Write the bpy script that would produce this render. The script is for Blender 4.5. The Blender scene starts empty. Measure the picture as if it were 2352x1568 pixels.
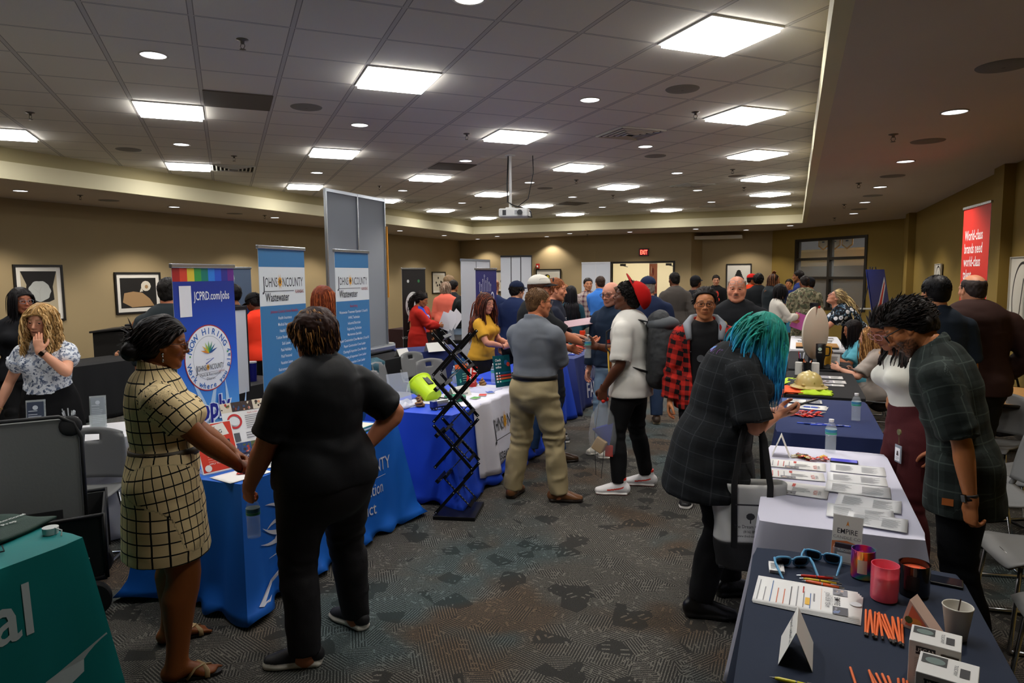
import bpy,bmesh,math,random
import numpy as np
from mathutils import Vector,Matrix,Euler
R = math.radians
SC = bpy.context.scene
COL = SC.collection
# ---------------------------------------------------------------- camera, world, exposure
HC = 1.87
def cam_axes():
 yaw,pitch,roll = R(22.46),-.09703,-.00879
 cy,sy = math.cos(yaw),math.sin(yaw)
 f = np.array([-sy*math.cos(pitch),cy*math.cos(pitch),math.sin(pitch)])
 r0 = np.array([cy,sy,0]); u0 = np.cross(r0,f)
 return (math.cos(roll)*r0+math.sin(roll)*u0,-math.sin(roll)*r0+math.cos(roll)*u0,f)
_r,_u,_f = cam_axes()
cd = bpy.data.cameras.new('camera'); cam = bpy.data.objects.new('camera',cd); COL.objects.link(cam)
cam.matrix_world = Matrix(((_r[0],_u[0],-_f[0],0),(_r[1],_u[1],-_f[1],0),(_r[2],_u[2],-_f[2],HC),(0,0,0,1)))
cd.sensor_width = 36; cd.lens = 1570/2352*36; cd.clip_start = .05
SC.camera = cam
w = bpy.data.worlds.new('world'); SC.world = w; w.use_nodes = True
w.node_tree.nodes['Background'].inputs[0].default_value = (.9,.85,.8,1)
w.node_tree.nodes['Background'].inputs[1].default_value = .06
SC.view_settings.view_transform = 'Standard'; SC.view_settings.look = 'None'
SC.view_settings.gamma = 1; SC.view_settings.use_curve_mapping = False
SC.view_settings.exposure = 0.42
PANEL_E,SPOT_W = 15.0,64.0       # luminance of the square ceiling panels, power of each recessed downlight
SC.cycles.max_bounces = 6; SC.cycles.diffuse_bounces = 4; SC.cycles.glossy_bounces = 2
SC.cycles.transmission_bounces = 5; SC.cycles.transparent_max_bounces = 8
SC.cycles.caustics_reflective = False; SC.cycles.caustics_refractive = False
SC.cycles.sample_clamp_indirect = 4

# ---------------------------------------------------------------- materials
def s2l(c):
 if isinstance(c,str):
  c = [int(c[i:i+2],16)/255 for i in (0,2,4)]
 return tuple(x/12.92 if x <= .04045 else ((x+.055)/1.055)**2.4 for x in c[:3])
_M = {}
def newmat(name):
 m = bpy.data.materials.new(name); m.use_nodes = True
 nt = m.node_tree; b = nt.nodes['Principled BSDF']
 return m,nt,b
def link(nt,a,b): nt.links.new(a,b)
def M(col,rough=.6,metal=0,spec=.5,em=0,tr=0,ior=1.45,alpha=1,bump=None,sheen=0,coat=0,attr=None):
 """principled material; col is an sRGB hex or tuple; attr names a colour attribute used as base colour"""
 key = (col if isinstance(col,str) else tuple(col),rough,metal,spec,em,tr,ior,alpha,bump,sheen,coat,attr)
 if key in _M: return _M[key]
 m,nt,b = newmat('mat_%03d' % len(_M))
 c = s2l(col)
 b.inputs['Base Color'].default_value = (*c,1); b.inputs['Roughness'].default_value = rough
 b.inputs['Metallic'].default_value = metal; b.inputs['Specular IOR Level'].default_value = spec
 b.inputs['IOR'].default_value = ior; b.inputs['Transmission Weight'].default_value = tr
 b.inputs['Alpha'].default_value = alpha
 if sheen: b.inputs['Sheen Weight'].default_value = sheen
 if coat: b.inputs['Coat Weight'].default_value = coat
 if em:
  b.inputs['Emission Color'].default_value = (*c,1); b.inputs['Emission Strength'].default_value = em
 if attr:
  a = nt.nodes.new('ShaderNodeAttribute'); a.attribute_name = attr
  link(nt,a.outputs['Color'],b.inputs['Base Color'])
 if bump:
  sc,st = bump
  tc = nt.nodes.new('ShaderNodeTexCoord'); n = nt.nodes.new('ShaderNodeTexNoise')
  n.inputs['Scale'].default_value = sc; n.inputs['Detail'].default_value = 3
  bp = nt.nodes.new('ShaderNodeBump'); bp.inputs['Strength'].default_value = st; bp.inputs['Distance'].default_value = .01
  link(nt,tc.outputs['Object'],n.inputs['Vector']); link(nt,n.outputs[0],bp.inputs['Height'])
  link(nt,bp.outputs[0],b.inputs['Normal'])
 _M[key] = m
 return m
def node(nt,t,**kw):
 n = nt.nodes.new('ShaderNode'+t)
 for k,v in kw.items():
  if k in n.inputs.keys(): n.inputs[k].default_value = v
  else: setattr(n,k,v)
 return n
def mth(nt,op,a,b=None,c=None):
 n = nt.nodes.new('ShaderNodeMath'); n.operation = op
 for i,x in enumerate((a,b,c)):
  if x is None: continue
  if isinstance(x,(int,float)): n.inputs[i].default_value = x
  else: link(nt,x,n.inputs[i])
 return n.outputs[0]
def mixc(nt,fac,a,b):
 n = nt.nodes.new('ShaderNodeMix'); n.data_type = 'RGBA'
 if isinstance(fac,(int,float)): n.inputs[0].default_value = fac
 else: link(nt,fac,n.inputs[0])
 for i,x in ((6,a),(7,b)):
  if isinstance(x,(tuple,list,str)): n.inputs[i].default_value = (*s2l(x),1)
  else: link(nt,x,n.inputs[i])
 return n.outputs[2]

# ---------------------------------------------------------------- mesh builder
def meshobj(name,V,F,mats,parent=None,smooth=False,midx=None,loc=None,rot=None,colattr=None,uv=None):
 me = bpy.data.meshes.new(name)
 if isinstance(V,np.ndarray) and isinstance(F,np.ndarray):
  n = len(F); k = F.shape[1]
  me.vertices.add(len(V)); me.vertices.foreach_set('co',V.astype(np.float32).ravel())
  me.loops.add(n*k); me.loops.foreach_set('vertex_index',F.astype(np.int32).ravel())
  me.polygons.add(n); me.polygons.foreach_set('loop_start',np.arange(0,n*k,k,dtype=np.int32))
  me.polygons.foreach_set('loop_total',np.full(n,k,dtype=np.int32))
  me.update(calc_edges=True); me.validate()
 else:
  me.from_pydata([tuple(v) for v in V],[],[tuple(f) for f in F]); me.update()
 if not isinstance(mats,(list,tuple)): mats = [mats]
 for m in mats: me.materials.append(m)
 if midx is not None: me.polygons.foreach_set('material_index',np.asarray(midx,dtype=np.int32))
 if smooth: me.polygons.foreach_set('use_smooth',np.ones(len(me.polygons),dtype=bool))
 if colattr is not None:
  a = me.color_attributes.new('Col','FLOAT_COLOR','POINT')
  a.data.foreach_set('color',np.concatenate([colattr,np.ones((len(colattr),1))],1).astype(np.float32).ravel())
 if uv is not None:
  u = me.uv_layers.new(name='UVMap'); u.data.foreach_set('uv',uv.astype(np.float32).ravel())
 o = bpy.data.objects.new(name,me); COL.objects.link(o)
 if parent is not None: o.parent = parent
 if loc is not None: o.location = loc
 if rot is not None: o.rotation_euler = rot
 return o
def tag(o,label=None,cat=None,group=None,kind=None):
 if label: o['label'] = label
 if cat: o['category'] = cat
 if group: o['group'] = group
 if kind: o['kind'] = kind
 return o
def empty(name,label=None,cat=None,loc=(0,0,0),rz=0,group=None,rot=None):
 o = bpy.data.objects.new(name,None); COL.objects.link(o); o.location = loc
 o.rotation_euler = rot if rot else (0,0,rz); o.empty_display_size = .1
 return tag(o,label,cat,group)
def copy_tree(o,parent=None,loc=None,rz=None,label=None,rot=None):
 c = o.copy(); COL.objects.link(c); c.parent = parent
 if loc is not None: c.location = loc
 if rz is not None: c.rotation_euler = (0,0,rz)
 if rot is not None: c.rotation_euler = rot
 if label: c['label'] = label
 for ch in list(o.children): copy_tree(ch,c)
 return c
class MB:
 def __init__(s): s.v = []; s.f = []; s.m = []; s.mats = []; s.X = Matrix.Identity(4); s.cur = 0
 def mat(s,m):
  if m not in s.mats: s.mats.append(m)
  s.cur = s.mats.index(m); return s
 def add(s,V,F):
  n = len(s.v); s.v += [tuple(s.X @ Vector(v)) for v in V]
  s.f += [tuple(i+n for i in f) for f in F]; s.m += [s.cur]*len(F); return s
 def box(s,c,d,rot=None):
  x,y,z = d[0]/2,d[1]/2,d[2]/2
  V = [(-x,-y,-z),(x,-y,-z),(x,y,-z),(-x,y,-z),(-x,-y,z),(x,-y,z),(x,y,z),(-x,y,z)]
  if rot is not None:
   e = Euler(rot).to_matrix() if not isinstance(rot,Matrix) else rot
   V = [tuple(e @ Vector(v)) for v in V]
  V = [(a+c[0],b+c[1],q+c[2]) for a,b,q in V]
  return s.add(V,[(3,2,1,0),(4,5,6,7),(0,1,5,4),(1,2,6,5),(2,3,7,6),(3,0,4,7)])
 def bb(s,x0,x1,y0,y1,z0,z1): return s.box(((x0+x1)/2,(y0+y1)/2,(z0+z1)/2),(abs(x1-x0),abs(y1-y0),abs(z1-z0)))
 def tube(s,P,r,n=8,cap=True,flat=1.0,up=None):
  P = [Vector(p) for p in P]; rr = r if isinstance(r,(list,tuple)) else [r]*len(P)
  V = []; prev = Vector(up) if up is not None else None
  for i,p in enumerate(P):
   t = (P[min(i+1,len(P)-1)]-P[max(i-1,0)]).normalized()
   if prev is None: prev = Vector((0,0,1)) if abs(t.z) < .9 else Vector((1,0,0))
   a = t.cross(prev)
   if a.length < 1e-4: a = t.orthogonal()
   a.normalize(); b = a.cross(t).normalized(); prev = b
   for k in range(n):
    an = 2*math.pi*k/n; V.append(p+(a*math.cos(an)+b*math.sin(an)*flat)*rr[i])
  F = []
  for i in range(len(P)-1):
   for k in range(n):
    F.append((i*n+k,i*n+(k+1) % n,(i+1)*n+(k+1) % n,(i+1)*n+k))
  if cap: F.append(tuple(range(n-1,-1,-1))); F.append(tuple((len(P)-1)*n+k for k in range(n)))
  return s.add(V,F)
 def cyl(s,p0,p1,r,n=16,r1=None): return s.tube([p0,p1],[r,r if r1 is None else r1],n)
 def lathe(s,prof,n=24,c=(0,0,0),sx=1,sy=1,caps=True):
  V = []; F = []
  for r,z in prof:
   for k in range(n):
    a = 2*math.pi*k/n; V.append((c[0]+r*sx*math.cos(a),c[1]+r*sy*math.sin(a),c[2]+z))
  for i in range(len(prof)-1):
   for k in range(n): F.append((i*n+k,i*n+(k+1) % n,(i+1)*n+(k+1) % n,(i+1)*n+k))
  if caps:
   if prof[0][0] > 1e-5: F.append(tuple(range(n-1,-1,-1)))
   if prof[-1][0] > 1e-5: F.append(tuple((len(prof)-1)*n+k for k in range(n)))
  return s.add(V,F)
 def prism(s,poly,z0,z1):
  n = len(poly); V = [(x,y,z0) for x,y in poly]+[(x,y,z1) for x,y in poly]
  F = [tuple(range(n-1,-1,-1)),tuple(range(n,2*n))]+[(i,(i+1) % n,n+(i+1) % n,n+i) for i in range(n)]
  return s.add(V,F)
 def surf(s,fn,nu,nv,thick=0,closed_u=False):
  V = [fn(i/nu,j/nv) for j in range(nv+1) for i in range(nu+1)]
  w = nu+1
  F = [(j*w+i,j*w+i+1,(j+1)*w+i+1,(j+1)*w+i) for j in range(nv) for i in range(nu)]
  return s.add(V,F)
 def ball(s,c,r,n=12,sz=1,sy=1,sx=1):
  pr = [(max(1e-5,math.sin(math.pi*i/n)),-math.cos(math.pi*i/n)) for i in range(n+1)]
  V = []; F = []; k2 = n*2
  for q,z in pr:
   for k in range(k2):
    a = math.pi*k/n; V.append((c[0]+r*q*math.cos(a)*sx,c[1]+r*q*math.sin(a)*sy,c[2]+r*z*sz))
  for i in range(n):
   for k in range(k2): F.append((i*k2+k,i*k2+(k+1) % k2,(i+1)*k2+(k+1) % k2,(i+1)*k2+k))
  return s.add(V,F)
 def build(s,name,mat=None,parent=None,smooth=False,bev=0,solid=0,loc=None,rot=None,rz=None,sub=0,ang=40):
  o = meshobj(name,s.v,s.f,mat if mat is not None else s.mats,parent,smooth and not bev,None if mat is not None else s.m,loc,rot if rz is None else (0,0,rz))
  if solid: md = o.modifiers.new('s','SOLIDIFY'); md.thickness = solid; md.offset = 0
  if bev: md = o.modifiers.new('b','BEVEL'); md.width = bev; md.segments = 2; md.limit_method = 'ANGLE'; md.angle_limit = R(35)
  if sub: md = o.modifiers.new('u','SUBSURF'); md.levels = sub; md.render_levels = sub
  if smooth:
   me = o.data; me.polygons.foreach_set('use_smooth',np.ones(len(me.polygons),dtype=bool))
   if smooth == 'a' and not sub: me.set_sharp_from_angle(angle=R(ang))
  return o
# text geometry: returns (verts2d, faces) of a string
_T = {}
def glyphs(s,size=1,bold=0,align='CENTER',sx=1.0,shear=0):
 key = (s,round(bold,4),align,shear)
 if key not in _T:
  cu = bpy.data.curves.new('t','FONT'); cu.body = s; cu.size = 1; cu.offset = bold; cu.align_x = align; cu.resolution_u = 2; cu.shear = shear
  cu.align_y = 'CENTER' if align == 'C2' else 'BOTTOM_BASELINE'
  o = bpy.data.objects.new('t',cu); me = bpy.data.meshes.new_from_object(o)
  _T[key] = ([(v.co.x,v.co.y) for v in me.vertices],[tuple(p.vertices) for p in me.polygons])
  bpy.data.objects.remove(o); bpy.data.curves.remove(cu); bpy.data.meshes.remove(me)
 V,F = _T[key]
 return [(x*size*sx,y*size) for x,y in V],F
class Print(MB):
 """flat printed matter in local x (right), y (up), drawn in layers along +z"""
 def __init__(s,step=.0004): super().__init__(); s.z = step; s.step = step
 def poly(s,pts,m,z=None):
  s.mat(m); s.z += s.step*.25; zz = s.z if z is None else z
  return s.add([(x,y,zz) for x,y in pts],[tuple(range(len(pts)))])
 def rect(s,x0,y0,x1,y1,m): return s.poly([(x0,y0),(x1,y0),(x1,y1),(x0,y1)],m)
 def disc(s,x,y,r,m,n=32,ry=None): return s.poly([(x+r*math.cos(2*math.pi*k/n),y+(ry or r)*math.sin(2*math.pi*k/n)) for k in range(n)],m)
 def ring(s,x,y,r,w,m,n=40,ry=None):
  ry = ry or r; s.mat(m); s.z += s.step*.25; V = []
  for k in range(n):
   a = 2*math.pi*k/n; V += [(x+r*math.cos(a),y+ry*math.sin(a),s.z),(x+(r-w)*math.cos(a),y+(ry-w)*math.sin(a),s.z)]
  return s.add(V,[(2*k,(2*k+2) % (2*n),(2*k+3) % (2*n),2*k+1) for k in range(n)])
 def text(s,t,x,y,size,m,bold=0,align='CENTER',sx=1,shear=0,rot=0):
  V,F = glyphs(t,size,bold,align,sx,shear); s.mat(m); s.z += s.step*.25
  c,q = math.cos(rot),math.sin(rot)
  return s.add([(x+a*c-b*q,y+a*q+b*c,s.z) for a,b in V],F)
 def fit(s,t,x0,x1,y,size,m,bold=0):
  V,F = glyphs(t,size,bold,'LEFT'); a = min(v[0] for v in V); b = max(v[0] for v in V); k = (x1-x0)/(b-a); s.mat(m); s.z += s.step*.25; return s.add([(x0+(v[0]-a)*k,y+v[1],s.z) for v in V],F)
 def arc(s,t,x,y,r,size,m,a0,a1,bold=0,out=True,ry=None):
  n = len(t); ry = ry or r
  for i,ch in enumerate(t):
   if ch == ' ': continue
   a = R(a0+(a1-a0)*(i+.5)/n)
   s.text(ch,x+r*math.cos(a),y+ry*math.sin(a),size,m,bold,rot=a-math.pi/2 if out else a+math.pi/2)
 def line(s,P,wd,m):
  s.mat(m); s.z += s.step*.25; V = []; P = [Vector((a,b)) for a,b in P]
  W = wd if isinstance(wd,(list,tuple)) else [wd]*len(P)
  for i,p in enumerate(P):
   t = (P[min(i+1,len(P)-1)]-P[max(i-1,0)]).normalized(); nn = Vector((-t.y,t.x))*W[i]/2
   V += [(p.x+nn.x,p.y+nn.y,s.z),(p.x-nn.x,p.y-nn.y,s.z)]
  return s.add(V,[(2*i,2*i+1,2*i+3,2*i+2) for i in range(len(P)-1)])
 def lines(s,x0,x1,y0,y1,n,m,h=.35,seed=1):
  rd = random.Random(seed); st = (y1-y0)/n
  for i in range(n):
   yy = y0+st*(i+.5); s.rect(x0,yy-st*h/2,x0+(x1-x0)*rd.uniform(.6,1),yy+st*h/2,m)
 def photo(s,x0,y0,x1,y1,seed=0,cols=('3b2b28','b0392f','d9a07c','2b4a7a','e0d5c0','55603a')):
  rd = random.Random(seed); s.rect(x0,y0,x1,y1,M(rd.choice(cols)))
  W,H = x1-x0,y1-y0
  for i in range(7):
   a,b = rd.uniform(x0,x1-W*.3),rd.uniform(y0,y1-H*.35); w_,h_ = W*rd.uniform(.12,.3),H*rd.uniform(.15,.35)
   s.disc(a+w_/2,b+h_/2,w_/2,M(rd.choice(cols)),9,h_/2)
 def warp(s,fn):
  s.v = [tuple(fn(*v)) for v in s.v]; return s
# ---------------------------------------------------------------- organic surfaces: smooth-union fields extracted with surface nets
def vn(v):
 v = np.asarray(v,float); return v/(np.linalg.norm(v)+1e-12)
def vnoise(P,seed=0):
 """cheap value noise, P (n,3) -> [-1,1]"""
 P = np.asarray(P,float); i = np.floor(P).astype(np.int64); f = P-i; f = f*f*(3-2*f)
 def h(x,y,z):
  n = (x*374761393+y*668265263+z*2147483647+seed*974711) & 0xffffffff
  n = ((n ^ (n >> 13))*1274126177) & 0xffffffff
  return ((n ^ (n >> 16)) & 0xffff)/32767.5-1
 r = 0
 for a in (0,1):
  for b in (0,1):
   for c in (0,1):
    wt = (f[:,0] if a else 1-f[:,0])*(f[:,1] if b else 1-f[:,1])*(f[:,2] if c else 1-f[:,2])
    r = r+wt*h(i[:,0]+a,i[:,1]+b,i[:,2]+c)
 return r
def fbm(P,seed=0,o=3):
 r = 0; a = 1
 for k in range(o): r = r+a*vnoise(np.asarray(P)*2**k,seed+k*7); a *= .5
 return r
def dens(P,A,B,k=3):
 """Catmull-Rom refine stations"""
 P = np.asarray(P,float); n = len(P); A = np.asarray(A,float); B = np.asarray(B,float)
 if k <= 1 or n < 3: return P,A,B
 D = np.concatenate([P,A[:,None],B[:,None]],1); E = np.concatenate([[2*D[0]-D[1]],D,[2*D[-1]-D[-2]]]); out = []
 for i in range(n-1):
  p0,p1,p2,p3 = E[i:i+4]
  for j in range(k):
   t = j/k
   out.append(.5*((2*p1)+(-p0+p2)*t+(2*p0-5*p1+4*p2-p3)*t*t+(-p0+3*p1-3*p2+p3)*t**3))
 out.append(D[-1]); out = np.array(out)
 lo = min(A.min(),B.min())*.5
 return out[:,:3],np.maximum(out[:,3],lo),np.maximum(out[:,4],lo)
class Chain:
 """tube through points with elliptical sections: half width A along ex, B across"""
 def __init__(s,P,A,B=None,ex=(1,0,0),k=.02,ref=2,sub=False,flat=(0,0),cz=1.0,exs=None,id=0,dz=0):
  B = A if B is None else B; n = len(P)
  A = np.full(n,A,float) if np.isscalar(A) else np.asarray(A,float); B = np.full(n,B,float) if np.isscalar(B) else np.asarray(B,float)
  s.P,s.A,s.B = dens(P,A,B,ref); s.ex = np.asarray(ex,float); s.k = k; s.sub = sub; s.flat = flat; s.cz = cz; s.id = id
  s.L = np.concatenate([[0],np.cumsum(np.linalg.norm(np.diff(s.P,axis=0),axis=1))])
  s.fr = []
  for i in range(len(s.P)-1):
   z = vn(s.P[i+1]-s.P[i]); ex_ = s.ex-z*(s.ex@z)
   if np.linalg.norm(ex_) < 1e-3: ex_ = np.cross(z,[0,1,.01])
   ex_ = vn(ex_); s.fr.append((z,ex_,np.cross(z,ex_)))
 def bounds(s,m):
  r = max(s.A.max(),s.B.max()); return s.P.min(0)-r-m,s.P.max(0)+r+m
 def seg(s,i,Q):
  z,x,y = s.fr[i]; n = len(s.fr)
  L = s.L[i+1]-s.L[i]; q = Q-s.P[i].astype(Q.dtype); W3 = np.stack([z,x,y],1).astype(Q.dtype); r = q@W3; t,lx,ly = r[:,0],r[:,1],r[:,2]; sc = np.clip(t*(1/L),0,1)
  a = s.A[i]+(s.A[i+1]-s.A[i])*sc; b = s.B[i]+(s.B[i+1]-s.B[i])*sc
  f0 = i == 0 and s.flat[0]; f1 = i == n-1 and s.flat[1]
  c = np.minimum(a,b)*s.cz; e = t-sc*L
  if f0: e = np.where(t < 0,0,e)
  if f1: e = np.where(t > L,0,e)
  lx2 = lx/a; ly2 = ly/b; e2 = e/c
  k0 = np.sqrt(lx2*lx2+ly2*ly2+e2*e2)+1e-9; lx2 = lx2/a; ly2 = ly2/b; e2 = e2/c; k1 = np.sqrt(lx2*lx2+ly2*ly2+e2*e2)+1e-9
  di = np.where(k0 < .05,-np.minimum(a,b),k0*(k0-1)/k1)
  if f0: di = np.maximum(di,-t)
  if f1: di = np.maximum(di,t-L)
  return di,lx,ly,s.L[i]+sc*L
 def segbounds(s,i,m):
  r = max(s.A[i],s.B[i],s.A[i+1],s.B[i+1])+m; return np.minimum(s.P[i],s.P[i+1])-r,np.maximum(s.P[i],s.P[i+1])+r
 def ev(s,Q,full=False):
  d = np.full(len(Q),1e3,np.float32); bu = bv = None
  if full: bu = np.zeros(len(Q)); bv = np.zeros(len(Q))
  for i in range(len(s.fr)):
   if full:
    lo,hi = s.segbounds(i,.06); w_ = np.nonzero(((Q > lo) & (Q < hi)).all(1))[0]
    if not len(w_): continue
    di,lx,ly,v = s.seg(i,Q[w_]); m = di < d[w_]; w2 = w_[m]; d[w2] = di[m]; bu[w2] = np.arctan2(ly[m],lx[m]); bv[w2] = v[m]
   else: d = np.minimum(d,s.seg(i,Q)[0])
  return (d,bu,bv) if full else d
def ell(c,r,rot=None,**kw):
 """ellipsoid as a short chain"""
 return Ell(c,r,rot,**kw)
class Ell:
 def __init__(s,c,r,rot=None,k=.02,sub=False,id=0):
  s.c = np.asarray(c,float); s.r = np.asarray(r,float); s.k = k; s.sub = sub; s.id = id
  s.R = np.array(Euler([R(a) for a in rot]).to_matrix()) if rot is not None else None
 def bounds(s,m): r = s.r.max(); return s.c-r-m,s.c+r+m
 def ev(s,Q,full=False):
  q = Q-s.c.astype(Q.dtype)
  if s.R is not None: q = q@s.R.astype(Q.dtype)
  r_ = s.r.astype(Q.dtype); q1 = q/r_; k0 = np.sqrt((q1*q1).sum(1))+1e-9; q1 = q1/r_; k1 = np.sqrt((q1*q1).sum(1))+1e-9
  d = k0*(k0-1)/k1
  return (d,np.arctan2(q[:,1],q[:,0]),q[:,2]) if full else d
def smin(a,b,k):
 if k <= 0: return np.minimum(a,b)
 h = np.maximum(k-np.abs(a-b),0)/k; return np.minimum(a,b)-h*h*k*.25
def surface(prims,vox,lo=None,hi=None,post=None,margin=None):
 """polygonise the union; returns V (n,3), F (m,4)"""
 mg = margin if margin is not None else max(3*vox,.03)
 bs = [p.bounds(3*vox) for p in prims if not p.sub]
 LO = np.min([b[0] for b in bs],0); HI = np.max([b[1] for b in bs],0)
 if lo is not None: LO = np.maximum(LO,lo)
 if hi is not None: HI = np.minimum(HI,hi)
 n = np.maximum(np.ceil((HI-LO)/vox).astype(int)+1,2)
 ax = [LO[i]+vox*np.arange(n[i]) for i in range(3)]
 G = np.full(n,.2,np.float32)
 for p in prims:
  a,b = p.bounds(mg+p.k)
  i0 = np.clip(np.floor((a-LO)/vox).astype(int),0,n); i1 = np.clip(np.ceil((b-LO)/vox).astype(int)+1,0,n)
  if np.any(i1 <= i0): continue
  def pts(u0,u1):
   X,Y,Z = np.meshgrid(*[ax[i][u0[i]:u1[i]] for i in range(3)],indexing='ij'); return np.stack([X.ravel(),Y.ravel(),Z.ravel()],1).astype(np.float32)
  sl = tuple(slice(i0[i],i1[i]) for i in range(3)); shp = tuple(int(q) for q in i1-i0)
  if isinstance(p,Chain):
   d = np.full(shp,.3,np.float32)
   for j in range(len(p.fr)):
    a,b = p.segbounds(j,mg+p.k); j0 = np.clip(np.floor((a-LO)/vox).astype(int),i0,i1); j1 = np.clip(np.ceil((b-LO)/vox).astype(int)+1,i0,i1)
    if np.any(j1 <= j0): continue
    q = tuple(slice(j0[i]-i0[i],j1[i]-i0[i]) for i in range(3)); d[q] = np.minimum(d[q],p.seg(j,pts(j0,j1))[0].reshape(d[q].shape))
  else: d = p.ev(pts(i0,i1)).reshape(shp)
  G[sl] = -smin(-G[sl],d,p.k) if p.sub else smin(G[sl],d,p.k)
 if post is not None:
  X,Y,Z = np.meshgrid(*ax,indexing='ij')
  G = post(G,X,Y,Z)
 return nets(G,LO,vox)
def nets(G,LO,vox):
 nx,ny,nz = G.shape; S = G < 0
 c = np.zeros((nx-1,ny-1,nz-1),np.int8)
 for a in (0,1):
  for b in (0,1):
   for d in (0,1): c += S[a:nx-1+a,b:ny-1+b,d:nz-1+d]
 act = (c > 0) & (c < 8); idx = -np.ones(act.shape,np.int64); I = np.argwhere(act)
 if not len(I): return np.zeros((0,3)),np.zeros((0,4),int)
 idx[act] = np.arange(len(I))
 acc = np.zeros((len(I),3)); cnt = np.zeros(len(I))
 offs = [(a,b,d) for a in (0,1) for b in (0,1) for d in (0,1)]
 for o in offs:
  for axn in range(3):
   if o[axn]: continue
   o2 = list(o); o2[axn] = 1
   g0 = G[I[:,0]+o[0],I[:,1]+o[1],I[:,2]+o[2]]; g1 = G[I[:,0]+o2[0],I[:,1]+o2[1],I[:,2]+o2[2]]
   m = (g0 < 0) != (g1 < 0); t = np.where(m,g0/(g0-g1+1e-12),0)
   p = np.tile(np.array(o,float),(len(I),1)); p[:,axn] += t
   acc += p*m[:,None]; cnt += m
 V = LO+vox*(I+acc/cnt[:,None]); F = []
 for axn in range(3):
  sl0 = [slice(None)]*3; sl1 = [slice(None)]*3; sl0[axn] = slice(0,-1); sl1[axn] = slice(1,None)
  ch = S[tuple(sl0)] != S[tuple(sl1)]; E = np.argwhere(ch)
  b,d = [(1,2),(2,0),(0,1)][axn]
  E = E[(E[:,b] > 0) & (E[:,d] > 0) & (E[:,b] < G.shape[b]-1) & (E[:,d] < G.shape[d]-1)]
  if not len(E): continue
  s0 = S[E[:,0],E[:,1],E[:,2]]
  def cell(ob,od):
   q = E.copy(); q[:,b] -= ob; q[:,d] -= od; return idx[q[:,0],q[:,1],q[:,2]]
  q = np.stack([cell(1,1),cell(0,1),cell(0,0),cell(1,0)],1); q[~s0] = q[~s0][:,::-1]
  F.append(q)
 F = np.concatenate(F); F = F[(F >= 0).all(1)]
 return V,F
def relax(V,F,it=2,lam=.5,w=None):
 if not len(V): return V
 e = np.concatenate([F[:,[0,1]],F[:,[1,2]],F[:,[2,3]],F[:,[3,0]]])
 for _ in range(it):
  acc = np.zeros_like(V); cn = np.zeros(len(V))
  for c in range(3):
   acc[:,c] = np.bincount(e[:,0],V[e[:,1],c],len(V))+np.bincount(e[:,1],V[e[:,0],c],len(V))
  cn = np.bincount(e[:,0],minlength=len(V))+np.bincount(e[:,1],minlength=len(V))
  D = (acc/np.maximum(cn,1)[:,None]-V)*lam
  if w is not None: D *= w[:,None]
  V = V+D
 return V
def normals(V,F):
 n = np.cross(V[F[:,2]]-V[F[:,0]],V[F[:,3]]-V[F[:,1]]); N = np.zeros_like(V)
 for k in range(4):
  for c in range(3): N[:,c] += np.bincount(F[:,k],n[:,c],len(V))
 return N/(np.linalg.norm(N,axis=1)[:,None]+1e-12)
def merge(parts):
 Vs = []; Fs = []; n = 0; ex = []
 for p in parts:
  Vs.append(p[0]); Fs.append(p[1]+n); n += len(p[0]); ex.append(p[2] if len(p) > 2 else None)
 return np.concatenate(Vs),np.concatenate(Fs),(np.concatenate(ex) if ex[0] is not None else None)
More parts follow.
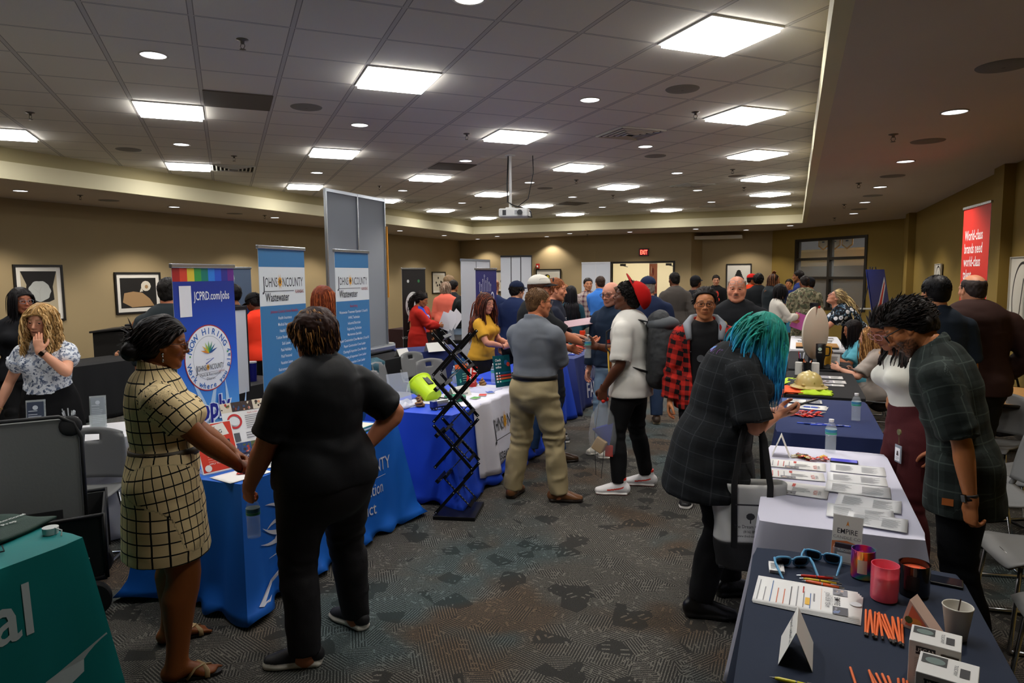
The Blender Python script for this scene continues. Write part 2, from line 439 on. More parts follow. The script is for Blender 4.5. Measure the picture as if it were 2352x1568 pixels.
# ---------------------------------------------------------------- people
def rotm(yaw=0,pitch=0,roll=0):
 return np.array(Euler((R(pitch),R(roll),R(yaw)),'XYZ').to_matrix())
def ik(a,t,l1,l2,hint):
 a = np.asarray(a,float); t = np.asarray(t,float); d = t-a; D = np.linalg.norm(d)
 if D > (l1+l2)*.995: t = a+d/D*(l1+l2)*.995; d = t-a; D = np.linalg.norm(d)
 if D < abs(l1-l2)+.02: D = abs(l1-l2)+.02
 z = vn(d); h = np.asarray(hint,float); h = vn(h-z*(h@z)); x = (l1*l1-l2*l2+D*D)/(2*D)
 return a+z*x+h*math.sqrt(max(l1*l1-x*x,0)),t
def hand_prims(w,f,pn,side,s=1,curl=.35,thumb=.5,spread=.12,el=None):
 f = vn(f); pn = np.asarray(pn,float); pn = vn(pn-f*(f@pn)); ac = np.cross(f,pn)*side
 if np.isscalar(curl): curl = [curl*.85,curl,curl*1.08,curl*1.15]
 P = [Chain([w-f*.03*s,w+f*.03*s,w+f*.06*s,w+f*.088*s],np.array([.026,.034,.039,.037])*s,np.array([.019,.0165,.0145,.011])*s,ex=ac,k=.012,id=2)]
 P.append(Ell(w+(f*.035+ac*.024+pn*.008)*s,np.array([.02]*3)*s,k=.018,id=2))
 for i,(o,L,r) in enumerate([(.029,.070,.0086),(.0098,.077,.009),(-.010,.071,.0084),(-.028,.056,.0074)]):
  b = w+(f*(.084-.006*abs(i-1.2))+ac*o)*s; c = curl[i]
  # rebuild with a clean planar bend
  base = vn(f+ac*(o*spread*8)); up = vn(pn-base*(base@pn)); ang = 0; pts = [b]
  for q,an in ((.44,62),(.31,88),(.25,50)):
   ang += R(an*c); pts.append(pts[-1]+(base*math.cos(ang)+up*math.sin(ang))*L*q*s)
  P.append(Chain(pts,np.array([r*1.12,r*1.04,r,r*.8])*s,k=.004,ref=2,id=2))
 b = w+(f*.022+ac*.024+pn*.010)*s; d0 = vn(f*.62+ac*.72+pn*.35); d1 = vn(f*(.8)+ac*(.5-.6*thumb)+pn*(.25+.5*thumb)); d2 = vn(f*(.85-.2*thumb)+ac*(.35-1.0*thumb)+pn*(.2+.5*thumb))
 P.append(Chain([b,b+d0*.042*s,b+(d0*.042+d1*.034)*s,b+(d0*.042+d1*.034+d2*.027)*s],np.array([.0155,.0125,.0108,.0085])*s,k=.008,id=2))
 return P
FEM = dict(jaw=.92,brow=.4,nose=.88,lip=1.15)
MAL = dict(jaw=1.04,brow=1,nose=1.05,lip=.95)
def head_prims(f=None,jaw=1,brow=1,nose=1,lip=1,fat=0,smile=0,mouth=0):
 A = lambda c,r,k=.015,**kw: Ell(c,r,k=k,id=1,**kw)
 P = [A((0,-.014,.032),(.0765,.096,.083)),A((0,.02,-.03),(.064+fat*.008,.07,.078),.03),A((0,.03,.035),(.058,.06,.045),.02)]
 P += [Chain([(0,.0,-.03),(0,.035,-.072),(0,.062,-.096)],[.062*jaw+fat*.006,.047*jaw+fat*.006,.022*jaw],[.05,.042,.017],k=.02,id=1)]
 P += [Chain([(-.052*jaw,-.005,-.045),(-.036*jaw,.04,-.083),(0,.067,-.1),(.036*jaw,.04,-.083),(.052*jaw,-.005,-.045)],[.017+fat*.006]*5,[.016+fat*.008]*5,k=.02,ref=2,id=1)]
 for q in (-1,1):
  P += [A((q*.044,.055,-.022),(.022+fat*.005,.022,.022+fat*.004),.02)]
  P += [Chain([(q*.012,.085,.018),(q*.03,.085,.026),(q*.05,.068,.02)],.0085*(.75+.25*brow),[.0062*(.8+.3*brow)]*3,k=.012,ref=1,id=1)]
  P += [Ell((q*.031,.096,.004),(.0165,.016,.0115),k=.012,sub=True)]
 for q in (-1,1):
  P += [Chain([(q*.046,.0745,.004),(q*.039,.083,.0105),(q*.03,.0875,.0125),(q*.02,.083,.0095)],.0045,k=.005,ref=1,id=1)]
  P += [Chain([(q*.046,.0745,.001),(q*.037,.0825,-.006),(q*.027,.0845,-.007),(q*.019,.081,-.002)],.0042,k=.006,ref=1,id=1)]
  P += [Ell((q*.076,-.004,-.004),(.008,.019,.031),(0,0,q*14),k=.008,id=1),Ell((q*.0835,.0,.0),(.005,.011,.02),k=.006,sub=True),Ell((q*.074,.006,-.03),(.007,.009,.01),k=.006,id=1)]
 P += [Chain([(0,.083,.018),(0,.094,-.002),(0,.1085,-.026)],[.009,.0085,.0115*nose],[.008,.0085,.010*nose],k=.012,ref=2,id=1),A((0,.103,-.0295),(.0125*nose,.011*nose,.0095),.008)]
 for q in (-1,1): P += [A((q*.0135*nose,.092,-.0325),(.0078*nose,.0105,.0075),.007),Ell((q*.0075,.099,-.0405),(.004,.006,.0035),k=.003,sub=True)]
 P += [A((0,.082,-.055),(.028,.016,.022),.014)]
 sm = smile*.005; g = mouth*.004
 P += [Chain([(-.024,.082,-.0585+sm),(-.01,.0955,-.055+g),(0,.0965,-.0563+g),(.01,.0955,-.055+g),(.024,.082,-.0585+sm)],.0045*lip,[.0035,.0052*lip,.0048*lip,.0052*lip,.0035],k=.004,ref=2,id=1)]
 P += [Chain([(-.022,.081,-.061+sm),(0,.0945,-.0655-g),(.022,.081,-.061+sm)],.0045*lip,[.003,.0068*lip,.003],k=.004,ref=3,id=1)]
 P += [Chain([(-.024,.093,-.0598+sm),(0,.1015,-.0603),(.024,.093,-.0598+sm)],.006,[.0014+g,.0018+g,.0014+g],k=.002,ref=2,sub=True)]
 return P
def hairline(y,style):
 return np.interp(y,[-.13,-.03,-.012,.012,.03,.055,.085,.12],{'m': [-.085,-.065,-.04,.0,.012,.048,.066,.07],'f': [-.09,-.075,-.03,-.01,.0,.035,.063,.068],'high': [-.09,-.065,-.02,.0,.02,.075,.095,.1],'bald': [-.085,-.06,-.03,.0,.06,.2,.3,.4],'low': [-.09,-.075,-.03,-.015,-.005,.02,.045,.05]}[style])
def lock_mesh(P,rad,flat=.45,n=4):
 """P (N,K,3) lock centre lines, rad (K,) -> tubes"""
 N,K,_ = P.shape; T = np.gradient(P,axis=1); T /= np.linalg.norm(T,axis=2,keepdims=True)+1e-9
 ref = np.array([.31,.17,.94]); a = np.cross(T,ref); a /= np.linalg.norm(a,axis=2,keepdims=True)+1e-9; b = np.cross(T,a)
 ph = np.random.RandomState(3).uniform(0,6.28,(N,1,1)); a2 = a*np.cos(ph)+b*np.sin(ph); b2 = -a*np.sin(ph)+b*np.cos(ph)
 V = np.stack([P+(a2*math.cos(2*math.pi*k/n)+b2*math.sin(2*math.pi*k/n)*flat)*rad[None,:,None] for k in range(n)],2)
 base = (np.arange(N)[:,None,None]*K+np.arange(K-1)[None,:,None])*n; kk = np.arange(n)[None,None,:]
 F = np.stack([base+kk,base+(kk+1) % n,base+n+(kk+1) % n,base+n+kk],3).reshape(-1,4)
 return V.reshape(-1,3),F
def person(label,at,rz=0,h=1.72,sex='m',**sp):
 _c,_s = math.cos(R(rz)),math.sin(R(rz)); wl_ = lambda x,y: ((x-at[0])*_c+(y-at[1])*_s,-(x-at[0])*_s+(y-at[1])*_c)
 if 'feetw' in sp: sp['feet'] = [(*wl_(q[0],q[1]),q[2]-rz) for q in sp['feetw']]
 for k_ in ('ra','la'):
  if k_ in sp:
   q = dict(sp[k_])
   if 'W' in q: q['w'] = (*wl_(q['W'][0],q['W'][1]),q['W'][2])
   for a_,b_ in (('F','f'),('PN','pn')):
    if a_ in q: x_,y_ = q[a_][0],q[a_][1]; q[b_] = (x_*_c+y_*_s,-x_*_s+y_*_c,q[a_][2])
   sp[k_] = q
 g = sp.get; s = h/1.75; fem = sex == 'f'; lod = g('lod',1); rng = np.random.RandomState(g('seed',int(abs(at[0]*977+at[1]*131)) % 9999))
 bw,bd,belly,bust,lw = g('bw',1),g('bd',g('bw',1)),g('belly',0),g('bust',.5 if fem else 0),g('lw',1+.6*(g('bw',1)-1))
 lean,side,twist = R(g('lean',2)),R(g('side',0)),R(g('twist',0)); seat = g('seat')
 ph = (seat+.06 if seat else .948*s-g('drop',0)); pel = np.array([g('px',0),g('py',0),ph])
 Ls = np.array([-.09,0,.08,.16,.26,.36,.43,.475,.52])*s
 if fem: A = np.array([.10,.176,.163,.133,.142,.150,.138,.094,.054])*s*bw; B = np.array([.10,.122,.115,.097,.105,.112,.10,.077,.056])*s*bd
 else: A = np.array([.10,.165,.162,.150,.158,.170,.156,.108,.062])*s*bw; B = np.array([.10,.118,.115,.106,.114,.124,.114,.09,.064])*s*bd
 A[-1] = A[-1]/bw*(1+.3*(bw-1)); B[-1] = B[-1]/bd*(1+.3*(bd-1))
 B[2:5] += belly*np.array([.035,.05,.03])*s
 def spine(l):
  n = 8; p = pel.copy(); 
  for i in range(n):
   q = l*(i+.5)/n; an = lean*(.45+.95*max(q,0)/(.52*s)) if l > 0 else lean*.3
   p = p+l/n*np.array([math.sin(side),math.sin(an),math.cos(an)*math.cos(side)])
  return p
 bel_y = np.array([0,-.008,.0,.006,.004,.004,0,-.006,-.008])*s+np.array([0,.2,.9,1.1,.7,.3,0,0,0])*belly*.035*s
 def yaw_ex(l): a = twist*max(l,0)/(.5*s); return np.array([math.cos(a),math.sin(a),0])
 def sec(l,gr=0,skirt=0):
  a = np.interp(l,Ls[1:],A[1:]) if l > 0 else A[1]; b = np.interp(l,Ls[1:],B[1:]) if l > 0 else B[1]
  return spine(l)+np.array([0,np.interp(l,Ls,bel_y),0]),a+gr+skirt,b+gr+skirt
 TP = [spine(l)+np.array([0,o,0]) for l,o in zip(Ls,bel_y)]
 exT = yaw_ex(.3*s)
 torso = [Chain(TP,A,B,ex=exT,k=.03,ref=2,id=0)]
 nb = spine(.52*s); an = lean*1.35
 hd = g('head',(0,0,0)); Rh = rotm(*hd) if len(hd) == 3 else np.array(hd)
 nd = vn(np.array([math.sin(side),math.sin(an*.7)+.18+g('neck',0),1])); nt = nb+nd*.06*s
 hs = s*g('hs',1); hc = nt+np.array([0,.0,.02*s])+Rh@np.array([0,.028,.078])*hs
 nr = (.049 if fem else .058)*s*(1+.45*(bw-1))
 neck = Chain([nb-nd*.05*s,nb+nd*.02*s,hc+Rh@np.array([0,-.028,-.05])*hs],[nr*1.25,nr,nr*.98],[nr*1.2,nr,nr],k=.035,ref=2,id=0)
 # arms
 shw = (.146 if fem else .166)*s*(1+.75*(bw-1)); shc = spine(.428*s); yx = yaw_ex(.5*s); zs = vn(spine(.45*s)-spine(.4*s))
 J = {}; arms = []; hands = []; sleeves = {}
 for sd,key in ((1,'ra'),(-1,'la')):
  a = dict(w=(sd*(shw+.075+.03*bw)+g('px',0),.07,.80*s),hint=(sd*.5,-1,0),f=None,pn=(-sd,.1,0),curl=.35,thumb=.4); a.update(g(key,{}))
  sh = shc+yx*sd*shw+zs*g('shrug',0)
  wt = np.array(a['w'],float); el,wr = ik(sh,wt,.285*s,.255*s,a['hint'])
  f = vn(a['f']) if a['f'] is not None else vn(wr-el)
  lwr = lw*s
  arms.append(Chain([sh-yx*sd*.03*s,sh+(el-sh)*.12,sh+(el-sh)*.45,el,el+(wr-el)*.28,el+(wr-el)*.7,wr],np.array([.05,.057,.05,.041,.044,.034,.026])*lwr*(.9 if fem else 1),np.array([.05,.055,.05,.040,.041,.031,.021])*lwr*(.9 if fem else 1),ex=np.cross(f,a['pn']),k=.03,ref=2,id=3))
  hands.append((wr,f,a['pn'],sd,(s*(.93 if fem else 1.02)),a['curl'],a['thumb'])); J[key] = (sh,el,wr,f)
 # legs
 ft = g('feet',((.11,0,-8),(-.11,0,8))); legs = []
 for sd,key,(fx,fy,fr) in ((1,'rl',ft[0]),(-1,'ll',ft[1])):
  hip = pel+np.array([sd*.092*s*bw**.6,0,-.02]); ak = np.array([fx,fy,.085*s])
  kn,ak = ik(hip,ak,.425*s,.43*s,g('knee',(sd*.12,1,0)) if not isinstance(g('knee'),dict) else g('knee')[key])
  ll = lw*s
  legs.append(Chain([hip+np.array([0,0,.03]),hip+(kn-hip)*.35,kn,kn+(ak-kn)*.3+np.array([0,-.012,0]),kn+(ak-kn)*.75,ak,ak-np.array([0,.01,.04*s])],np.array([.09,.08,.056,.057,.04,.036,.038])*ll,np.array([.095,.085,.06,.062,.042,.04,.036])*ll,k=.03,ref=2,id=4))
  J[key] = (hip,kn,ak,fr)
 def local(fr): a = R(fr); return np.array([-math.sin(a),math.cos(a),0]),np.array([math.cos(a),math.sin(a),0])
 body = torso+[neck]+arms+legs
 if bust: body += [Ell(spine(.33*s)+np.array([q*.072*s*bw,B[5]*.75,0]),np.array([.062,.05+.03*bust,.06])*s*(.8+.3*bust)*bw**.5,k=.03) for q in (-1,1)]
 body += [Ell(pel+np.array([q*.075*s*bw,-.055*s*bd,-.03*s]),np.array([.08,.075,.085])*s*bw,k=.03) for q in (-1,1)]
 bare = g('bare')  # bare feet in sandals
 for key,sd in (('rl',1),('ll',-1)):
  hip,kn,ak,fr = J[key]; fd,fx_ = local(fr); b0 = np.array([ak[0],ak[1],0])
  body.append(Chain([b0-fd*.045*s+np.array([0,0,.035]),b0+fd*.05*s+np.array([0,0,.045]),b0+fd*.12*s+np.array([0,0,.028]),b0+fd*.165*s+np.array([0,0,.02])],np.array([.03,.034,.042,.036])*s,np.array([.032,.036,.02,.013])*s,ex=fx_,k=.025,ref=2))
  if bare:
   for i in range(5): body.append(Chain([b0+fd*(.145-.012*i)*s+fx_*(-sd*.030+sd*.0155*i)*s+np.array([0,0,.02]),b0+fd*(.192-.016*i)*s+fx_*(-sd*.032+sd*.0175*i)*s+np.array([0,0,.014])],[.0105 if i == 0 else .0078]*2,k=.006,ref=1))
 skin = np.array(s2l(g('skin','c98f6b'))); vb = {0: .009,1: .012,2: .016}[lod]; vh = {0: .0026,1: .0038,2: .006}[lod]; vd = {0: .003,1: .004,2: .006}[lod]
 if g('vh'): vh = g('vh')
 # body mesh, cut where the finer head and hands take over
 handP = [hand_prims(*q[:7]) for q in hands]
 hcut = [(hc+Rh@np.array([0,-.02,-.085])*hs,Rh@np.array([0,-.25,1.]))]
 def cutpost(G,X,Y,Z):
  for c,d in hcut+[(J[k][2]+J[k][3]*.0,J[k][3]) for k in ('ra','la')]:
   r = (X-c[0])**2+(Y-c[1])**2+(Z-c[2])**2; t = (X-c[0])*d[0]+(Y-c[1])*d[1]+(Z-c[2])*d[2]
   G = np.where((r < (.3 if d is hcut[0][1] else .17)**2) & (t > .012),.2,G)
  return G
 V,F = surface(body,vb,post=cutpost); V = relax(V,F,2)
 C = np.tile(skin,(len(V),1)); parts = [(V,F,C)]
 for q,hp in zip(hands,handP):
  fore = arms[0 if q[3] == 1 else 1]
  c = q[0]; hv,hf = surface(hp+[Chain(fore.P[-4:],fore.A[-4:],fore.B[-4:],ex=fore.ex,k=.02,ref=1)],vd,lo=c-.24,hi=c+.24)
  t = (hv-c)@q[1]; keep = (t > -.03)[hf].all(1); hf = hf[keep]
  cc = np.tile(skin,(len(hv),1)); fing = np.clip((t-.08)/.08,0,1)[:,None]; cc = cc*(1+fing*np.array([.10,-.03,-.03]))
  parts.append((hv,hf,cc))
 # head
 hp = head_prims(**{**(FEM if fem else MAL),**g('face',{})}); ni = lambda p: (Rh.T@(p-hc))/hs
 hp.append(Chain([ni(nb-nd*.02*s),ni(nb+nd*.03*s),np.array([0,-.026,-.045])],np.array([nr*1.02,nr*.97,nr*.95])/hs,k=.025,ref=2))
 hv,hf = surface(hp,vh,lo=np.array([-.13,-.13,-.165]),hi=np.array([.13,.14,.14])); hv = relax(hv,hf,1,.35)
 x,y,z = hv.T; cc = np.tile(skin,(len(hv),1)); fac = lambda m,col: cc*(1-m[:,None])+np.array(col)*m[:,None]
 red = np.exp(-((np.abs(x)-.042)**2+(z+.03)**2)/.0006)*(y > .03)*.35+np.exp(-(x**2+(z+.03)**2)/.0003)*(y > .08)*.3+(np.abs(x) > .078)*.25
 cc = fac(np.clip(red,0,1)*.38,skin*np.array([1.15,.78,.72]))
 haircol = np.array(s2l(g('hair',{}).get('c','2a1c14')))
 sm = g('face',{}).get('smile',0)*.005
 lipz = -.0605+sm*np.clip(np.abs(x)/.02,0,1); lm = np.clip(1.6-((x/.023)**2+((z-lipz)/.0095)**2)*1.5,0,1)*(y > .077)
 cc = fac(lm*g('lips',.75),s2l(g('lipc','8f4a42') if fem else '7d4a40') if g('lipc') or fem else skin*np.array([.85,.6,.55]))
 bz = .0275+.004*np.exp(-((np.abs(x)-.036)**2)/.0002)-.12*np.clip(np.abs(x)-.043,0,1)
 bm = np.clip(1.5-np.abs(z-bz)/.0032,0,1)*((np.abs(x) > .012) & (np.abs(x) < .052) & (y > .045)); cc = fac(np.clip(bm,0,1)*g('brow',.85),g('browc') and s2l(g('browc')) or haircol*.8)
 if g('beard'):
  cl = np.clip((-.028-.35*np.clip(.06-y,0,1)-z)/.012,0,1)*np.clip((y+.005)/.02,0,1); cl = np.maximum(cl,np.clip(1-np.abs(z+.044)/.009,0,1)*(y > .085)*(np.abs(x) < .03))
  cl *= 1-np.clip(lm*2,0,1); cl *= (.75+.35*fbm(hv*220,5,2)); cc = fac(np.clip(cl,0,1)*g('beard'),haircol)
  hv = hv+normals(hv,hf)*(np.clip(cl,0,1)*g('beard')*.0035)[:,None]
 if g('mustache'):
  m = np.clip(1.25-((x/.025)**2+((z+.0475+.14*np.abs(x)))**2/.0052**2),0,1)*(y > .07); cc = fac(np.clip(m*1.5,0,1),s2l(g('mustache'))); hv = hv+normals(hv,hf)*(np.clip(m,0,1)*.005)[:,None]
 parts.append((hv*hs@Rh.T+hc,hf,cc))
 for q in (-1,1):   # eyeballs
  ec = np.array([q*.0315,.0745,.003]); mb = MB(); mb.ball((0,0,0),.0122,8 if lod else 12); ev = np.array(mb.v); ef = np.array([f for f in mb.f])
  gz = vn(g('gaze',(0,1,-.05))); dt = (ev@gz)/.0122; ec_ = np.where((dt > .97)[:,None],[.003]*3,np.where((dt > .82)[:,None],s2l(g('iris','3a2415')),[.55,.52,.5]))
  parts.append(((ev+ec)*hs@Rh.T+hc,ef,ec_))
 V,F,C = merge(parts)
 skm = g('skinmat') or M('ffffff',.5,spec=.4,attr='Col',bump=(180,.08))
 root = meshobj('person',V,F,skm,smooth=True,colattr=np.clip(C,0,1))
 root.location = (at[0],at[1],g('z',0)); root.rotation_euler = (0,0,R(rz)); tag(root,label,'person',g('group'))
 ctx = dict(s=s,spine=spine,sec=sec,J=J,hc=hc,Rh=Rh,hs=hs,nb=nb,nd=nd,nr=nr,A=A,B=B,Ls=Ls,lw=lw,bw=bw,bd=bd,lod=lod,root=root,fem=fem,bust=bust,exT=exT,pel=pel,seat=seat,rng=rng,haircol=haircol,belly=belly,yx=yx,shc=shc,hands=hands,sp=sp)
 if g('hair') is not None and g('hair').get('st') != 'none': hair(ctx,g('hair'))
 for it in g('wear',[]): it[0](ctx,**it[1])
 return ctx
def hair(ctx,hp):
 """cap following the skull plus locks that are combed, fall and wave"""
 g = hp.get; Rh,hc,hs = ctx['Rh'],ctx['hc'],ctx['hs']; c0 = np.array(s2l(g('c','2a1c14'))); c1 = np.array(s2l(g('c2',g('c','2a1c14')))); rng = ctx['rng']; st = g('line','f' if ctx['fem'] else 'm')
 t = g('t',.012); vox = {0: .0045,1: .006,2: .008}[ctx['lod']]
 P = [Ell((0,-.014,.034),(.0775+t,.097+t,.084+t),k=.01)]
 P += [Ell((0,-.05,-.03),(.06+t*.7,.055+t*.6,.06),k=.03)]
 for e in g('blobs',[]): P.append(Ell(e[0],e[1],k=.015))
 def post(G,X,Y,Z):
  ln = hairline(Y,st)
  if st == 'bald': G = np.maximum(G,Z-.058-.25*np.abs(X))
  return np.maximum(G,-(Z-ln)*.75) if not g('blobs') else np.where((Y > -.075) & (Z < .09),np.maximum(G,-(Z-ln)*.75),G)
 V,F = surface(P,vox,post=post); V = relax(V,F,2)
 N = normals(V,F); am = g('rough',.004); fr = g('freq',55)
 V = V+N*(am*fbm(V*np.array([fr,fr*.35,fr*.6]),3,3))[:,None]
 nz = fbm(V*np.array([160,30,60]),8,2); C = c0*(1+.3*nz)[:,None]; parts = [(V,F,np.clip(C,0,1))]
 n = int(g('n',260)*{0: 1,1: .7,2: .4}[ctx['lod']])
 if n and g('len',.04) > 0:
  K = g('K',9); i = np.arange(n*4)+.5; ph = np.arccos(1-2*i/(n*4)); th = math.pi*(1+5**.5)*i
  D = np.stack([np.cos(th)*np.sin(ph),np.sin(th)*np.sin(ph),np.cos(ph)],1); rad = np.array([.0775+t*.7,.097+t*.7,.084+t*.7]); ctr = np.array([0,-.014,.034])
  Pp = ctr+D*rad; ok = Pp[:,2] > hairline(Pp[:,1],st)+.004
  if st == 'bald': ok &= Pp[:,2] < .055
  if g('zmax'): ok &= Pp[:,2] < g('zmax')
  Pp = Pp[ok]; D = D[ok]; pk = rng.permutation(len(Pp))[:n]; Pp = Pp[pk]; D = D[pk]
  nrm = D/rad; nrm /= np.linalg.norm(nrm,axis=1)[:,None]
  crown = np.array(g('crown',(0,-.05,.12))); cm = Pp-crown+np.array(g('comb',(0,0,0)))*.1
  if g('part') is None and g('len',.04) > .1: cm = cm+np.stack([np.sign(Pp[:,0])*.1,-.03+Pp[:,0]*0,Pp[:,0]*0],1)*(Pp[:,1] > -.02)[:,None]
  if g('part') is not None: cm = cm+np.stack([np.sign(Pp[:,0]-g('part'))*.12,Pp[:,0]*0,Pp[:,0]*0],1)*(Pp[:,2] > .06)[:,None]
  cm -= nrm*(cm*nrm).sum(1)[:,None]; cm /= np.linalg.norm(cm,axis=1)[:,None]+1e-6
  d = cm+nrm*g('lift',.25)+rng.normal(0,g('mess',.2),cm.shape); d /= np.linalg.norm(d,axis=1)[:,None]
  gv = Rh.T@np.array(g('grav',(0,0,-1.0))); L = g('len',.04)*rng.uniform(.75,1.1,(n if len(Pp) == n else len(Pp),1)); stp = L/(K-1)
  pos = Pp.copy(); out = [pos.copy()]; E = [(ctr,rad+.001)]
  if L.max() > .1: E.append((np.array([0,.055,-.035]),np.array([.066,.075,.1])))
  if L.max() > .1:
   toL = lambda p: Rh.T@(p-hc)/hs
   sp_ = ctx['spine']; s = ctx['s']; E.append((toL(ctx['nb']+ctx['nd']*.03*s),np.array([.06,.06,.09])))
   for l,k in ((.47,.62),(.42,.95),(.33,1),(.22,1)):
    cpt,a,b = ctx['sec'](l*s); q = toL(cpt); E.append((q,np.array([a,b,.09])/hs*k+.03))
  for k in range(1,K):
   d = d*(1-g('fall',.3))+gv*g('fall',.3); d /= np.linalg.norm(d,axis=1)[:,None]; pos = pos+d*stp
   for e_i,(c,r) in enumerate(E):
    if e_i == 0: q = (pos-c)/r
    else: q = (pos-c)/r if e_i == 1 else (pos-c)/r
    m = np.linalg.norm(q,axis=1); w_ = m < 1; pos[w_] = c+q[w_]/m[w_][:,None]*r
   if L.max() > .1 and g('clear',1):
    m = (np.abs(pos[:,0]) < .07) & (pos[:,1] > .025) & (pos[:,2] < .062) & (pos[:,2] > -.16); pos[m,0] = np.where(pos[m,0] > g('part',0),.0705,-.0705); pos[m,1] -= .006
   out.append(pos.copy())
  Q = np.stack(out,1); wa = g('wave',0)
  if wa:
   tt = np.linspace(0,1,K)[None,:]*L*g('wf',90); p1 = rng.uniform(0,6.28,(len(Pp),1)); T = np.gradient(Q,axis=1); T /= np.linalg.norm(T,axis=2,keepdims=True)+1e-9
   sdv = np.cross(T,gv+.01); sdv /= np.linalg.norm(sdv,axis=2,keepdims=True)+1e-6; ov = np.cross(T,sdv); gr = np.linspace(.15,1,K)[None,:,None]
   Q = Q+(sdv*np.sin(tt+p1)[...,None]+ov*np.cos(tt+p1)[...,None]*.8)*wa*gr
  rr = g('r',.0045)*np.interp(np.linspace(0,1,K),[0,.2,.75,1],[.8,1,.85,.15 if not g('blunt') else .8])
  lv,lf = lock_mesh(Q,rr,g('flat',.5)); tf = np.repeat(np.tile(np.linspace(0,1,K),len(Pp)),4); br = np.repeat(rng.uniform(.6,1.45,len(Pp)),K*4)
  if g('cf'): cl = g('cf')(tf,lv,np.repeat(rng.uniform(0,1,len(Pp)),K*4))
  else:
   hl = np.repeat(rng.uniform(0,1,len(Pp)) < g('hl',.3),K*4); cl = np.where(hl[:,None],c1,c0)
  parts.append((lv,lf,np.clip(cl*br[:,None],0,1)))
 for tl in g('tails',[]):    # ponytails, braids, buns: bundles from a tie point
  m = tl.get('n',60); K = 12; o = np.array(tl['at'],float); d = np.tile(vn(tl['d']),(m,1))+rng.normal(0,tl.get('sp',.25),(m,3)); d /= np.linalg.norm(d,axis=1)[:,None]; pos = o+rng.normal(0,tl.get('w',.012),(m,3)); out = [pos.copy()]
  gv = Rh.T@np.array([0,0,-1.]); L = tl['L']*rng.uniform(.8,1.05,(m,1))
  sp_ = ctx['spine']; s = ctx['s']; E = [(np.array([0,-.014,.034]),np.array([.084,.105,.09]))]; toL = lambda p: Rh.T@(p-hc)/hs
  for l,k in ((.52,.9),(.47,.62),(.42,.95),(.33,1)): cpt,a,b = ctx['sec'](l*s); E.append((toL(cpt),np.array([a,b,.09])/hs*k+.03))
  for k in range(1,K):
   d = d*(1-tl.get('fall',.25))+gv*tl.get('fall',.25); d /= np.linalg.norm(d,axis=1)[:,None]; pos = pos+d*L/(K-1)
   for c,r in E:
    q = (pos-c)/r; mm = np.linalg.norm(q,axis=1); w_ = mm < 1; pos[w_] = c+q[w_]/mm[w_][:,None]*r
   out.append(pos.copy())
  Q = np.stack(out,1); p1 = rng.uniform(0,6.28,(m,1)); tt = np.linspace(0,1,K)[None,:]*L*tl.get('wf',60); Q[...,0] += np.sin(tt+p1)*tl.get('wave',.004); Q[...,1] += np.cos(tt+p1)*tl.get('wave',.004)
  lv,lf = lock_mesh(Q,tl.get('r',.006)*np.interp(np.linspace(0,1,K),[0,.2,.7,1],[.9,1,.8,.2]),.6); br = np.repeat(rng.uniform(.6,1.4,m),K*4); hl = np.repeat(rng.uniform(0,1,m) < g('hl',.3),K*4)
  cc_ = g('cf')(np.repeat(np.tile(np.linspace(0,1,K),m),4),lv,np.repeat(rng.uniform(0,1,m),K*4)) if g('cf') else np.where(hl[:,None],c1,c0); parts.append((lv,lf,np.clip(cc_*br[:,None],0,1)))
 V,F,C = merge(parts)
 o = meshobj(g('name','hair'),V*hs@Rh.T+hc,F,M('ffffff',g('gloss',.55),spec=.22,attr='Col'),ctx['root'],smooth=True,colattr=C)
 if g('label'): o['label'] = g('label')
def folds(V,F,ctx,amp,ids=None,sc=1.0,seed=0):
 N = normals(V,F); s = ctx['s']; J = ctx['J']
 d = fbm(V*np.array([9,9,5])*sc,seed,3)*.55+.45*np.sin(fbm(V*np.array([3.5,3.5,6])*sc,seed+4,2)*7+V[:,2]*18)
 w = .55+.45*fbm(V*4,seed+9,1)
 for k in ('ra','la','rl','ll'):
  q = J[k][1]; r = np.linalg.norm(V-q,axis=1); w = w+1.2*np.exp(-(r/.11)**2)
  d = d+np.exp(-(r/.10)**2)*np.sin((V-q)@vn(J[k][1]-J[k][0])*95+fbm(V*14,3,1)*1.5)*.5
 return V+N*(d*w*amp*.5)[:,None]
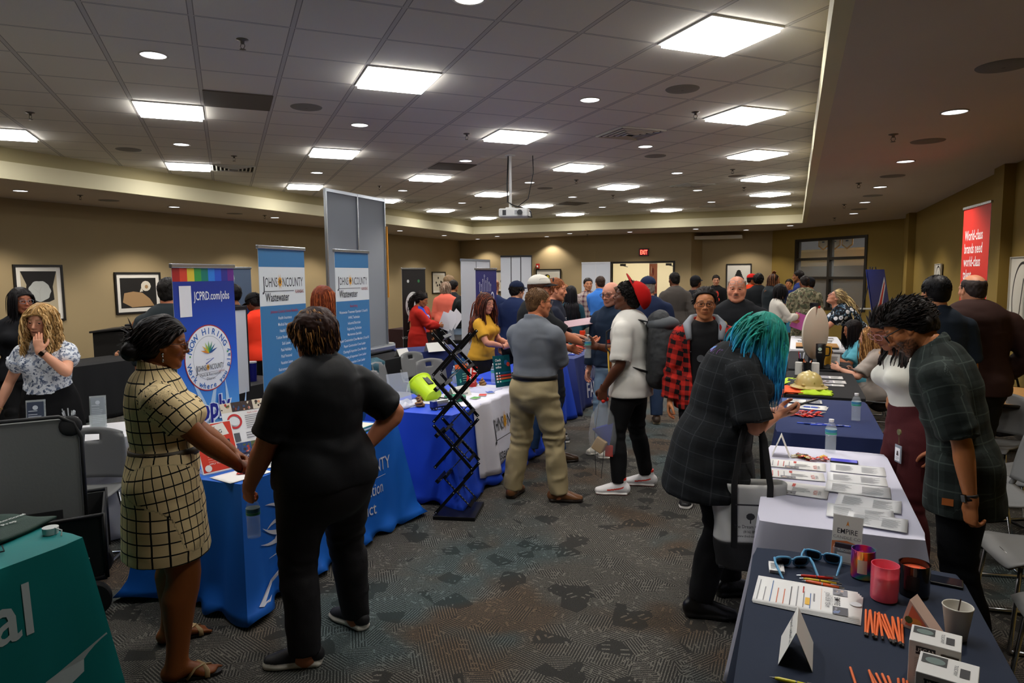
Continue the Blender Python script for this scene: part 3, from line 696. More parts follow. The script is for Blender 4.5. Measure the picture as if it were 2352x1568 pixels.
def garment(ctx,name,prims,mat,amp=.006,vox=None,post=None,colfn=None,uvr=(.16,.07),label=None,fs=1.0,seed=0,inflate_hem=None,relaxn=2,smooth=True):
 vox = vox or {0: .0085,1: .011,2: .015}[ctx['lod']]
 V,F = surface(prims,vox,post=post); V = relax(V,F,relaxn)
 # pattern coordinates from the nearest tube of cloth
 best = np.full(len(V),9.); U = np.zeros((len(V),2)); cid = np.zeros(len(V),int)
 for p in prims:
  if p.sub or not isinstance(p,Chain): continue
  d,u,v = p.ev(V,True); ax_ = vn(p.P[-1]-p.P[0]) if isinstance(p,Chain) else None; v = v if ax_ is None else (V-p.P[0])@ax_; m = d < best-(.0 if p.id else -.004); best = np.where(m,d,best); ur = uvr[0] if p.id == 0 else uvr[1]
  U[m,0] = (u*ur)[m]; U[m,1] = v[m]; cid = np.where(m,p.id,cid)
 if amp: V = folds(V,F,ctx,amp,sc=fs,seed=seed)
 col = colfn(V,cid,U) if colfn else None
 per = np.where(cid == 0,uvr[0],uvr[1])*2*math.pi; fu = U[F].copy(); c0 = cid[F[:,0]]; same = (cid[F] == c0[:,None]).all(1)
 u0 = fu[:,:1,0]; pp = per[F[:,0]][:,None]; fu[...,0] = fu[...,0]-pp*np.round((fu[...,0]-u0)/pp); fu[~same] = fu[~same][:,:1]
 o = meshobj(name,V,F,mat,ctx['root'],smooth=smooth,colattr=None if col is None else np.clip(col,0,1),uv=fu.reshape(-1,2))
 if label: o['label'] = label
 return o
def torso_chain(ctx,l0,l1,gr,flare=0,neckr=None,k=.03):
 s = ctx['s']; n = max(4,int((l1-l0)/.045)+1); P = []; A = []; B = []
 for l in np.linspace(l0,l1,n):
  c,a,b = ctx['sec'](l*s); fl = flare*max(0,(.1-l))/.3+(.012*min(1,-l/.12) if l < 0 else 0); P.append(c); A.append(a+gr+fl); B.append(b+gr+fl*.9)
 if neckr and l1 > .47: A[-1] = min(A[-1],ctx['nr']+neckr); B[-1] = min(B[-1],ctx['nr']+neckr)
 return Chain(P,A,B,ex=ctx['exT'],k=k,ref=2,flat=(1,1),id=0)
def sleeve_chain(ctx,key,ln,gr,flare=0):
 sh,el,wr,f = ctx['J'][key]; s = ctx['s']*ctx['lw']*(.92 if ctx['fem'] else 1); sd = 1 if key == 'ra' else -1; yx = ctx['yx']
 P = [sh-yx*sd*.055*ctx['s'],sh+(el-sh)*.05,sh+(el-sh)*.35]; Rr = [.05*s+gr,.059*s+gr,.055*s+gr+flare*.3]
 tot = ln
 if ln <= 1: P.append(sh+(el-sh)*ln); Rr.append(np.interp(ln,[0,.5,1],[.058,.05,.042])*s+gr+flare)
 else:
  P += [el,el+(wr-el)*(ln-1)*.4,el+(wr-el)*(ln-1)]; Rr += [.044*s+gr+flare*.5,.046*s+gr+flare*.7,np.interp(ln-1,[0,.4,1],[.044,.043,.028])*s+gr+flare]
 return Chain(P,Rr,ex=(0,.3,1),k=.028,ref=2,flat=(0,1),id=1 if sd > 0 else 2)
def top(ctx,c='222222',ln=.45,hem=-.06,gr=.017,neck=.018,col=None,flare=.0,sfl=.008,name='shirt',mat=None,amp=.011,collar=None,open_w=0,colfn=None,rough=.85,uvr=(.16,.07),label=None,neckl=.492,fs=1.,bump=(400,.15),cuffs=None,vneck=0,sides=('ra','la'),tuck=0,vox=None,hood=None):
 P = [torso_chain(ctx,hem,neckl,gr,flare,neck)]
 if tuck: P = [torso_chain(ctx,.05,neckl,gr-.009,0,neck)]; P[0].A[-8:] += 0
 s = ctx['s']
 P += [sleeve_chain(ctx,k,ln,gr,sfl) for k in sides if ln > 0]
 if ctx['bust']: P += [Ell(ctx['spine'](.33*s)+np.array([q*.072*s*ctx['bw'],ctx['B'][5]*.75+gr*.5,0]),np.array([.066,.055+.03*ctx['bust'],.064])*s*(.8+.3*ctx['bust'])*ctx['bw']**.5+gr*.6,k=.05) for q in (-1,1)]
 if hem < 0 and not ctx['seat'] and not tuck: P += [Ell(ctx['pel']+np.array([q*.075*s*ctx['bw'],-.055*s*ctx['bd'],-.03*s]),np.array([.08,.075,.085])*s*ctx['bw']+gr,k=.04) for q in (-1,1)]
 if hem < .02 and not tuck:
  for k in ('rl','ll'):
   hip,kn,ak,fr = ctx['J'][k]; l = s*ctx['lw']; P.append(Chain([hip+np.array([0,0,.03]),hip+(kn-hip)*.35,hip+(kn-hip)*.6],np.array([.093,.084,.076])*l+gr+.004,np.array([.1,.09,.08])*l+gr+.004,k=.04,ref=1))
 nb,nd,nr = ctx['nb'],ctx['nd'],ctx['nr']
 if collar is not None:   # standing / folded collar ring
  x_ = ctx['exT']; y_ = np.cross(nd,x_); rr = nr+.014; hh = collar
  ring = []
  for i in range(14):
   a = math.pi/2+.28+(2*math.pi-.56)*i/13; ring.append(nb+nd*(.012+hh*.4-.012*math.sin(a))+x_*math.cos(a)*rr*1.12+y_*(math.sin(a)*rr*1.12))
  P.append(Chain(ring,.007,hh*.62,ex=np.array([0,0,0.])+x_,k=.008,ref=1,id=0)); P[-1] = RingBand(ring,nd,.0075,hh*.6)
 if hood: P.append(Chain([nb+np.array([q*.09,-.02-.09*math.cos(q*1.5),.0]) for q in (-1,-.5,0,.5,1)],.035,k=.03,ref=2,id=0))
 hz = ctx['sec'](hem*s)[0]; post = None
 if tuck: hem = .05
 if hem < .02 or open_w or vneck:
  def post(G,X,Y,Z):
   if hem < .02 and not ctx['seat']: G = np.maximum(G,(hz[2]-.002-Z))
   if vneck:
    q = nb; G = np.maximum(G,-np.maximum(np.abs(X)-np.clip((Z-(q[2]-vneck))*.55,-1,.055),-(Y-q[1]-.0)))
   if open_w:
    w_ = open_w*(1+.5*np.clip((Z-hz[2])/.5,0,1)); G = np.maximum(G,-np.maximum(np.abs(X-ctx['pel'][0])-w_,-(Y-ctx['sec'](.2*s)[0][1])))
   return G
 m = mat or M('ffffff' if colfn else c,rough,bump=bump,attr='Col' if colfn else None,spec=.25,sheen=0)
 return garment(ctx,name,P,m,amp,post=post,colfn=colfn,uvr=uvr,label=label,fs=fs,vox=vox)
class RingBand:
 """upright band along a ring (collars, belts)"""
 def __init__(s,pts,up,th,hh,k=.006): s.p = np.array(pts); s.up = vn(up); s.th = th; s.hh = hh; s.k = k; s.sub = False; s.id = 0
 def bounds(s,m): return s.p.min(0)-s.hh-m,s.p.max(0)+s.hh+m
 def ev(s,Q,full=False):
  d = np.full(len(Q),1e3)
  for a,b in zip(s.p[:-1],s.p[1:]):
   ab = b-a; t = np.clip(((Q-a)@ab)/(ab@ab),0,1); q = Q-a-t[:,None]*ab; v = q@s.up; q2 = q-v[:,None]*s.up; h = np.linalg.norm(q2,axis=1)
   d = np.minimum(d,np.maximum(h-s.th,np.abs(v)-s.hh))
  return (d,d*0,d*0) if full else d
def pants(ctx,c='1a1a1c',gr=.010,ln=.97,wst=.09,flare=0,name='trousers',amp=.013,rough=.85,mat=None,label=None,bag=0,colfn=None,vox=None):
 s = ctx['s']; P = [torso_chain(ctx,-.10,wst,gr)]
 P[0].A[0] *= .8
 for k in ('rl','ll'):
  hip,kn,ak,fr = ctx['J'][k]; l = s*ctx['lw']; e = kn+(ak-kn)*ln
  P.append(Chain([hip+np.array([0,0,.02]),hip+(kn-hip)*.4,kn,kn+(ak-kn)*.4+np.array([0,-.008,0]),e],np.array([.092,.083,.06,.057,.045])*l+gr+np.array([0,bag*.5,bag,bag,bag+flare]),np.array([.1,.09,.064,.062,.047])*l+gr+np.array([0,bag*.5,bag,bag,bag+flare]),k=.03,ref=3,flat=(0,1),id=3 if k == 'rl' else 4))
 P += [Ell(ctx['pel']+np.array([q*.075*s*ctx['bw'],-.055*s*ctx['bd'],-.03*s]),np.array([.08,.075,.085])*s*ctx['bw']+gr,k=.03) for q in (-1,1)]
 return garment(ctx,name,P,mat or M(c if not colfn else 'ffffff',rough,bump=(300,.2),spec=.25,attr='Col' if colfn else None),amp,label=label,colfn=colfn,vox=vox)
def skirt(ctx,c='111111',ln=.5,wst=.14,gr=.014,flare=.02,name='skirt',mat=None,amp=.008,label=None):
 P = [torso_chain(ctx,-ln,wst,gr,flare)]; s = ctx['s']
 P += [Ell(ctx['pel']+np.array([q*.075*s*ctx['bw'],-.055*s*ctx['bd'],-.03*s]),np.array([.08,.075,.085])*s*ctx['bw']+gr,k=.04) for q in (-1,1)]
 return garment(ctx,name,P,mat or M(c,.85,bump=(300,.2),spec=.2),amp,label=label)
def shoes(ctx,c='151515',sole='e8e4dc',st='sneaker',sh=.026,acc=None,name='shoe',label=None,hi=.09):
 s = ctx['s']
 for k in ('rl','ll'):
  hip,kn,ak,fr = ctx['J'][k]; a = R(fr); fd = np.array([-math.sin(a),math.cos(a),0]); fx = np.array([math.cos(a),math.sin(a),0]); b = np.array([ak[0],ak[1],0])
  z = lambda q: np.array([0,0,q])
  P = [Chain([b-fd*.055*s+z(.05),b+fd*.02*s+z(.052),b+fd*.08*s+z(.045),b+fd*.135*s+z(.034),b+fd*.175*s+z(.03)],np.array([.037,.038,.043,.047,.035])*s+.003,np.array([.048,.05,.042,.032,.024])*s,ex=fx,k=.02,ref=3),
   Chain([b-fd*.01+z(.06),b-fd*.012+z(hi)],.046*s,.05*s,ex=fx,k=.02,ref=1,flat=(0,1))]
  pb = 1.0
  P += [Chain([b-fd*.058*s+z(sh*.5),b+fd*.04*s+z(sh*.5),b+fd*.12*s+z(sh*.5),b+fd*.178*s+z(sh*.5)],np.array([.041,.040,.052,.04])*s+.003,[sh*.75]*4,ex=fx,k=.004,ref=3)]
  def post(G,X,Y,Z): return np.maximum(G,-Z+.001)
  V,F = surface(P,{0: .004,1: .006,2: .009}[ctx['lod']],post=post); V = relax(V,F,1)
  up = np.array(s2l(c)); so = np.array(s2l(sole)); ac = np.array(s2l(acc)) if acc else up
  t = (V-b)@fd; C = np.where((V[:,2] < sh)[:,None],so,up)
  if acc:
   xx = np.abs((V-b)@fx); sw = np.abs(V[:,2]-(.045+.03*np.clip((.1*s-t)/.15,0,1)**2)) < .006
   C = np.where((sw & (t > -.04) & (t < .1) & (V[:,2] > sh))[:,None],ac,C); C = np.where((V[:,2] > hi-.022)[:,None],ac,C); C = np.where(((V[:,2] < sh*.35))[:,None],ac,C)
  o = meshobj(name,V,F,M('ffffff',.55 if st != 'boot' else .3,attr='Col',bump=(90,.1)),ctx['root'],smooth=True,colattr=C)
  if label: o['label'] = label
  if st == 'sneaker' and ctx['lod'] < 2:
   mb = MB()
   for i in range(5):
    y0 = .045+.016*i; zz = .098-.011*i
    mb.tube([b+fd*(y0*s)-fx*.022*s+z(zz*s-.004),b+fd*((y0+.008)*s)+z(zz*s+.006),b+fd*((y0+.002)*s)+fx*.022*s+z(zz*s-.004)],.0028,6)
   mb.build('shoelace',M(sole if not acc else 'f2f2f2',.8),o,smooth=True)
def glasses(ctx,c='111111',r=.0014,w=.024,h=.017,tint=None,up=0,name='glasses',z=.004,rnd=.35):
 Rh,hc,hs = ctx['Rh'],ctx['hc'],ctx['hs']; mb = MB(); tr = lambda p: hc+Rh@(np.array(p)*hs)
 RX = rotm(0,up,0) if up else np.eye(3)
 def q(p):
  p = np.array(p,float); p = RX@(p-np.array([0,0,.02]))+np.array([0,0,.02]) if up else p; return tr(p)
 fr = M(c,.3,spec=.6); mb.mat(fr)
 for sd in (-1,1):
  pts = []
  for i in range(25):
   a = 2*math.pi*i/24; cx,cz = math.cos(a),math.sin(a); pw = rnd*2+.0
   x = np.sign(cx)*abs(cx)**.65*w; zz = np.sign(cz)*abs(cz)**.65*h; pts.append(q((sd*.033+x,.1085-.35*abs(sd*.033+x)**1.35,z-.002+zz)))
  mb.tube(pts,r*1.25,6,cap=False); x0 = sd*(.033+w)
  mb.tube([q((x0,.1085-.35*abs(x0)**1.35,z+.006)),q((sd*.074,.08,z+.008)),q((sd*.082,.02,z+.004)),q((sd*.082,-.012,z+.0)),q((sd*.08,-.028,z-.02))],r,6)
 mb.tube([q((-.010,.106,z+.003)),q((0,.1085,z+.006)),q((.010,.106,z+.003))],r*1.2,6)
 o = mb.build(name,parent=ctx['root'],smooth=True)
 m2 = MB().mat(M(tint or 'dfe6ee',.05,tr=0 if tint else 1,spec=.8,alpha=1 if tint else .15))
 for sd in (-1,1):
  V = []
  for i in range(24):
   a = 2*math.pi*i/24; cx,cz = math.cos(a),math.sin(a); x = np.sign(cx)*abs(cx)**.65*w; zz = np.sign(cz)*abs(cz)**.65*h; V.append(q((sd*.033+x,.108-.35*abs(sd*.033+x)**1.35,z-.002+zz)))
  m2.add(V,[tuple(range(24))])
 m2.build('lens',parent=o); return o
def cap(ctx,c='b01515',brim='c01818',back=False,logo=None,name='cap',flatb=0,lift=0,label=None,tilt=0,big=1.0,shift=(0,0,0)):
 Rh,hc,hs = ctx['Rh'],ctx['hc'],ctx['hs']; up = np.array(s2l(c)); yb = -1 if back else 1
 T = rotm(0,tilt,0)
 P = [Ell((0,-.014,.05+lift),(.092,.112,.09),k=.01)]
 def post(G,X,Y,Z): return np.maximum(G,-(Z-(.05+lift+yb*.10*(Y+.014))))
 V,F = surface(P,.005,post=post); N = normals(V,F); an = np.arctan2(V[:,1]+.014,V[:,0]); V = V-N*(np.exp(-((an*3/math.pi+3.5) % 1-.5)**2/.0016)*.0012)[:,None]
 C = np.tile(up,(len(V),1)); r = math.hypot
 def brimf(i,j):
  a = (i-.5)*2.3; r0 = .095; e = .075*(1-(abs(i-.5)*2)**2.6*.9)*j; x = math.sin(a)*(r0-.004); y = math.cos(a)*.108
  return (x*(1+e*1.2),yb*(y+e)-.014,.062+lift-.03*(abs(i-.5)*2)**2*(1-flatb)-.12*e)
 b = MB(); b.surf(brimf,20,6); bv = np.array(b.v); bf = np.array(b.f); bv2 = bv-np.array([0,0,.003]); nb_ = len(bv)
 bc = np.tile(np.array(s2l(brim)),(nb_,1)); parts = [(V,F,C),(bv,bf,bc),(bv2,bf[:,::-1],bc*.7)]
 bt = MB(); bt.ball((0,-.014,.138+lift),.007,6); parts.append((np.array(bt.v),np.array(bt.f),np.tile(up,(len(bt.v),1))))
 V,F,C = merge(parts); o = meshobj(name,((V@T.T)*big+np.array(shift))*hs@Rh.T+hc,F,M('ffffff',.85,attr='Col',bump=(400,.2),spec=.2),ctx['root'],smooth=True,colattr=C)
 if label: o['label'] = label
 return o
def chestprint(ctx,fn,x=0,l=.34,back=False,dy=.018,name='printed_motif'):
 """print that follows the curve of chest or back"""
 p = Print(.0008); fn(p); s = ctx['s']; sg = -1 if back else 1; c0 = ctx['spine'](l*s)
 def w(px,py,pz):
  ll = l*s+py; c,a,b = ctx['sec'](ll); a += dy; b += dy; X = (x+px)*(-sg if True else 1); X = -X if back else X; xx = min(.97,abs(X)/a); y = math.sqrt(1-xx*xx)*b
  bu = 0
  if ctx['bust'] and not back:
   for q in (-1,1): bu = max(bu,.035*ctx['bust']*math.exp(-((X-q*.075)**2+(ll-.33*s)**2)/.004))
  return (c[0]+X,c[1]+sg*(y+bu+pz),c[2])
 if back: p.v = [(-q[0],q[1],q[2]) for q in p.v]
 p.warp(w); return p.build(name,parent=ctx['root'])
def belt(ctx,c='15120f',l=.095,gr=.016,hh=.018,buckle=None):
 P = torso_chain(ctx,l-.03,l+.03,gr+.004); s = ctx['s']; cpt,a,b = ctx['sec'](l*s); mb = MB(); ex = ctx['exT']; ey = np.cross([0,0,1],ex); V = []; n = 40
 for i in range(n):
  t = 2*math.pi*i/n; q = cpt+ex*math.cos(t)*(a+gr)+ey*math.sin(t)*(b+gr); V += [q-np.array([0,0,hh]),q+np.array([0,0,hh])]
 mb.add([tuple(v) for v in V],[(2*i,(2*i+2) % (2*n),(2*i+3) % (2*n),2*i+1) for i in range(n)]); return mb.build('belt',M(c,.5),ctx['root'],smooth=True,solid=.006)
def wristband(ctx,key,c='111111',r=.032,w=.012,t=.0,name='bracelet',face=None,off=.02):
 sh,el,wr,f = ctx['J'][key]; d = vn(wr-el); p = wr-d*off; mb = MB().mat(M(c,.5)); s = ctx['s']*ctx['lw']
 q = np.cross(d,ctx['hands'][0 if key == 'ra' else 1][2]); rr = r*s*(.92 if ctx['fem'] else 1)
 mb.tube([p-d*w,p-d*w*.5,p+d*w*.5,p+d*w],[rr*.97,rr,rr,rr*.97],20,cap=False,flat=.85,up=np.cross(d,q)); o = mb.build(name,parent=ctx['root'],smooth=True,solid=.003)
 if face:
  bn = -vn(ctx['hands'][0 if key == 'ra' else 1][2]); m = MB().mat(M(face,.15,spec=.8)); m.box(p+bn*(rr*.88+.003),(.03,.034,.008),Matrix(((q[0],d[0],bn[0]),(q[1],d[1],bn[1]),(q[2],d[2],bn[2])))); m.build('watch_face',parent=o,bev=.002)
# ---------------------------------------------------------------- the room
XL,XR,YF,YB,ZC,ZS = -11.25,2.35,-4.0,22.4,3.51,3.115
CX0,CX1,CY0,CY1 = -9.2,.22,-3.0,19.1
def carpet():
 m,nt,b = newmat('carpet'); tc = node(nt,'TexCoord'); P = tc.outputs['Object']
 def vor(sc,rnd=1): v = node(nt,'TexVoronoi',Scale=sc,Randomness=rnd); link(nt,P,v.inputs['Vector']); return v
 def stripes(vr,freq,duty,seed):
  sx = node(nt,'SeparateColor'); link(nt,vr.outputs['Color'],sx.inputs[0])
  a = mth(nt,'MULTIPLY',mth(nt,'ROUND',mth(nt,'MULTIPLY',sx.outputs[seed % 3],5)),math.pi/5)
  rt = node(nt,'VectorRotate'); rt.rotation_type = 'Z_AXIS'; link(nt,P,rt.inputs['Vector']); link(nt,a,rt.inputs['Angle'])
  sp = node(nt,'SeparateXYZ'); link(nt,rt.outputs[0],sp.inputs[0])
  st = mth(nt,'LESS_THAN',mth(nt,'FRACT',mth(nt,'MULTIPLY',sp.outputs[0],freq)),duty)
  return st,sx.outputs[(seed+1) % 3],sp
 v1 = vor(7.5); s1,r1,p1 = stripes(v1,66,.42,0)
 v2 = vor(12,1); s2,r2,p2 = stripes(v2,24,.3,1)
 # leaf flecks: short dashes only in some cells
 d2 = mth(nt,'LESS_THAN',mth(nt,'FRACT',mth(nt,'MULTIPLY',p2.outputs[1],11)),.5)
 leaf = mth(nt,'MULTIPLY',mth(nt,'MULTIPLY',s2,d2),mth(nt,'GREATER_THAN',r2,.55))
 hat = mth(nt,'MULTIPLY',s1,mth(nt,'GREATER_THAN',r1,.14))
 n1 = node(nt,'TexNoise',Scale=230,Detail=2); link(nt,P,n1.inputs['Vector'])
 n2 = node(nt,'TexNoise',Scale=1.1,Detail=2); link(nt,P,n2.inputs['Vector'])
 n3 = node(nt,'TexNoise',Scale=.8,Detail=2); mp = node(nt,'Mapping'); mp.inputs['Location'].default_value = (7,3,1); link(nt,P,mp.inputs[0]); link(nt,mp.outputs[0],n3.inputs['Vector'])
 sm = lambda x,a,c: mth(nt,'MINIMUM',1,mth(nt,'MAXIMUM',0,mth(nt,'DIVIDE',mth(nt,'SUBTRACT',x,a),c-a)))
 brown = sm(n2.outputs[0],.52,.60); teal = sm(n3.outputs[0],.5,.6)
 base = mixc(nt,brown,mixc(nt,teal,'302f2d','2b3232'),'33302c')
 lite = mixc(nt,brown,mixc(nt,teal,'8f8a80','7b8888'),'86705a')
 f = mth(nt,'MULTIPLY',mth(nt,'MAXIMUM',hat,leaf),sm(n1.outputs[0],.38,.62))
 col = mixc(nt,mth(nt,'ADD',mth(nt,'MULTIPLY',f,.72),mth(nt,'MULTIPLY',sm(n1.outputs[0],.5,.7),.10)),base,lite)
 link(nt,col,b.inputs['Base Color']); b.inputs['Roughness'].default_value = .95; b.inputs['Specular IOR Level'].default_value = .1
 bp = node(nt,'Bump',Strength=.4,Distance=.004); link(nt,n1.outputs[0],bp.inputs['Height']); link(nt,bp.outputs[0],b.inputs['Normal'])
 return m
def tiles():
 m,nt,b = newmat('ceiling_tile'); tc = node(nt,'TexCoord'); sp = node(nt,'SeparateXYZ'); link(nt,tc.outputs['Object'],sp.inputs[0]); k = 1/math.sqrt(2)/.61
 u = mth(nt,'SUBTRACT',mth(nt,'MULTIPLY',mth(nt,'ADD',sp.outputs[0],sp.outputs[1]),k),1.785)
 v = mth(nt,'SUBTRACT',mth(nt,'MULTIPLY',mth(nt,'SUBTRACT',sp.outputs[1],sp.outputs[0]),k),6.029)
 def edge(x,wd): f = mth(nt,'FRACT',x); return mth(nt,'LESS_THAN',mth(nt,'MINIMUM',f,mth(nt,'SUBTRACT',1,f)),wd)
 bar = mth(nt,'MAXIMUM',edge(u,.022),edge(v,.012)); gap = mth(nt,'MAXIMUM',edge(u,.032),edge(v,.02))
 n = node(nt,'TexNoise',Scale=120,Detail=4,Roughness=.7); link(nt,tc.outputs['Object'],n.inputs['Vector'])
 c = mixc(nt,mth(nt,'MULTIPLY',n.outputs[0],.35),'ede6d8','d0c9bb')
 c = mixc(nt,gap,c,'9c958b'); c = mixc(nt,bar,c,'d2ccc2')  # tile edges darkened: shade of the recessed joint put into the colour
 link(nt,c,b.inputs['Base Color']); b.inputs['Roughness'].default_value = .9; b.inputs['Specular IOR Level'].default_value = .2
 bp = node(nt,'Bump',Strength=.5,Distance=.01); link(nt,mth(nt,'SUBTRACT',mth(nt,'MULTIPLY',n.outputs[0],.3),gap),bp.inputs['Height']); link(nt,bp.outputs[0],b.inputs['Normal'])
 return m
def paint(c,name='paint',wear=.06):
 m,nt,b = newmat(name); tc = node(nt,'TexCoord'); n = node(nt,'TexNoise',Scale=1.3,Detail=3); link(nt,tc.outputs['Object'],n.inputs['Vector'])
 r = s2l(c); c2 = tuple(x*(1-wear*2) for x in r)
 mx = nt.nodes.new('ShaderNodeMix'); mx.data_type = 'RGBA'; mx.inputs[6].default_value = (*r,1); mx.inputs[7].default_value = (*c2,1); link(nt,n.outputs[0],mx.inputs[0]); link(nt,mx.outputs[2],b.inputs['Base Color'])
 n2 = node(nt,'TexNoise',Scale=160,Detail=2); link(nt,tc.outputs['Object'],n2.inputs['Vector']); bp = node(nt,'Bump',Strength=.08,Distance=.004); link(nt,n2.outputs[0],bp.inputs['Height']); link(nt,bp.outputs[0],b.inputs['Normal'])
 b.inputs['Roughness'].default_value = .75; b.inputs['Specular IOR Level'].default_value = .3
 return m
def st(name,mb,mat=None,**kw): o = mb.build(name,mat,**kw); o['kind'] = 'structure'; return o
CREAM,GOLD,SOFF = paint('a8946e'),paint('8f7637'),paint('cfc0b0')
fl = MB(); fl.bb(XL-.3,XR+.3,YF-.3,27,-.12,0); st('floor',fl,carpet())
ce = MB(); ce.bb(CX0-.1,CX1+.1,CY0-.1,CY1+.1,ZC,ZC+.08); st('ceiling',ce,tiles())
sf = MB()
sf.bb(XL-.2,CX0,YF,YB+.3,ZS,ZC+.1).bb(CX1,XR+.2,YF,YB+.3,ZS,ZC+.1).bb(CX0,CX1,CY1,YB+.3,ZS,ZC+.1).bb(CX0,CX1,YF,CY0,ZS,ZC+.1)
st('ceiling_soffit',sf,SOFF)
lo,up = paint('dcd2ae'),paint('a99c74')
for i,(x0,x1,y0,y1,dx,dy) in enumerate([(CX0,CX0,CY0,CY1,1,0),(CX1,CX1,CY0,CY1,-1,0),(CX0,CX1,CY1,CY1,0,-1),(CX0,CX1,CY0,CY0,0,1)]):
 mb = MB(); t = .09
 mb.mat(up).bb(*sorted((x0,x1+dx*.02)),*sorted((y0,y1+dy*.02)),ZS+.22,ZC)
 mb.mat(lo).bb(*sorted((x0,x1+dx*t)),*sorted((y0,y1+dy*t)),ZS+.001,ZS+.215)
 st('trim_%d' % (i+1),mb)
def wall(name,a,b,z0=0,z1=ZS+.1,mat=CREAM,t=.15,holes=()):
 a = Vector(a); b = Vector(b); d = (b-a); L = d.length; mb = MB(); mb.X = Matrix.Translation((a.x,a.y,0)) @ Matrix.Rotation(math.atan2(d.y,d.x),4,'Z')
 xs = 0
 for h0,h1,hz0,hz1 in holes:
  mb.bb(xs,h0,0,t,z0,z1); mb.bb(h0,h1,0,t,hz1,z1)
  if hz0 > 0: mb.bb(h0,h1,0,t,z0,hz0)
  xs = h1
 mb.bb(xs,L,0,t,z0,z1); return st(name,mb,mat)
def board(name,a,b,holes=()):
 a = Vector(a); b = Vector(b); d = (b-a); mb = MB(); mb.X = Matrix.Translation((a.x,a.y,0)) @ Matrix.Rotation(math.atan2(d.y,d.x),4,'Z'); xs = 0
 for h0,h1 in list(holes)+[(d.length,0)]:
  mb.bb(xs,h0,-.012,0,0,.1); xs = h1
 return st(name,mb,M('3a352e',.6))
PL = [(-11.25,22.4),(-8.6,21.95),(-5.95,21.5),(-2.95,21.5),(-2.7,22.1),(-.66,22.1),(2.35,18.68)]
wall('wall_left',(XL,YF),PL[0],mat=CREAM); board('baseboard_left',(XL,YF),PL[0])
DR = (-5.42+5.95,-3.49+5.95)
for i in range(6):
 if i == 2: wall('wall_back',PL[i],PL[i+1],mat=CREAM,holes=[(DR[0],DR[1],0,2.2)]); board('baseboard_back',PL[i],PL[i+1],[DR])
 elif i == 5:
  L5 = (Vector(PL[6])-Vector(PL[5])).length; W0 = .97; W1 = W0+2.55
  wall('wall_diagonal',PL[i],PL[i+1],mat=GOLD,holes=[(W0,W1,.85,2.8)]); board('baseboard_diagonal',PL[i],PL[i+1])
 else: wall('wall_back',PL[i],PL[i+1],mat=CREAM); board('baseboard_back',PL[i],PL[i+1])
wall('wall_right',PL[6],(XR,YF),mat=GOLD); board('baseboard_right',PL[6],(XR,YF))
pm = MB(); pm.bb(XR-.14,XR,16.9,17.35,0,ZS); st('wall_right_pilaster',pm,GOLD)
pm = MB(); pm.bb(XR-.12,XR,9.75,10.2,0,ZS); st('wall_right_pilaster',pm,GOLD)
wall('wall_front',(XR,YF),(XL,YF),mat=CREAM)
# doorway with hall beyond
BR = M('2c2720',.45,metal=.3)
mb = MB().mat(BR); x0,x1 = -5.42,-3.49
mb.bb(x0-.06,x0,21.46,21.66,0,2.26).bb(x1,x1+.06,21.46,21.66,0,2.26).bb(x0,x1,21.46,21.66,2.2,2.26)
dfr = st('door_1',mb)
for sx in (-5.2,-3.75):
 c = MB().mat(M('55504a',.4,metal=.8)); c.bb(sx,sx+.18,21.7,21.76,2.12,2.19); c.tube([(sx+.09,21.7,2.13),(sx+.2,21.9,2.1),(sx+.1,22.1,2.12)],.012,6); c.build('door_closer',parent=dfr)
HALL = M('e8d9b0',.8)
mb = MB(); mb.bb(-7.5,-1.5,24.9,25,0,2.9).bb(-6.7,-6.6,21.95,25,0,2.9).bb(-1.6,-1.5,22.4,25,0,2.9); st('wall_hall',mb,HALL)
mb = MB(); mb.bb(-6.7,-1.5,21.66,25,2.9,3.0); st('ceiling_hall',mb,M('d8d2c4',.8))
for hx in (-5.4,-3.2):
 e = empty('ceiling_light','flat square ceiling light in the hall beyond the double doors','light',(hx,23.3,2.89),group='hall ceiling lights')
 m2 = MB().mat(M('ffffff',em=30)); m2.bb(-.3,.3,-.3,.3,-.01,0); m2.build('diffuser',parent=e)
hp_ = empty('hall_poster','colourful narrow photo banner standing in the hall beyond the doors','banner',(-4.42,23.2,0),R(10)); p = Print(.001); p.X = Matrix.Rotation(R(90),4,'X'); p.photo(-.13,.1,.13,2.2,5,('7a3a34','b06a50','3a3f5a','d9b8a0')); p.photo(-.13,1.2,.13,2.2,8,('8a3a34','c07a60','3a4f6a','d9b8a0')); p.build('banner_print',parent=hp_); a = MB().mat(M('c9c9cc',.4)); a.bb(-.13,.13,.002,.02,.05,2.22).bb(-.14,.14,-.1,.1,0,.05); a.build('stand',parent=hp_)
# window in the diagonal wall, atrium beyond
d5 = (Vector(PL[6])-Vector(PL[5])).normalized(); WX = Matrix.Translation((PL[5][0],PL[5][1],0)) @ Matrix.Rotation(math.atan2(d5.y,d5.x),4,'Z')
mb = MB().mat(BR); mb.X = WX; fy0,fy1 = -.02,.14
for x in (W0,(W0+W1)/2-.04,W1-.08): mb.bb(x,x+.08,fy0,fy1,.85,2.8)
for z in (.85,1.68,2.2,2.73): mb.bb(W0,W1,fy0+.005,fy1-.005,z,z+.07)
wf = st('window_1',mb)
mb = MB().mat(M('c9d0d0',.03,spec=.6,alpha=.10)); mb.X = WX
for x in (W0+.08,(W0+W1)/2+.04):
 for z0,z1 in ((.92,1.68),(1.75,2.2),(2.27,2.73)): mb.bb(x,x+(W1-W0)/2-.12,.06,.066,z0,z1)
mb.build('pane',parent=wf)
mb = MB(); mb.X = WX
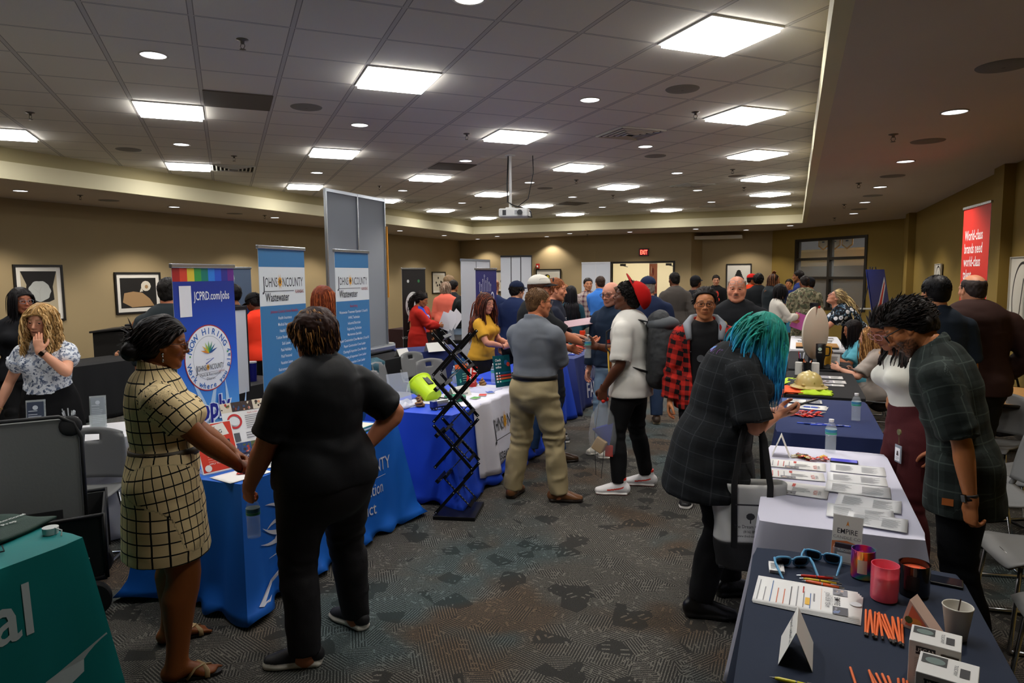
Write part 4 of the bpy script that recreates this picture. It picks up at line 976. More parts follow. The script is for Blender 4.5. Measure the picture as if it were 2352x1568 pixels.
mb.mat(M('8f7a5a',.7)).bb(-1.5,6,1.6,1.7,0,2.05); mb.mat(M('efdcb4',.7)).bb(-1.5,6,1.55,1.72,2.05,2.5); mb.mat(M('fff1d0',.7)).bb(-1.5,6,1.52,1.75,2.5,2.56)
mb.mat(M('52605a',.8)).bb(-1.5,6,5.2,5.3,0,3.6); mb.mat(M('e9dfc4',.7)).bb(.3,2.2,5.0,5.15,2.8,3.4).bb(3.0,5.6,5.0,5.15,2.75,3.3)
st('wall_atrium',mb)
mb = MB(); mb.X = WX; mb.bb(-1.5,6,.3,5.3,3.6,3.7); st('ceiling_atrium',mb,M('d8d2c4',.8))
mb = MB(); mb.X = WX; mb.bb(.8,2,.9,1.4,3.55,3.57).bb(2.8,4,.9,1.4,3.55,3.57).bb(1,4,2.6,3.6,3.55,3.57)  # lights added above the atrium to brighten the view through the window
tag(mb.build('ceiling_light',M('ffffff',em=60)),'long ceiling light added to brighten the atrium behind the window','light')
for i,(px,py) in enumerate([(.98,1.0),(1.42,1.0),(1.86,1.0),(2.75,1.0),(3.2,1.0),(3.65,1.0)]):
 e = empty('pennant_banner',['white pennant with gold edge behind the window, leftmost','white pennant with gold edge behind the window, second from left','white pennant with gold edge behind the window, third from left','white pennant with gold edge behind the right window half, left one','white pennant with gold edge behind the right window half, middle one','white pennant with gold edge behind the right window half, right one'][i],'pennant',group='pennants hanging in the atrium')
 e.matrix_world = WX @ Matrix.Translation((px,py,2.62))
 m2 = MB().mat(M('e0a52c')); m2.X = Matrix.Rotation(R(90),4,'X'); m2.prism([(-.2,0),(0,-.12),(.2,0),(.2,.45),(-.2,.45)],0,.006)
 m2.build('gold_cloth',parent=e)
 pr = Print(.0095); pr.X = Matrix.Rotation(R(90),4,'X'); pr.poly([(-.17,.03),(0,-.07),(.17,.03),(.17,.44),(-.17,.44)],M('f4f0e6')); pr.rect(-.12,.2,.12,.23,M('c23b30')); pr.rect(-.05,.1,.05,.14,M('3c5a7a')); pr.build('white_panel',parent=e)
# ---------------------------------------------------------------- ceiling fixtures
def cell(c,r): xg,yg = (1.785+c)*.61,(6.029+r)*.61; return (xg-yg)/math.sqrt(2),(xg+yg)/math.sqrt(2)
PANEL = M('ffffff',em=PANEL_E); FR = M('d8d6d0',.5)
proto = None; nl = 0
def where(x,y): return ('near the camera' if y < 5 else 'in the middle of the hall' if y < 11 else 'far down the hall')
for c in range(-18,30,3):
 for r in range(-15,30,3):
  if (c//3+r//3) % 2 == 0: continue
  x,y = cell(c+.5,r+.5)
  if not (CX0+.5 < x < CX1-.5 and CY0+.5 < y < CY1-.5) or y < .5: continue
  lab = 'bright square flush ceiling panel light, column %.1f m left of the soffit edge' % (CX1-x)
  row = ['nearest','second','third','fourth','fifth','sixth','seventh','eighth']
  lab = 'bright square ceiling light, %s along the row %s' % (row[min(7,int((y-.5)//2.6))],'beside the bulkhead on the right' if x > -1.5 else 'right of the centre line' if x > -3.9 else 'left of the centre line' if x > -6.5 else 'beside the bulkhead on the left')
  if proto is None:
   proto = empty('ceiling_light',lab,'ceiling light',(x,y,ZC),R(45),'square ceiling lights'); a = MB().mat(FR)
   for s_ in (-1,1): a.bb(-.3,.3,s_*.29-.01,s_*.29+.01,-.012,0).bb(s_*.29-.01,s_*.29+.01,-.28,.28,-.012,0)
   a.build('frame',parent=proto); a = MB().mat(PANEL); a.bb(-.28,.28,-.28,.28,-.035,-.001); a.build('diffuser',parent=proto)
  else: copy_tree(proto,None,(x,y,ZC),R(45),lab)
# recessed round downlights, each with its own lamp
def downlight(x,y,z,lab,grp,pw=1.0):
 e = empty('recessed_downlight',lab,'downlight',(x,y,z),group=grp)
 for ch in DL.children: c = ch.copy(); COL.objects.link(c); c.parent = e
 l = bpy.data.lights.new('lamp','SPOT'); l.energy = SPOT_W*pw; l.spot_size = R(118); l.spot_blend = .45; l.shadow_soft_size = .05; l.color = (1,.93,.84)
 lo_ = bpy.data.objects.new('lamp',l); COL.objects.link(lo_); lo_.parent = e; lo_.location = (0,0,-.03)
DL = bpy.data.objects.new('tmp',None)
DLM = M('f4f6ff',em=3.2); DLM.cycles.emission_sampling = 'NONE'
a = MB().mat(M('b5aea0',.4)); a.lathe([(.10,0),(.102,-.006),(.09,-.008),(.088,-.001)],32,caps=False); t1 = a.build('rim',parent=DL,smooth=True)
a = MB().mat(DLM); a.lathe([(.0001,-.003),(.088,-.003)],32,caps=False); t2 = a.build('reflector',parent=DL)
names_y = ['nearest','second','third','fourth','fifth','sixth','seventh']
for x,nm in ((-1.84,'right'),(-4.43,'middle'),(-7.05,'left')):
 for i,y in enumerate((3.83,6.43,9.03,11.6,14.15,16.6)): downlight(x,y,ZC,'round recessed downlight in the tiled ceiling, %s in the %s line' % (names_y[i],nm),'downlights in the tiled ceiling')
for i,y in enumerate((3.85,6.43,9.03,11.56,13.95,16.5)):
 downlight(1.12,y,ZS,'round recessed downlight in the right soffit, %s from the front' % names_y[i],'soffit downlights',1.0)
 downlight(-10.15,y if i else 3.8,ZS,'round recessed downlight in the left soffit, %s from the front' % names_y[i],'soffit downlights',1.3)
for i,(x,y) in enumerate([(-.16,19.9),(-10.18,21.6),(-8.92,20.4),(-7.58,21.4),(-6.41,20.2),(-2.63,20.0),(-1.36,21.2),(-4.6,20.4),(-10.15,19.1)]):
 downlight(x,y,ZS,'round recessed downlight in the back soffit, %s of nine' % ['rightmost','far corner one','second from the left corner','third from the left corner','fourth from the left corner','one right of the doors','one above the framed print','one before the doors','one in the left corner'][i],'soffit downlights',.9)
for t_ in (t1,t2): bpy.data.objects.remove(t_)
bpy.data.objects.remove(DL)
def repeat(build,spots,grp=None):
 p = None
 for x,y,z,lab,*rz in spots:
  if p is None: p = build(lab); p.location = (x,y,z); p.rotation_euler[2] = rz[0] if rz else 0
  else: p2 = copy_tree(p,None,(x,y,z),rz[0] if rz else 0,lab)
def b_speaker(lab):
 m = MB().mat(M('908a80',.8,bump=(500,.6))); m.lathe([(.0001,-.012),(.08,-.012),(.145,-.006),(.15,0)],36,caps=False); m.mat(M('6a655d',.6)).lathe([(.0001,-.0135),(.012,-.0135)],10,caps=False); o = m.build('ceiling_speaker',smooth=True); return tag(o,lab,'speaker','round ceiling speakers')
repeat(b_speaker,[(x,y,ZC,'round grey speaker grille in the tiled ceiling, '+q) for x,y,q in [(-4.44,5.56,'beside the dark return grille'),(-.98,6.41,'nearest the right bulkhead'),(-7.93,6.4,'near the left bulkhead'),(-1.86,9.81,'behind the slotted air diffuser'),(-.96,12.41,'far right'),(-4.46,12.5,'beside the projector mount')]]+[(1.14,y,ZS,'round grey speaker grille in the right soffit, %s from the front' % q) for y,q in ((5.14,'first'),(7.74,'second'),(10.33,'third'),(12.81,'fourth'),(15.42,'fifth'))]+[(-10.2,y,ZS,'round grey speaker grille in the left soffit, '+q) for y,q in ((7.82,'nearer one'),(10.49,'farther one'))])
def b_sprk(lab):
 m = MB().mat(M('6e675e',.35,metal=.8)); m.lathe([(.042,0),(.04,-.006),(.014,-.012),(.012,-.03),(.006,-.03)],20,caps=False)
 for a_ in (0,math.pi): m.tube([(math.cos(a_)*.011,math.sin(a_)*.011,-.025),(math.cos(a_)*.02,math.sin(a_)*.02,-.045),(math.cos(a_)*.006,0,-.065)],.0028,5)
 m.lathe([(.0001,-.064),(.02,-.066),(.022,-.07),(.0001,-.071)],12,caps=False)
 return tag(m.build('fire_sprinkler',smooth=True),lab,'sprinkler','fire sprinklers')
o9 = ['nearest','second','third','fourth','fifth','sixth','seventh','eighth','ninth','tenth','eleventh']
repeat(b_sprk,[(x,y,ZC,'small metal fire sprinkler in the tiled ceiling, %s from the camera' % o9[i]) for i,(x,y) in enumerate([(-3.59,3.84),(-7.04,4.61),(-3.58,7.34),(-.99,7.36),(-7.09,7.33),(-7.08,10.84),(-3.58,11.66),(-.97,11.6),(-.96,14.09),(-3.57,14.23),(-7.07,15.19)])]+[(x,y,ZS,'small metal fire sprinkler in the %s soffit, %s from the front' % (q,o9[i])) for i,(x,y,q) in enumerate([(.79,7.23,'right'),(.79,10.92,'right'),(.8,14.2,'right'),(.8,17.59,'right'),(-9.93,7.15,'left'),(-9.95,11.04,'left'),(-6.06,20.92,'back')])])
def vent(x,y,lab,kind):
 cx,cy = x,y; e = empty('ceiling_vent',lab,'vent',(cx,cy,ZC),R(45)); a = MB().mat(M('cfcabd',.5))
 if kind == 'return': a = MB().mat(M('6b6155',.8,bump=(300,.8))); a.bb(-.295,.295,-.295,.295,-.01,0); a.build('grille',parent=e); return
 for i in range(5 if kind == 'fins' else 4):
  r_ = .29-.055*i
  for s_ in (-1,1): a.box((0,s_*r_,-.008-.004*i),(2*r_,.02,.012),(s_*.5,0,0)).box((s_*r_,0,-.008-.004*i),(.02,2*r_,.012),(0,-s_*.5,0))
 a.build('louvre',parent=e); b = MB().mat(M('2b2824',.9)); b.bb(-.28,.28,-.28,.28,-.003,-.001); b.build('duct_opening',parent=e)
def snap(x,y):
 xg,yg = (x+y)/math.sqrt(2)/.61-1.785,(y-x)/math.sqrt(2)/.61-6.029; return cell(math.floor(xg)+.5,math.floor(yg)+.5)
for x,y,k,lab in [(-4.84,5.09,'return','dark square return grille nearest the camera'),(-1.83,8.16,'fins','square slotted air diffuser right of centre'),(-7.89,8.12,'fins','square slotted air diffuser near the left bulkhead'),(-4.85,9.45,'return','dark square return grille before the projector'),(-1.8,13.11,'fins','square slotted air diffuser, far right'),(-7.89,13.34,'fins','square slotted air diffuser by the grey display, far left'),(-4.83,15.44,'return','dark square return grille far down the hall'),(-1.82,17.44,'fins','square slotted air diffuser farthest down the hall')]:
 X_,Y_ = snap(x,y); vent(X_,Y_,lab,k)
# projector
pj = empty('ceiling_projector','white ceiling projector on a pole with black cables','projector',(-3.62,8.9,2.72),R(12)); WH = M('dcdcd8',.4)
a = MB().mat(WH); a.box((0,0,0),(.40,.30,.115)); a.build('body',parent=pj,bev=.02)
a = MB().mat(M('3a3a3c',.5)); a.box((-.12,-.152,0),(.05,.004,.07)); [a.box((.03+.014*i,-.152,.0),(.006,.004,.06)) for i in range(7)]; a.build('vent_slot',parent=pj)
a = MB().mat(M('1a1a1e',.2)); a.tube([(.1,-.15,.0),(.1,-.18,0)],[.035,.035],20); a.build('lens',parent=pj,smooth='a')
a = MB().mat(WH); a.cyl((-.06,0,.055),(-.06,0,.79),.02).lathe([(.07,.78),(.07,.79)],20,(-.06,0,0)).bb(-.12,0,-.05,.05,.055,.08); a.build('mount',parent=pj,smooth='a')
a = MB().mat(M('101010',.5)); a.tube([(-.085,0,.79),(-.1,-.03,.4),(-.09,-.05,.15),(.0,-.02,.1),(.1,.02,.08),(.22,.0,.02),(.24,-.02,-.06),(.18,-.03,-.05)],.009,8); a.tube([(.24,.1,.79),(.25,.08,.55),(.18,.05,.2),(.05,.02,.1)],.006,8); a.build('cable',parent=pj,smooth=True)
# exit sign, alarm, framed prints
ex = empty('exit_sign','lit red EXIT sign on the wall above the double doors','sign',(-4.39,21.49,2.54)); a = MB().mat(M('4a443a',.5)); a.box((0,-.02,0),(.31,.04,.24)); a.build('housing',parent=ex,bev=.005)
p = Print(.001); p.X = Matrix.Translation((0,-.041,0)) @ Matrix.Rotation(R(90),4,'X'); p.rect(-.13,-.09,.13,.09,M('7a1420',em=.5)); p.fit('EXIT',-.11,.11,-.065,.19,M('ff4a38',em=5),bold=.02); p.build('lettering',parent=ex)
al = empty('fire_alarm','small red fire alarm box on the back wall','alarm',(-8.05,21.84,2.16)); a = MB().mat(M('a5261c',.4)); a.box((0,-.03,0),(.12,.06,.16)); a.build('case',parent=al,bev=.01); a = MB().mat(M('e8e2da',.3)); a.box((0,-.064,-.01),(.05,.01,.06)); a.build('strobe',parent=al)
def frame(lab,x,y,z,w_,h_,rz,art,fw=.035,mt=.07,bc='16130f'):
 e = empty('framed_print',lab,'picture',(x,y,z),rz); a = MB().mat(M(bc,.4)); t = .03
 a.bb(-w_/2,w_/2,-t,0,h_/2-fw,h_/2).bb(-w_/2,w_/2,-t,0,-h_/2,-h_/2+fw).bb(-w_/2,-w_/2+fw,-t,0,-h_/2+fw,h_/2-fw).bb(w_/2-fw,w_/2,-t,0,-h_/2+fw,h_/2-fw); a.build('frame',parent=e)
 p = Print(.0006); p.X = Matrix.Translation((0,-.012,0)) @ Matrix.Rotation(R(90),4,'X'); p.rect(-w_/2+fw,-h_/2+fw,w_/2-fw,h_/2-fw,M('e2ddd2')); art(p,w_/2-fw-mt,h_/2-fw-mt); p.build('artwork',parent=e)
 return e
BK = M('17130f',.5); TN = M('a9865c'); GY = M('a9a9a2'); WT = M('d9d0bd')
def art1(p,w_,h_):
 p.rect(-w_,-h_,w_,h_,M('b7a98c')); p.poly([(-w_,h_),(w_,h_),(w_*.75,h_*.3),(w_*.8,-h_*.3),(w_*.5,-h_*.4),(-w_*.5,-h_*.4),(-w_*.8,-h_*.1),(-w_*.7,h_*.4)],BK)
 p.poly([(w_*.62*math.cos(t)*(1+.04*math.cos(9*t)),h_*.1+w_*.58*math.sin(t)*(1+.04*math.sin(7*t))) for t in np.linspace(0,6.2,36)],M('b8bab4')); p.line([(0,-h_*.3),(0,h_*.1),(.03,h_*.3)],.006,GY); p.line([(0,0),(-.1,h_*.25)],.005,GY)
def art2(p,w_,h_):
 p.rect(-w_,-h_,w_,h_,BK); p.poly([(-w_*.9,-h_*.6),(-w_*.8,0),(-w_*.3,h_*.1),(w_*.2,0),(w_*.6,-h_*.4),(w_*.85,-h_*.9),(-w_*.4,-h_*.95)],TN); p.poly([(w_*(.42+.28*math.cos(t)),h_*(.45+.35*math.sin(t))) for t in np.linspace(0,6.1,12)],WT); p.disc(w_*.45,h_*.4,w_*.1,TN,8); p.poly([(w_*.05,h_*.05),(w_*.15,h_*.35),(w_*.25,h_*.1)],WT)
frame('framed black print with a pale round shape, leftmost on the left wall',XL,7.3,1.64,.78,.92,R(90),art1)
frame('framed wide print with tan boulder shapes on the left wall',XL,9.1,1.6,.96,.76,R(90),art2)
def art3(p,w_,h_):
 p.rect(-w_,-h_,w_,h_,M('d8cdb6'))
 for i,(a_,b_) in enumerate([(-.1,.6),(-.5,0),(.4,.1),(.1,-.3),(-.3,-.35),(.6,.0)]): p.poly([(w_*(a_+.13*math.cos(t)),h_*(b_+.16*math.sin(t)*(1+.4*math.cos(3*t)))) for t in np.linspace(0,6,9)],BK)
frame('framed print of small black marks at the far end of the left wall',XL,20.7,1.63,.95,.74,R(90),art3)
def art4(p,w_,h_):
 p.rect(-w_,-h_,w_,h_,M('ddd6c6')); p.disc(-.05,h_*.45,.11,BK,14,.08); p.disc(-.02,h_*.45,.05,M('d8c43a'),10); p.line([(0,h_*.4),(.15,0),(.05,-h_*.8)],.02,M('a9b03a')); p.line([(.15,0),(.3,h_*.4)],.015,M('a9b03a')); p.line([(0,h_*.3),(-.2,-h_*.3)],.02,BK)
frame('framed botanical print with a yellow flower on the back wall',-7.65,21.77,1.68,.95,.75,-.16,art4)
frame('framed print with curling dark shapes behind the display panels',-9.35,22.05,1.65,.8,.75,0,art3)
def art5(p,w_,h_):
 p.rect(-w_,-h_,w_,h_,M('e2ddd2'))
 for i in range(9):
  for j in (-1,1): p.rect(j*w_*(.15+.07*i)-.02,h_*(.6-.15*i)-.03,j*w_*(.15+.07*i)+.02,h_*(.6-.15*i)+.03,BK)
 p.poly([(-w_*.12,h_*.75),(w_*.12,h_*.75),(w_*.3,0),(w_*.5,-h_*.7),(-w_*.5,-h_*.7),(-w_*.3,0)],BK)
frame('tall framed black geometric print left of the gold wall',-1.6,22.1,1.71,.74,.88,0,art5)
def art6(p,w_,h_): p.rect(-w_,-h_,w_,h_,M('cfcabc')); p.ring(0,0,w_*.8,.03,BK,ry=h_*.9); p.line([(-.1,-h_*.8),(.05,h_*.5)],.03,BK)
frame('small unframed canvas with a black loop on the right wall',XR-.02,14.0,1.75,.55,.5,R(-90),art6,fw=.01,mt=.0,bc='cfcabc')
frame('large pale canvas with brown arcs at the right wall edge',XR-.02,9.15,1.55,.9,.95,R(-90),art6,fw=.01,mt=.0,bc='b5b0a2')
# ---------------------------------------------------------------- tables and cloths
class Cloth:
 def __init__(s,x0,x1,y0,y1,z=.745,flare=.05,fold=.02,nf=9,seed=1,rz=0,c=None,low=.012,rc=.03,bunch=0):
  s.c = c or ((x0+x1)/2,(y0+y1)/2); s.w,s.l = abs(x1-x0),abs(y1-y0); s.z = z; s.fl = flare; s.fo = fold; s.nf = nf; s.rd = random.Random(seed); s.rz = rz; s.low = low; s.rc = rc; s.bunch = bunch
  s.ph = [s.rd.uniform(0,6.28) for _ in range(6)]; s.per = 2*(s.w+s.l)
 def edge(s,q):
  """perimeter point and outward normal; q metres counter-clockwise from the front right corner going +y along x=+w/2"""
  q = q % s.per; w,l,r = s.w/2,s.l/2,s.rc
  segs = [(l*2,(w,-l),(0,1)),(w*2,(w,l),(-1,0)),(l*2,(-w,l),(0,-1)),(w*2,(-w,-l),(1,0))]
  for L,p,d in segs:
   if q <= L:
    n = Vector((d[1],-d[0])); P = Vector(p)+Vector(d)*q; k = .10
    if q < k or q > L-k:
     tt = (k-q)/k if q < k else (q-(L-k))/k; dn = Vector((-d[0],-d[1])) if q < k else Vector(d); n2 = (n+dn*tt*.999).normalized()
     P = P-(n+dn)*0.0; return P-n2*r*tt*.55,n2,tt
    return P,n,0
   q -= L
 def pos(s,q,t,off=0):
  P,n,k = s.edge(q); D = s.z-s.low; u = min(1,max(0,t/D)); ca,sa = math.cos(s.rz),math.sin(s.rz)
  a = 2*math.pi*s.nf*q/s.per; f = math.sin(a+s.ph[0]+1.2*math.sin(a*.37+s.ph[1]))+.5*math.sin(2.3*a+s.ph[2]); f2 = abs(math.sin(a*.5+s.ph[3]))**3
  o = s.fl*u+s.fo*(u**.8)*f*.6+k*(.05+.07*s.fl/.05)*u+s.bunch*max(0,u-.85)/.15*(.5+.5*math.sin(a*2+s.ph[4]))*.12+off
  if t <= 0: o = off*0; 
  lx,ly = P.x+n.x*o,P.y+n.y*o; z = s.z-t+(off if t <= 0 else 0)
  if s.bunch and u > .9: z = max(z,s.low+.015*(1+math.sin(a*3)))
  return (s.c[0]+lx*ca-ly*sa,s.c[1]+lx*sa+ly*ca,z)
 def build(s,name,mat,label,cat='tablecloth',skirt=1.0,group=None):
  n = int(s.per/.018); D = (s.z-s.low)*skirt; T = [0,.004,.012,.03]+list(np.linspace(.06,D,13)); V = []; F = []
  ca,sa = math.cos(s.rz),math.sin(s.rz)
  for j,t in enumerate(T):
   for i in range(n):
    q = s.per*i/n
    if j == 0:
     P,nn,k = s.edge(q); P = P-nn*.008; V.append((s.c[0]+P.x*ca-P.y*sa,s.c[1]+P.x*sa+P.y*ca,s.z))
    else:
     p = s.pos(q,t if j > 1 else .0021); V.append(p if j > 1 else (p[0],p[1],s.z-.002))
  for j in range(len(T)-1):
   for i in range(n): F.append((j*n+i,j*n+(i+1) % n,(j+1)*n+(i+1) % n,(j+1)*n+i))
  F = [f[::-1] for f in F]; F.append(tuple(range(n)))
  o = meshobj(name,V,F,mat,smooth=True); o.data.set_sharp_from_angle(angle=R(60)); tag(o,label,cat,group)
  md = o.modifiers.new('s','SOLIDIFY'); md.thickness = .003; md.offset = -1
  return o
 def decal(s,pr,q0,t0,name,parent,off=.004):
  """wrap printed matter whose x runs along the perimeter from q0 and y is height above depth t0"""
  def fn(x,y,z):
   p = s.pos(q0+x,t0-y); P,n,k = s.edge(q0+x); ca,sa = math.cos(s.rz),math.sin(s.rz); o = off+z
   return (p[0]+(n.x*ca-n.y*sa)*o,p[1]+(n.x*sa+n.y*ca)*o,p[2])
  pr.warp(fn); return pr.build(name,parent=parent)
def fabric(c,rough=.8,spec=.3,bs=600): return M(c,rough,spec=spec,bump=(bs,.12),sheen=0)
W_ = M('e9e9ec',.7); BLK = M('141415',.6)
near = Cloth(-.125,.60,.95,2.91,seed=3,nf=8); near_o = near.build('tablecloth',fabric('232c3e'),'dark navy cloth on the table nearest the camera, holding candles')
whi = Cloth(-.13,.55,3.22,4.72,seed=5,nf=10,fold=.03,flare=.06); whi.build('tablecloth',fabric('cfcfe0'),'white cloth on the right table covered with clear sleeved papers')
nav = Cloth(-.10,.60,5.13,6.6,seed=6,nf=8); nav.build('tablecloth',fabric('26325c'),'navy cloth on the right table with blue lanyards and candy')
bk1 = Cloth(-.06,.62,6.74,8.45,seed=7,nf=8,fold=.01); bk1.build('tablecloth',fabric('1c1d20'),'black cloth on the right table under the tan hard hat')
bk2 = Cloth(-.05,.66,8.62,10.6,seed=8,nf=8,fold=.01); bk2.build('tablecloth',fabric('1b1b1d'),'black cloth on the right table under the round prize wheel')
wh2 = Cloth(-.04,.71,10.85,13.15,seed=9,nf=10); wh2.build('tablecloth',fabric('d9d9de'),'white cloth on the far right table beside the woman in white')
jc = Cloth(-3.45,-2.76,2.79,4.42,seed=12,nf=9,fold=.035,flare=.05,bunch=.5); jc_o = jc.build('tablecloth',fabric('1763c4',.55,.35),'bright blue cloth with white plant emblem on the park district table')
b2 = Cloth(-3.35,-2.52,4.83,6.55,seed=14,nf=8,fold=.045,flare=.08,bunch=.3); b2_o = b2.build('tablecloth',fabric('1f48c8',.55,.35),'royal blue cloth behind the folding literature rack')
b3 = Cloth(-3.3,-2.68,6.72,8.35,seed=15,nf=8,fold=.03,flare=.05); b3.build('tablecloth',fabric('1f48c8',.55,.35),'royal blue cloth between the white runner and the navy table')
fa = Cloth(-3.4,-2.7,8.72,10.4,seed=16,nf=7,fold=.03,flare=.07); fa_o = fa.build('tablecloth',fabric('23306b',.55,.35),'navy cloth printed with skyline figures and white lettering')
tl = Cloth(-3.62,-2.84,.35,1.97,seed=18,nf=6,fold=.02,flare=.03); tl_o = tl.build('tablecloth',fabric('0f7d7c',.6,.3),'teal cloth with white lettering at the left front corner')
wl = Cloth(-.30,.30,-1.0,1.0,c=(-4.95,3.17),rz=-R(39),seed=19,nf=14,fold=.03,flare=.03); wl_o = wl.build('tablecloth',fabric('d6d6da',.45,.4),'white plastic cloth on the table before the curly blonde woman')
bl = Cloth(-.4,.4,-.8,.8,c=(-9.3,4.2),rz=0,seed=20,nf=9,fold=.02); bl.build('tablecloth',fabric('17181b'),'black cloth on the table behind the curly blonde woman')
bl = Cloth(-.4,.4,-.9,.9,c=(-8.9,6.1),rz=0,seed=21,nf=9,fold=.02); bl.build('tablecloth',fabric('17181b'),'black cloth on the table beside the seated older woman')
bl = Cloth(-.38,.38,-.9,.9,c=(-5.0,9.55),rz=-R(35),seed=22,nf=8,fold=.02); bl.build('tablecloth',fabric('28336a'),'navy cloth right of the tall grey display')
bl = Cloth(-.4,.4,-1.15,1.15,c=(-5.45,7.6),rz=0,seed=23,nf=8,fold=.01); bl.build('tablecloth',fabric('141416'),'black cloth under the tall grey display')
bl = Cloth(-.35,.35,-.55,.55,c=(-5.5,11.2),rz=R(25),seed=24,nf=8,fold=.01); bl.build('tablecloth',fabric('1a1a1c'),'black cloth on the table before the man in a black sweater')
bl = Cloth(-.4,.4,-.8,.8,c=(-7.6,13.2),rz=0,seed=25,nf=8,fold=.01); bl.build('tablecloth',fabric('2c1614'),'dark maroon cloth behind the woman in a red cardigan')
bl = Cloth(-.4,.4,-.7,.7,c=(-5.6,5.4),rz=0,seed=26,nf=8,fold=.01); bl.build('tablecloth',fabric('17171a'),'black cloth under the blue mugs between the banners')
# white runner over the royal blue cloth
rn = MB().mat(fabric('dcdcea',.75))
q0 = .25; Vv = []; n = 60
cols_ = [(-.55,0),(-.35,0),(-.15,0),(-.03,0)]+[(0,t) for t in (.004,.02,.05,.1,.16,.22,.28,.34,.40,.46,.52,.58,.63)]
def runner(i,j):
 q = .36+1.14*i; k = j*(len(cols_)-1); a,t = cols_[int(round(k))]; mx = .52+.13*math.sin(i*math.pi*.9+.8)-.28*i**3
 if t == 0: return (b2.c[0]+b2.w/2+a+.002,b2.c[1]-b2.l/2+q,b2.z+.004)
 x,y,z = b2.pos(q,t/.63*mx); return (x+.012+.01*math.sin(i*30),y,z)
rn.surf(runner,60,len(cols_)-1); rn_o = rn.build('table_runner',smooth=True,solid=.003); tag(rn_o,'white cloth runner lettered with the county name over the royal blue table','table runner')
BR1,ORG,RED_,DK = M('2a2a2e',.6),M('d79a2a',.6),M('8e2a20',.6),M('1c2438',.6)
def county(p,x,y,s_,dept=True,sub='KANSAS',dc=None,sx=.86,bold=.003):
 p.fit('J',x-1.0*s_,x-.90*s_,y-.08*s_,.56*s_,dc or BR1,bold); p.fit('OHNS',x-.87*s_,x-.30*s_,y,.40*s_,dc or BR1,bold); p.fit('NCOUNTY',x-.03*s_,x+1.0*s_,y,.40*s_,dc or BR1,bold)
 for k in range(10):
  a = 2*math.pi*k/10; p.poly([(x-.17*s_+.05*s_*math.cos(a-.4),y+.15*s_+.05*s_*math.sin(a-.4)),(x-.17*s_+.15*s_*math.cos(a),y+.15*s_+.24*s_*math.sin(a)),(x-.17*s_+.05*s_*math.cos(a+.4),y+.15*s_+.05*s_*math.sin(a+.4))],ORG)
 p.disc(x-.17*s_,y+.15*s_,.085*s_,ORG,14,.13*s_); p.disc(x-.17*s_,y+.15*s_,.035*s_,M('4a2a18',.6),12,.07*s_)
 p.text(sub,x+.80*s_,y-.2*s_,.15*s_,RED_,sx=.8,bold=.004); p.rect(x-.95*s_,y-.13*s_,x+.5*s_,y-.115*s_,dc or BR1)
p = Print(); county(p,0,0,.44); p.text('Wastewater',-.16,-.27,.15,BR1,bold=.004,sx=.62)
def wr(x,y,z,q=1.06,t=.3):
 i = (q+x*.92-.36)/1.14; mx = .52+.13*math.sin(i*math.pi*.9+.8)-.28*i**3; px,py,pz = b2.pos(q+x*.92,max(.02,(t-y)*1.0)); return (px+.018+.01*math.sin(i*30)+z,py,pz)
p.warp(wr); p.build('lettering',parent=rn_o)
# emblem and words on the bright blue cloth (front side runs +y from the near corner)
WHT = M('c9cdda',.6)
p = Print()
def leafshape(p,x,y,L,ang,wd,m,bend=.2):
 P = []; n = 12
 for k in range(n+1):
  t = k/n; P.append((x+math.cos(ang+bend*t)*L*t,y+math.sin(ang+bend*t)*L*t))
 p.line(P,[wd*math.sin(math.pi*min(1,(k/n)**.7*.98+.02))+.001 for k in range(n+1)],m)
for a,L,b in ((172,.26,-.5),(152,.30,-.45),(132,.33,-.35),(112,.36,-.2),(92,.38,-.1),(74,.36,.1),(58,.30,.2)): leafshape(p,.42,.30,L,R(a),.034,WHT,-b)
for a,L in ((196,.30),(212,.32)): leafshape(p,.38,.27,L,R(a),.032,WHT,-.5)
p.line([(.42,.16),(.25,.155),(.12,.15)],[.012,.01,.002],WHT); p.line([(.42,.165),(.30,.10),(.12,.02),(.02,-.05),(.06,-.055),(.09,-.045)],[.012,.024,.024,.022,.012,.002],WHT)
p.text('JOHNSON COUNTY',1.0,.34,.135,WHT,sx=.66,bold=.002); p.rect(.62,.30,1.35,.304,WHT); p.text('Park & Recreation',.98,.185,.125,WHT,sx=.72,bold=.004); p.text('District',1.06,.055,.125,WHT,sx=.75,bold=.004)
jc.decal(p,.03,.62,'emblem',jc_o)
p = Print(); WH2 = M('b9bccb',.6)
for i,(h,w_) in enumerate([(.18,.06),(.12,.05),(.22,.05),(.3,.07),(.2,.05),(.26,.05),(.17,.06),(.12,.05)]):
 x = -.26+.072*i; p.rect(x,.02,x+.012,h,WH2); p.ring(x+.006,h+.02,.026,.009,WH2,14); p.rect(x+.03,.04,x+.036,h*.7,WH2)
p.text('FAM',-.06,-.22,.29,WH2,bold=.02,sx=.78); p.ring(.25,-.11,.085,.03,WH2,20,.10); p.rect(.19,-.12,.32,-.095,WH2); p.text('KANSAS CITY',.02,-.32,.075,WH2,sx=.8)
fa.decal(p,.72,.38,'lettering',fa_o)
p = Print(); p.text('Intentional',.03,.02,.30,M('c7d4d4',.6),align='RIGHT',bold=.012,sx=.85); p.line([(-.9,-.42),(-.4,-.36),(-.1,-.30),(.1,-.24),(.28,-.16)],[.05,.09,.10,.09,.08],M('c7d4d4',.6))
tl.decal(p,1.34,.32,'lettering',tl_o)
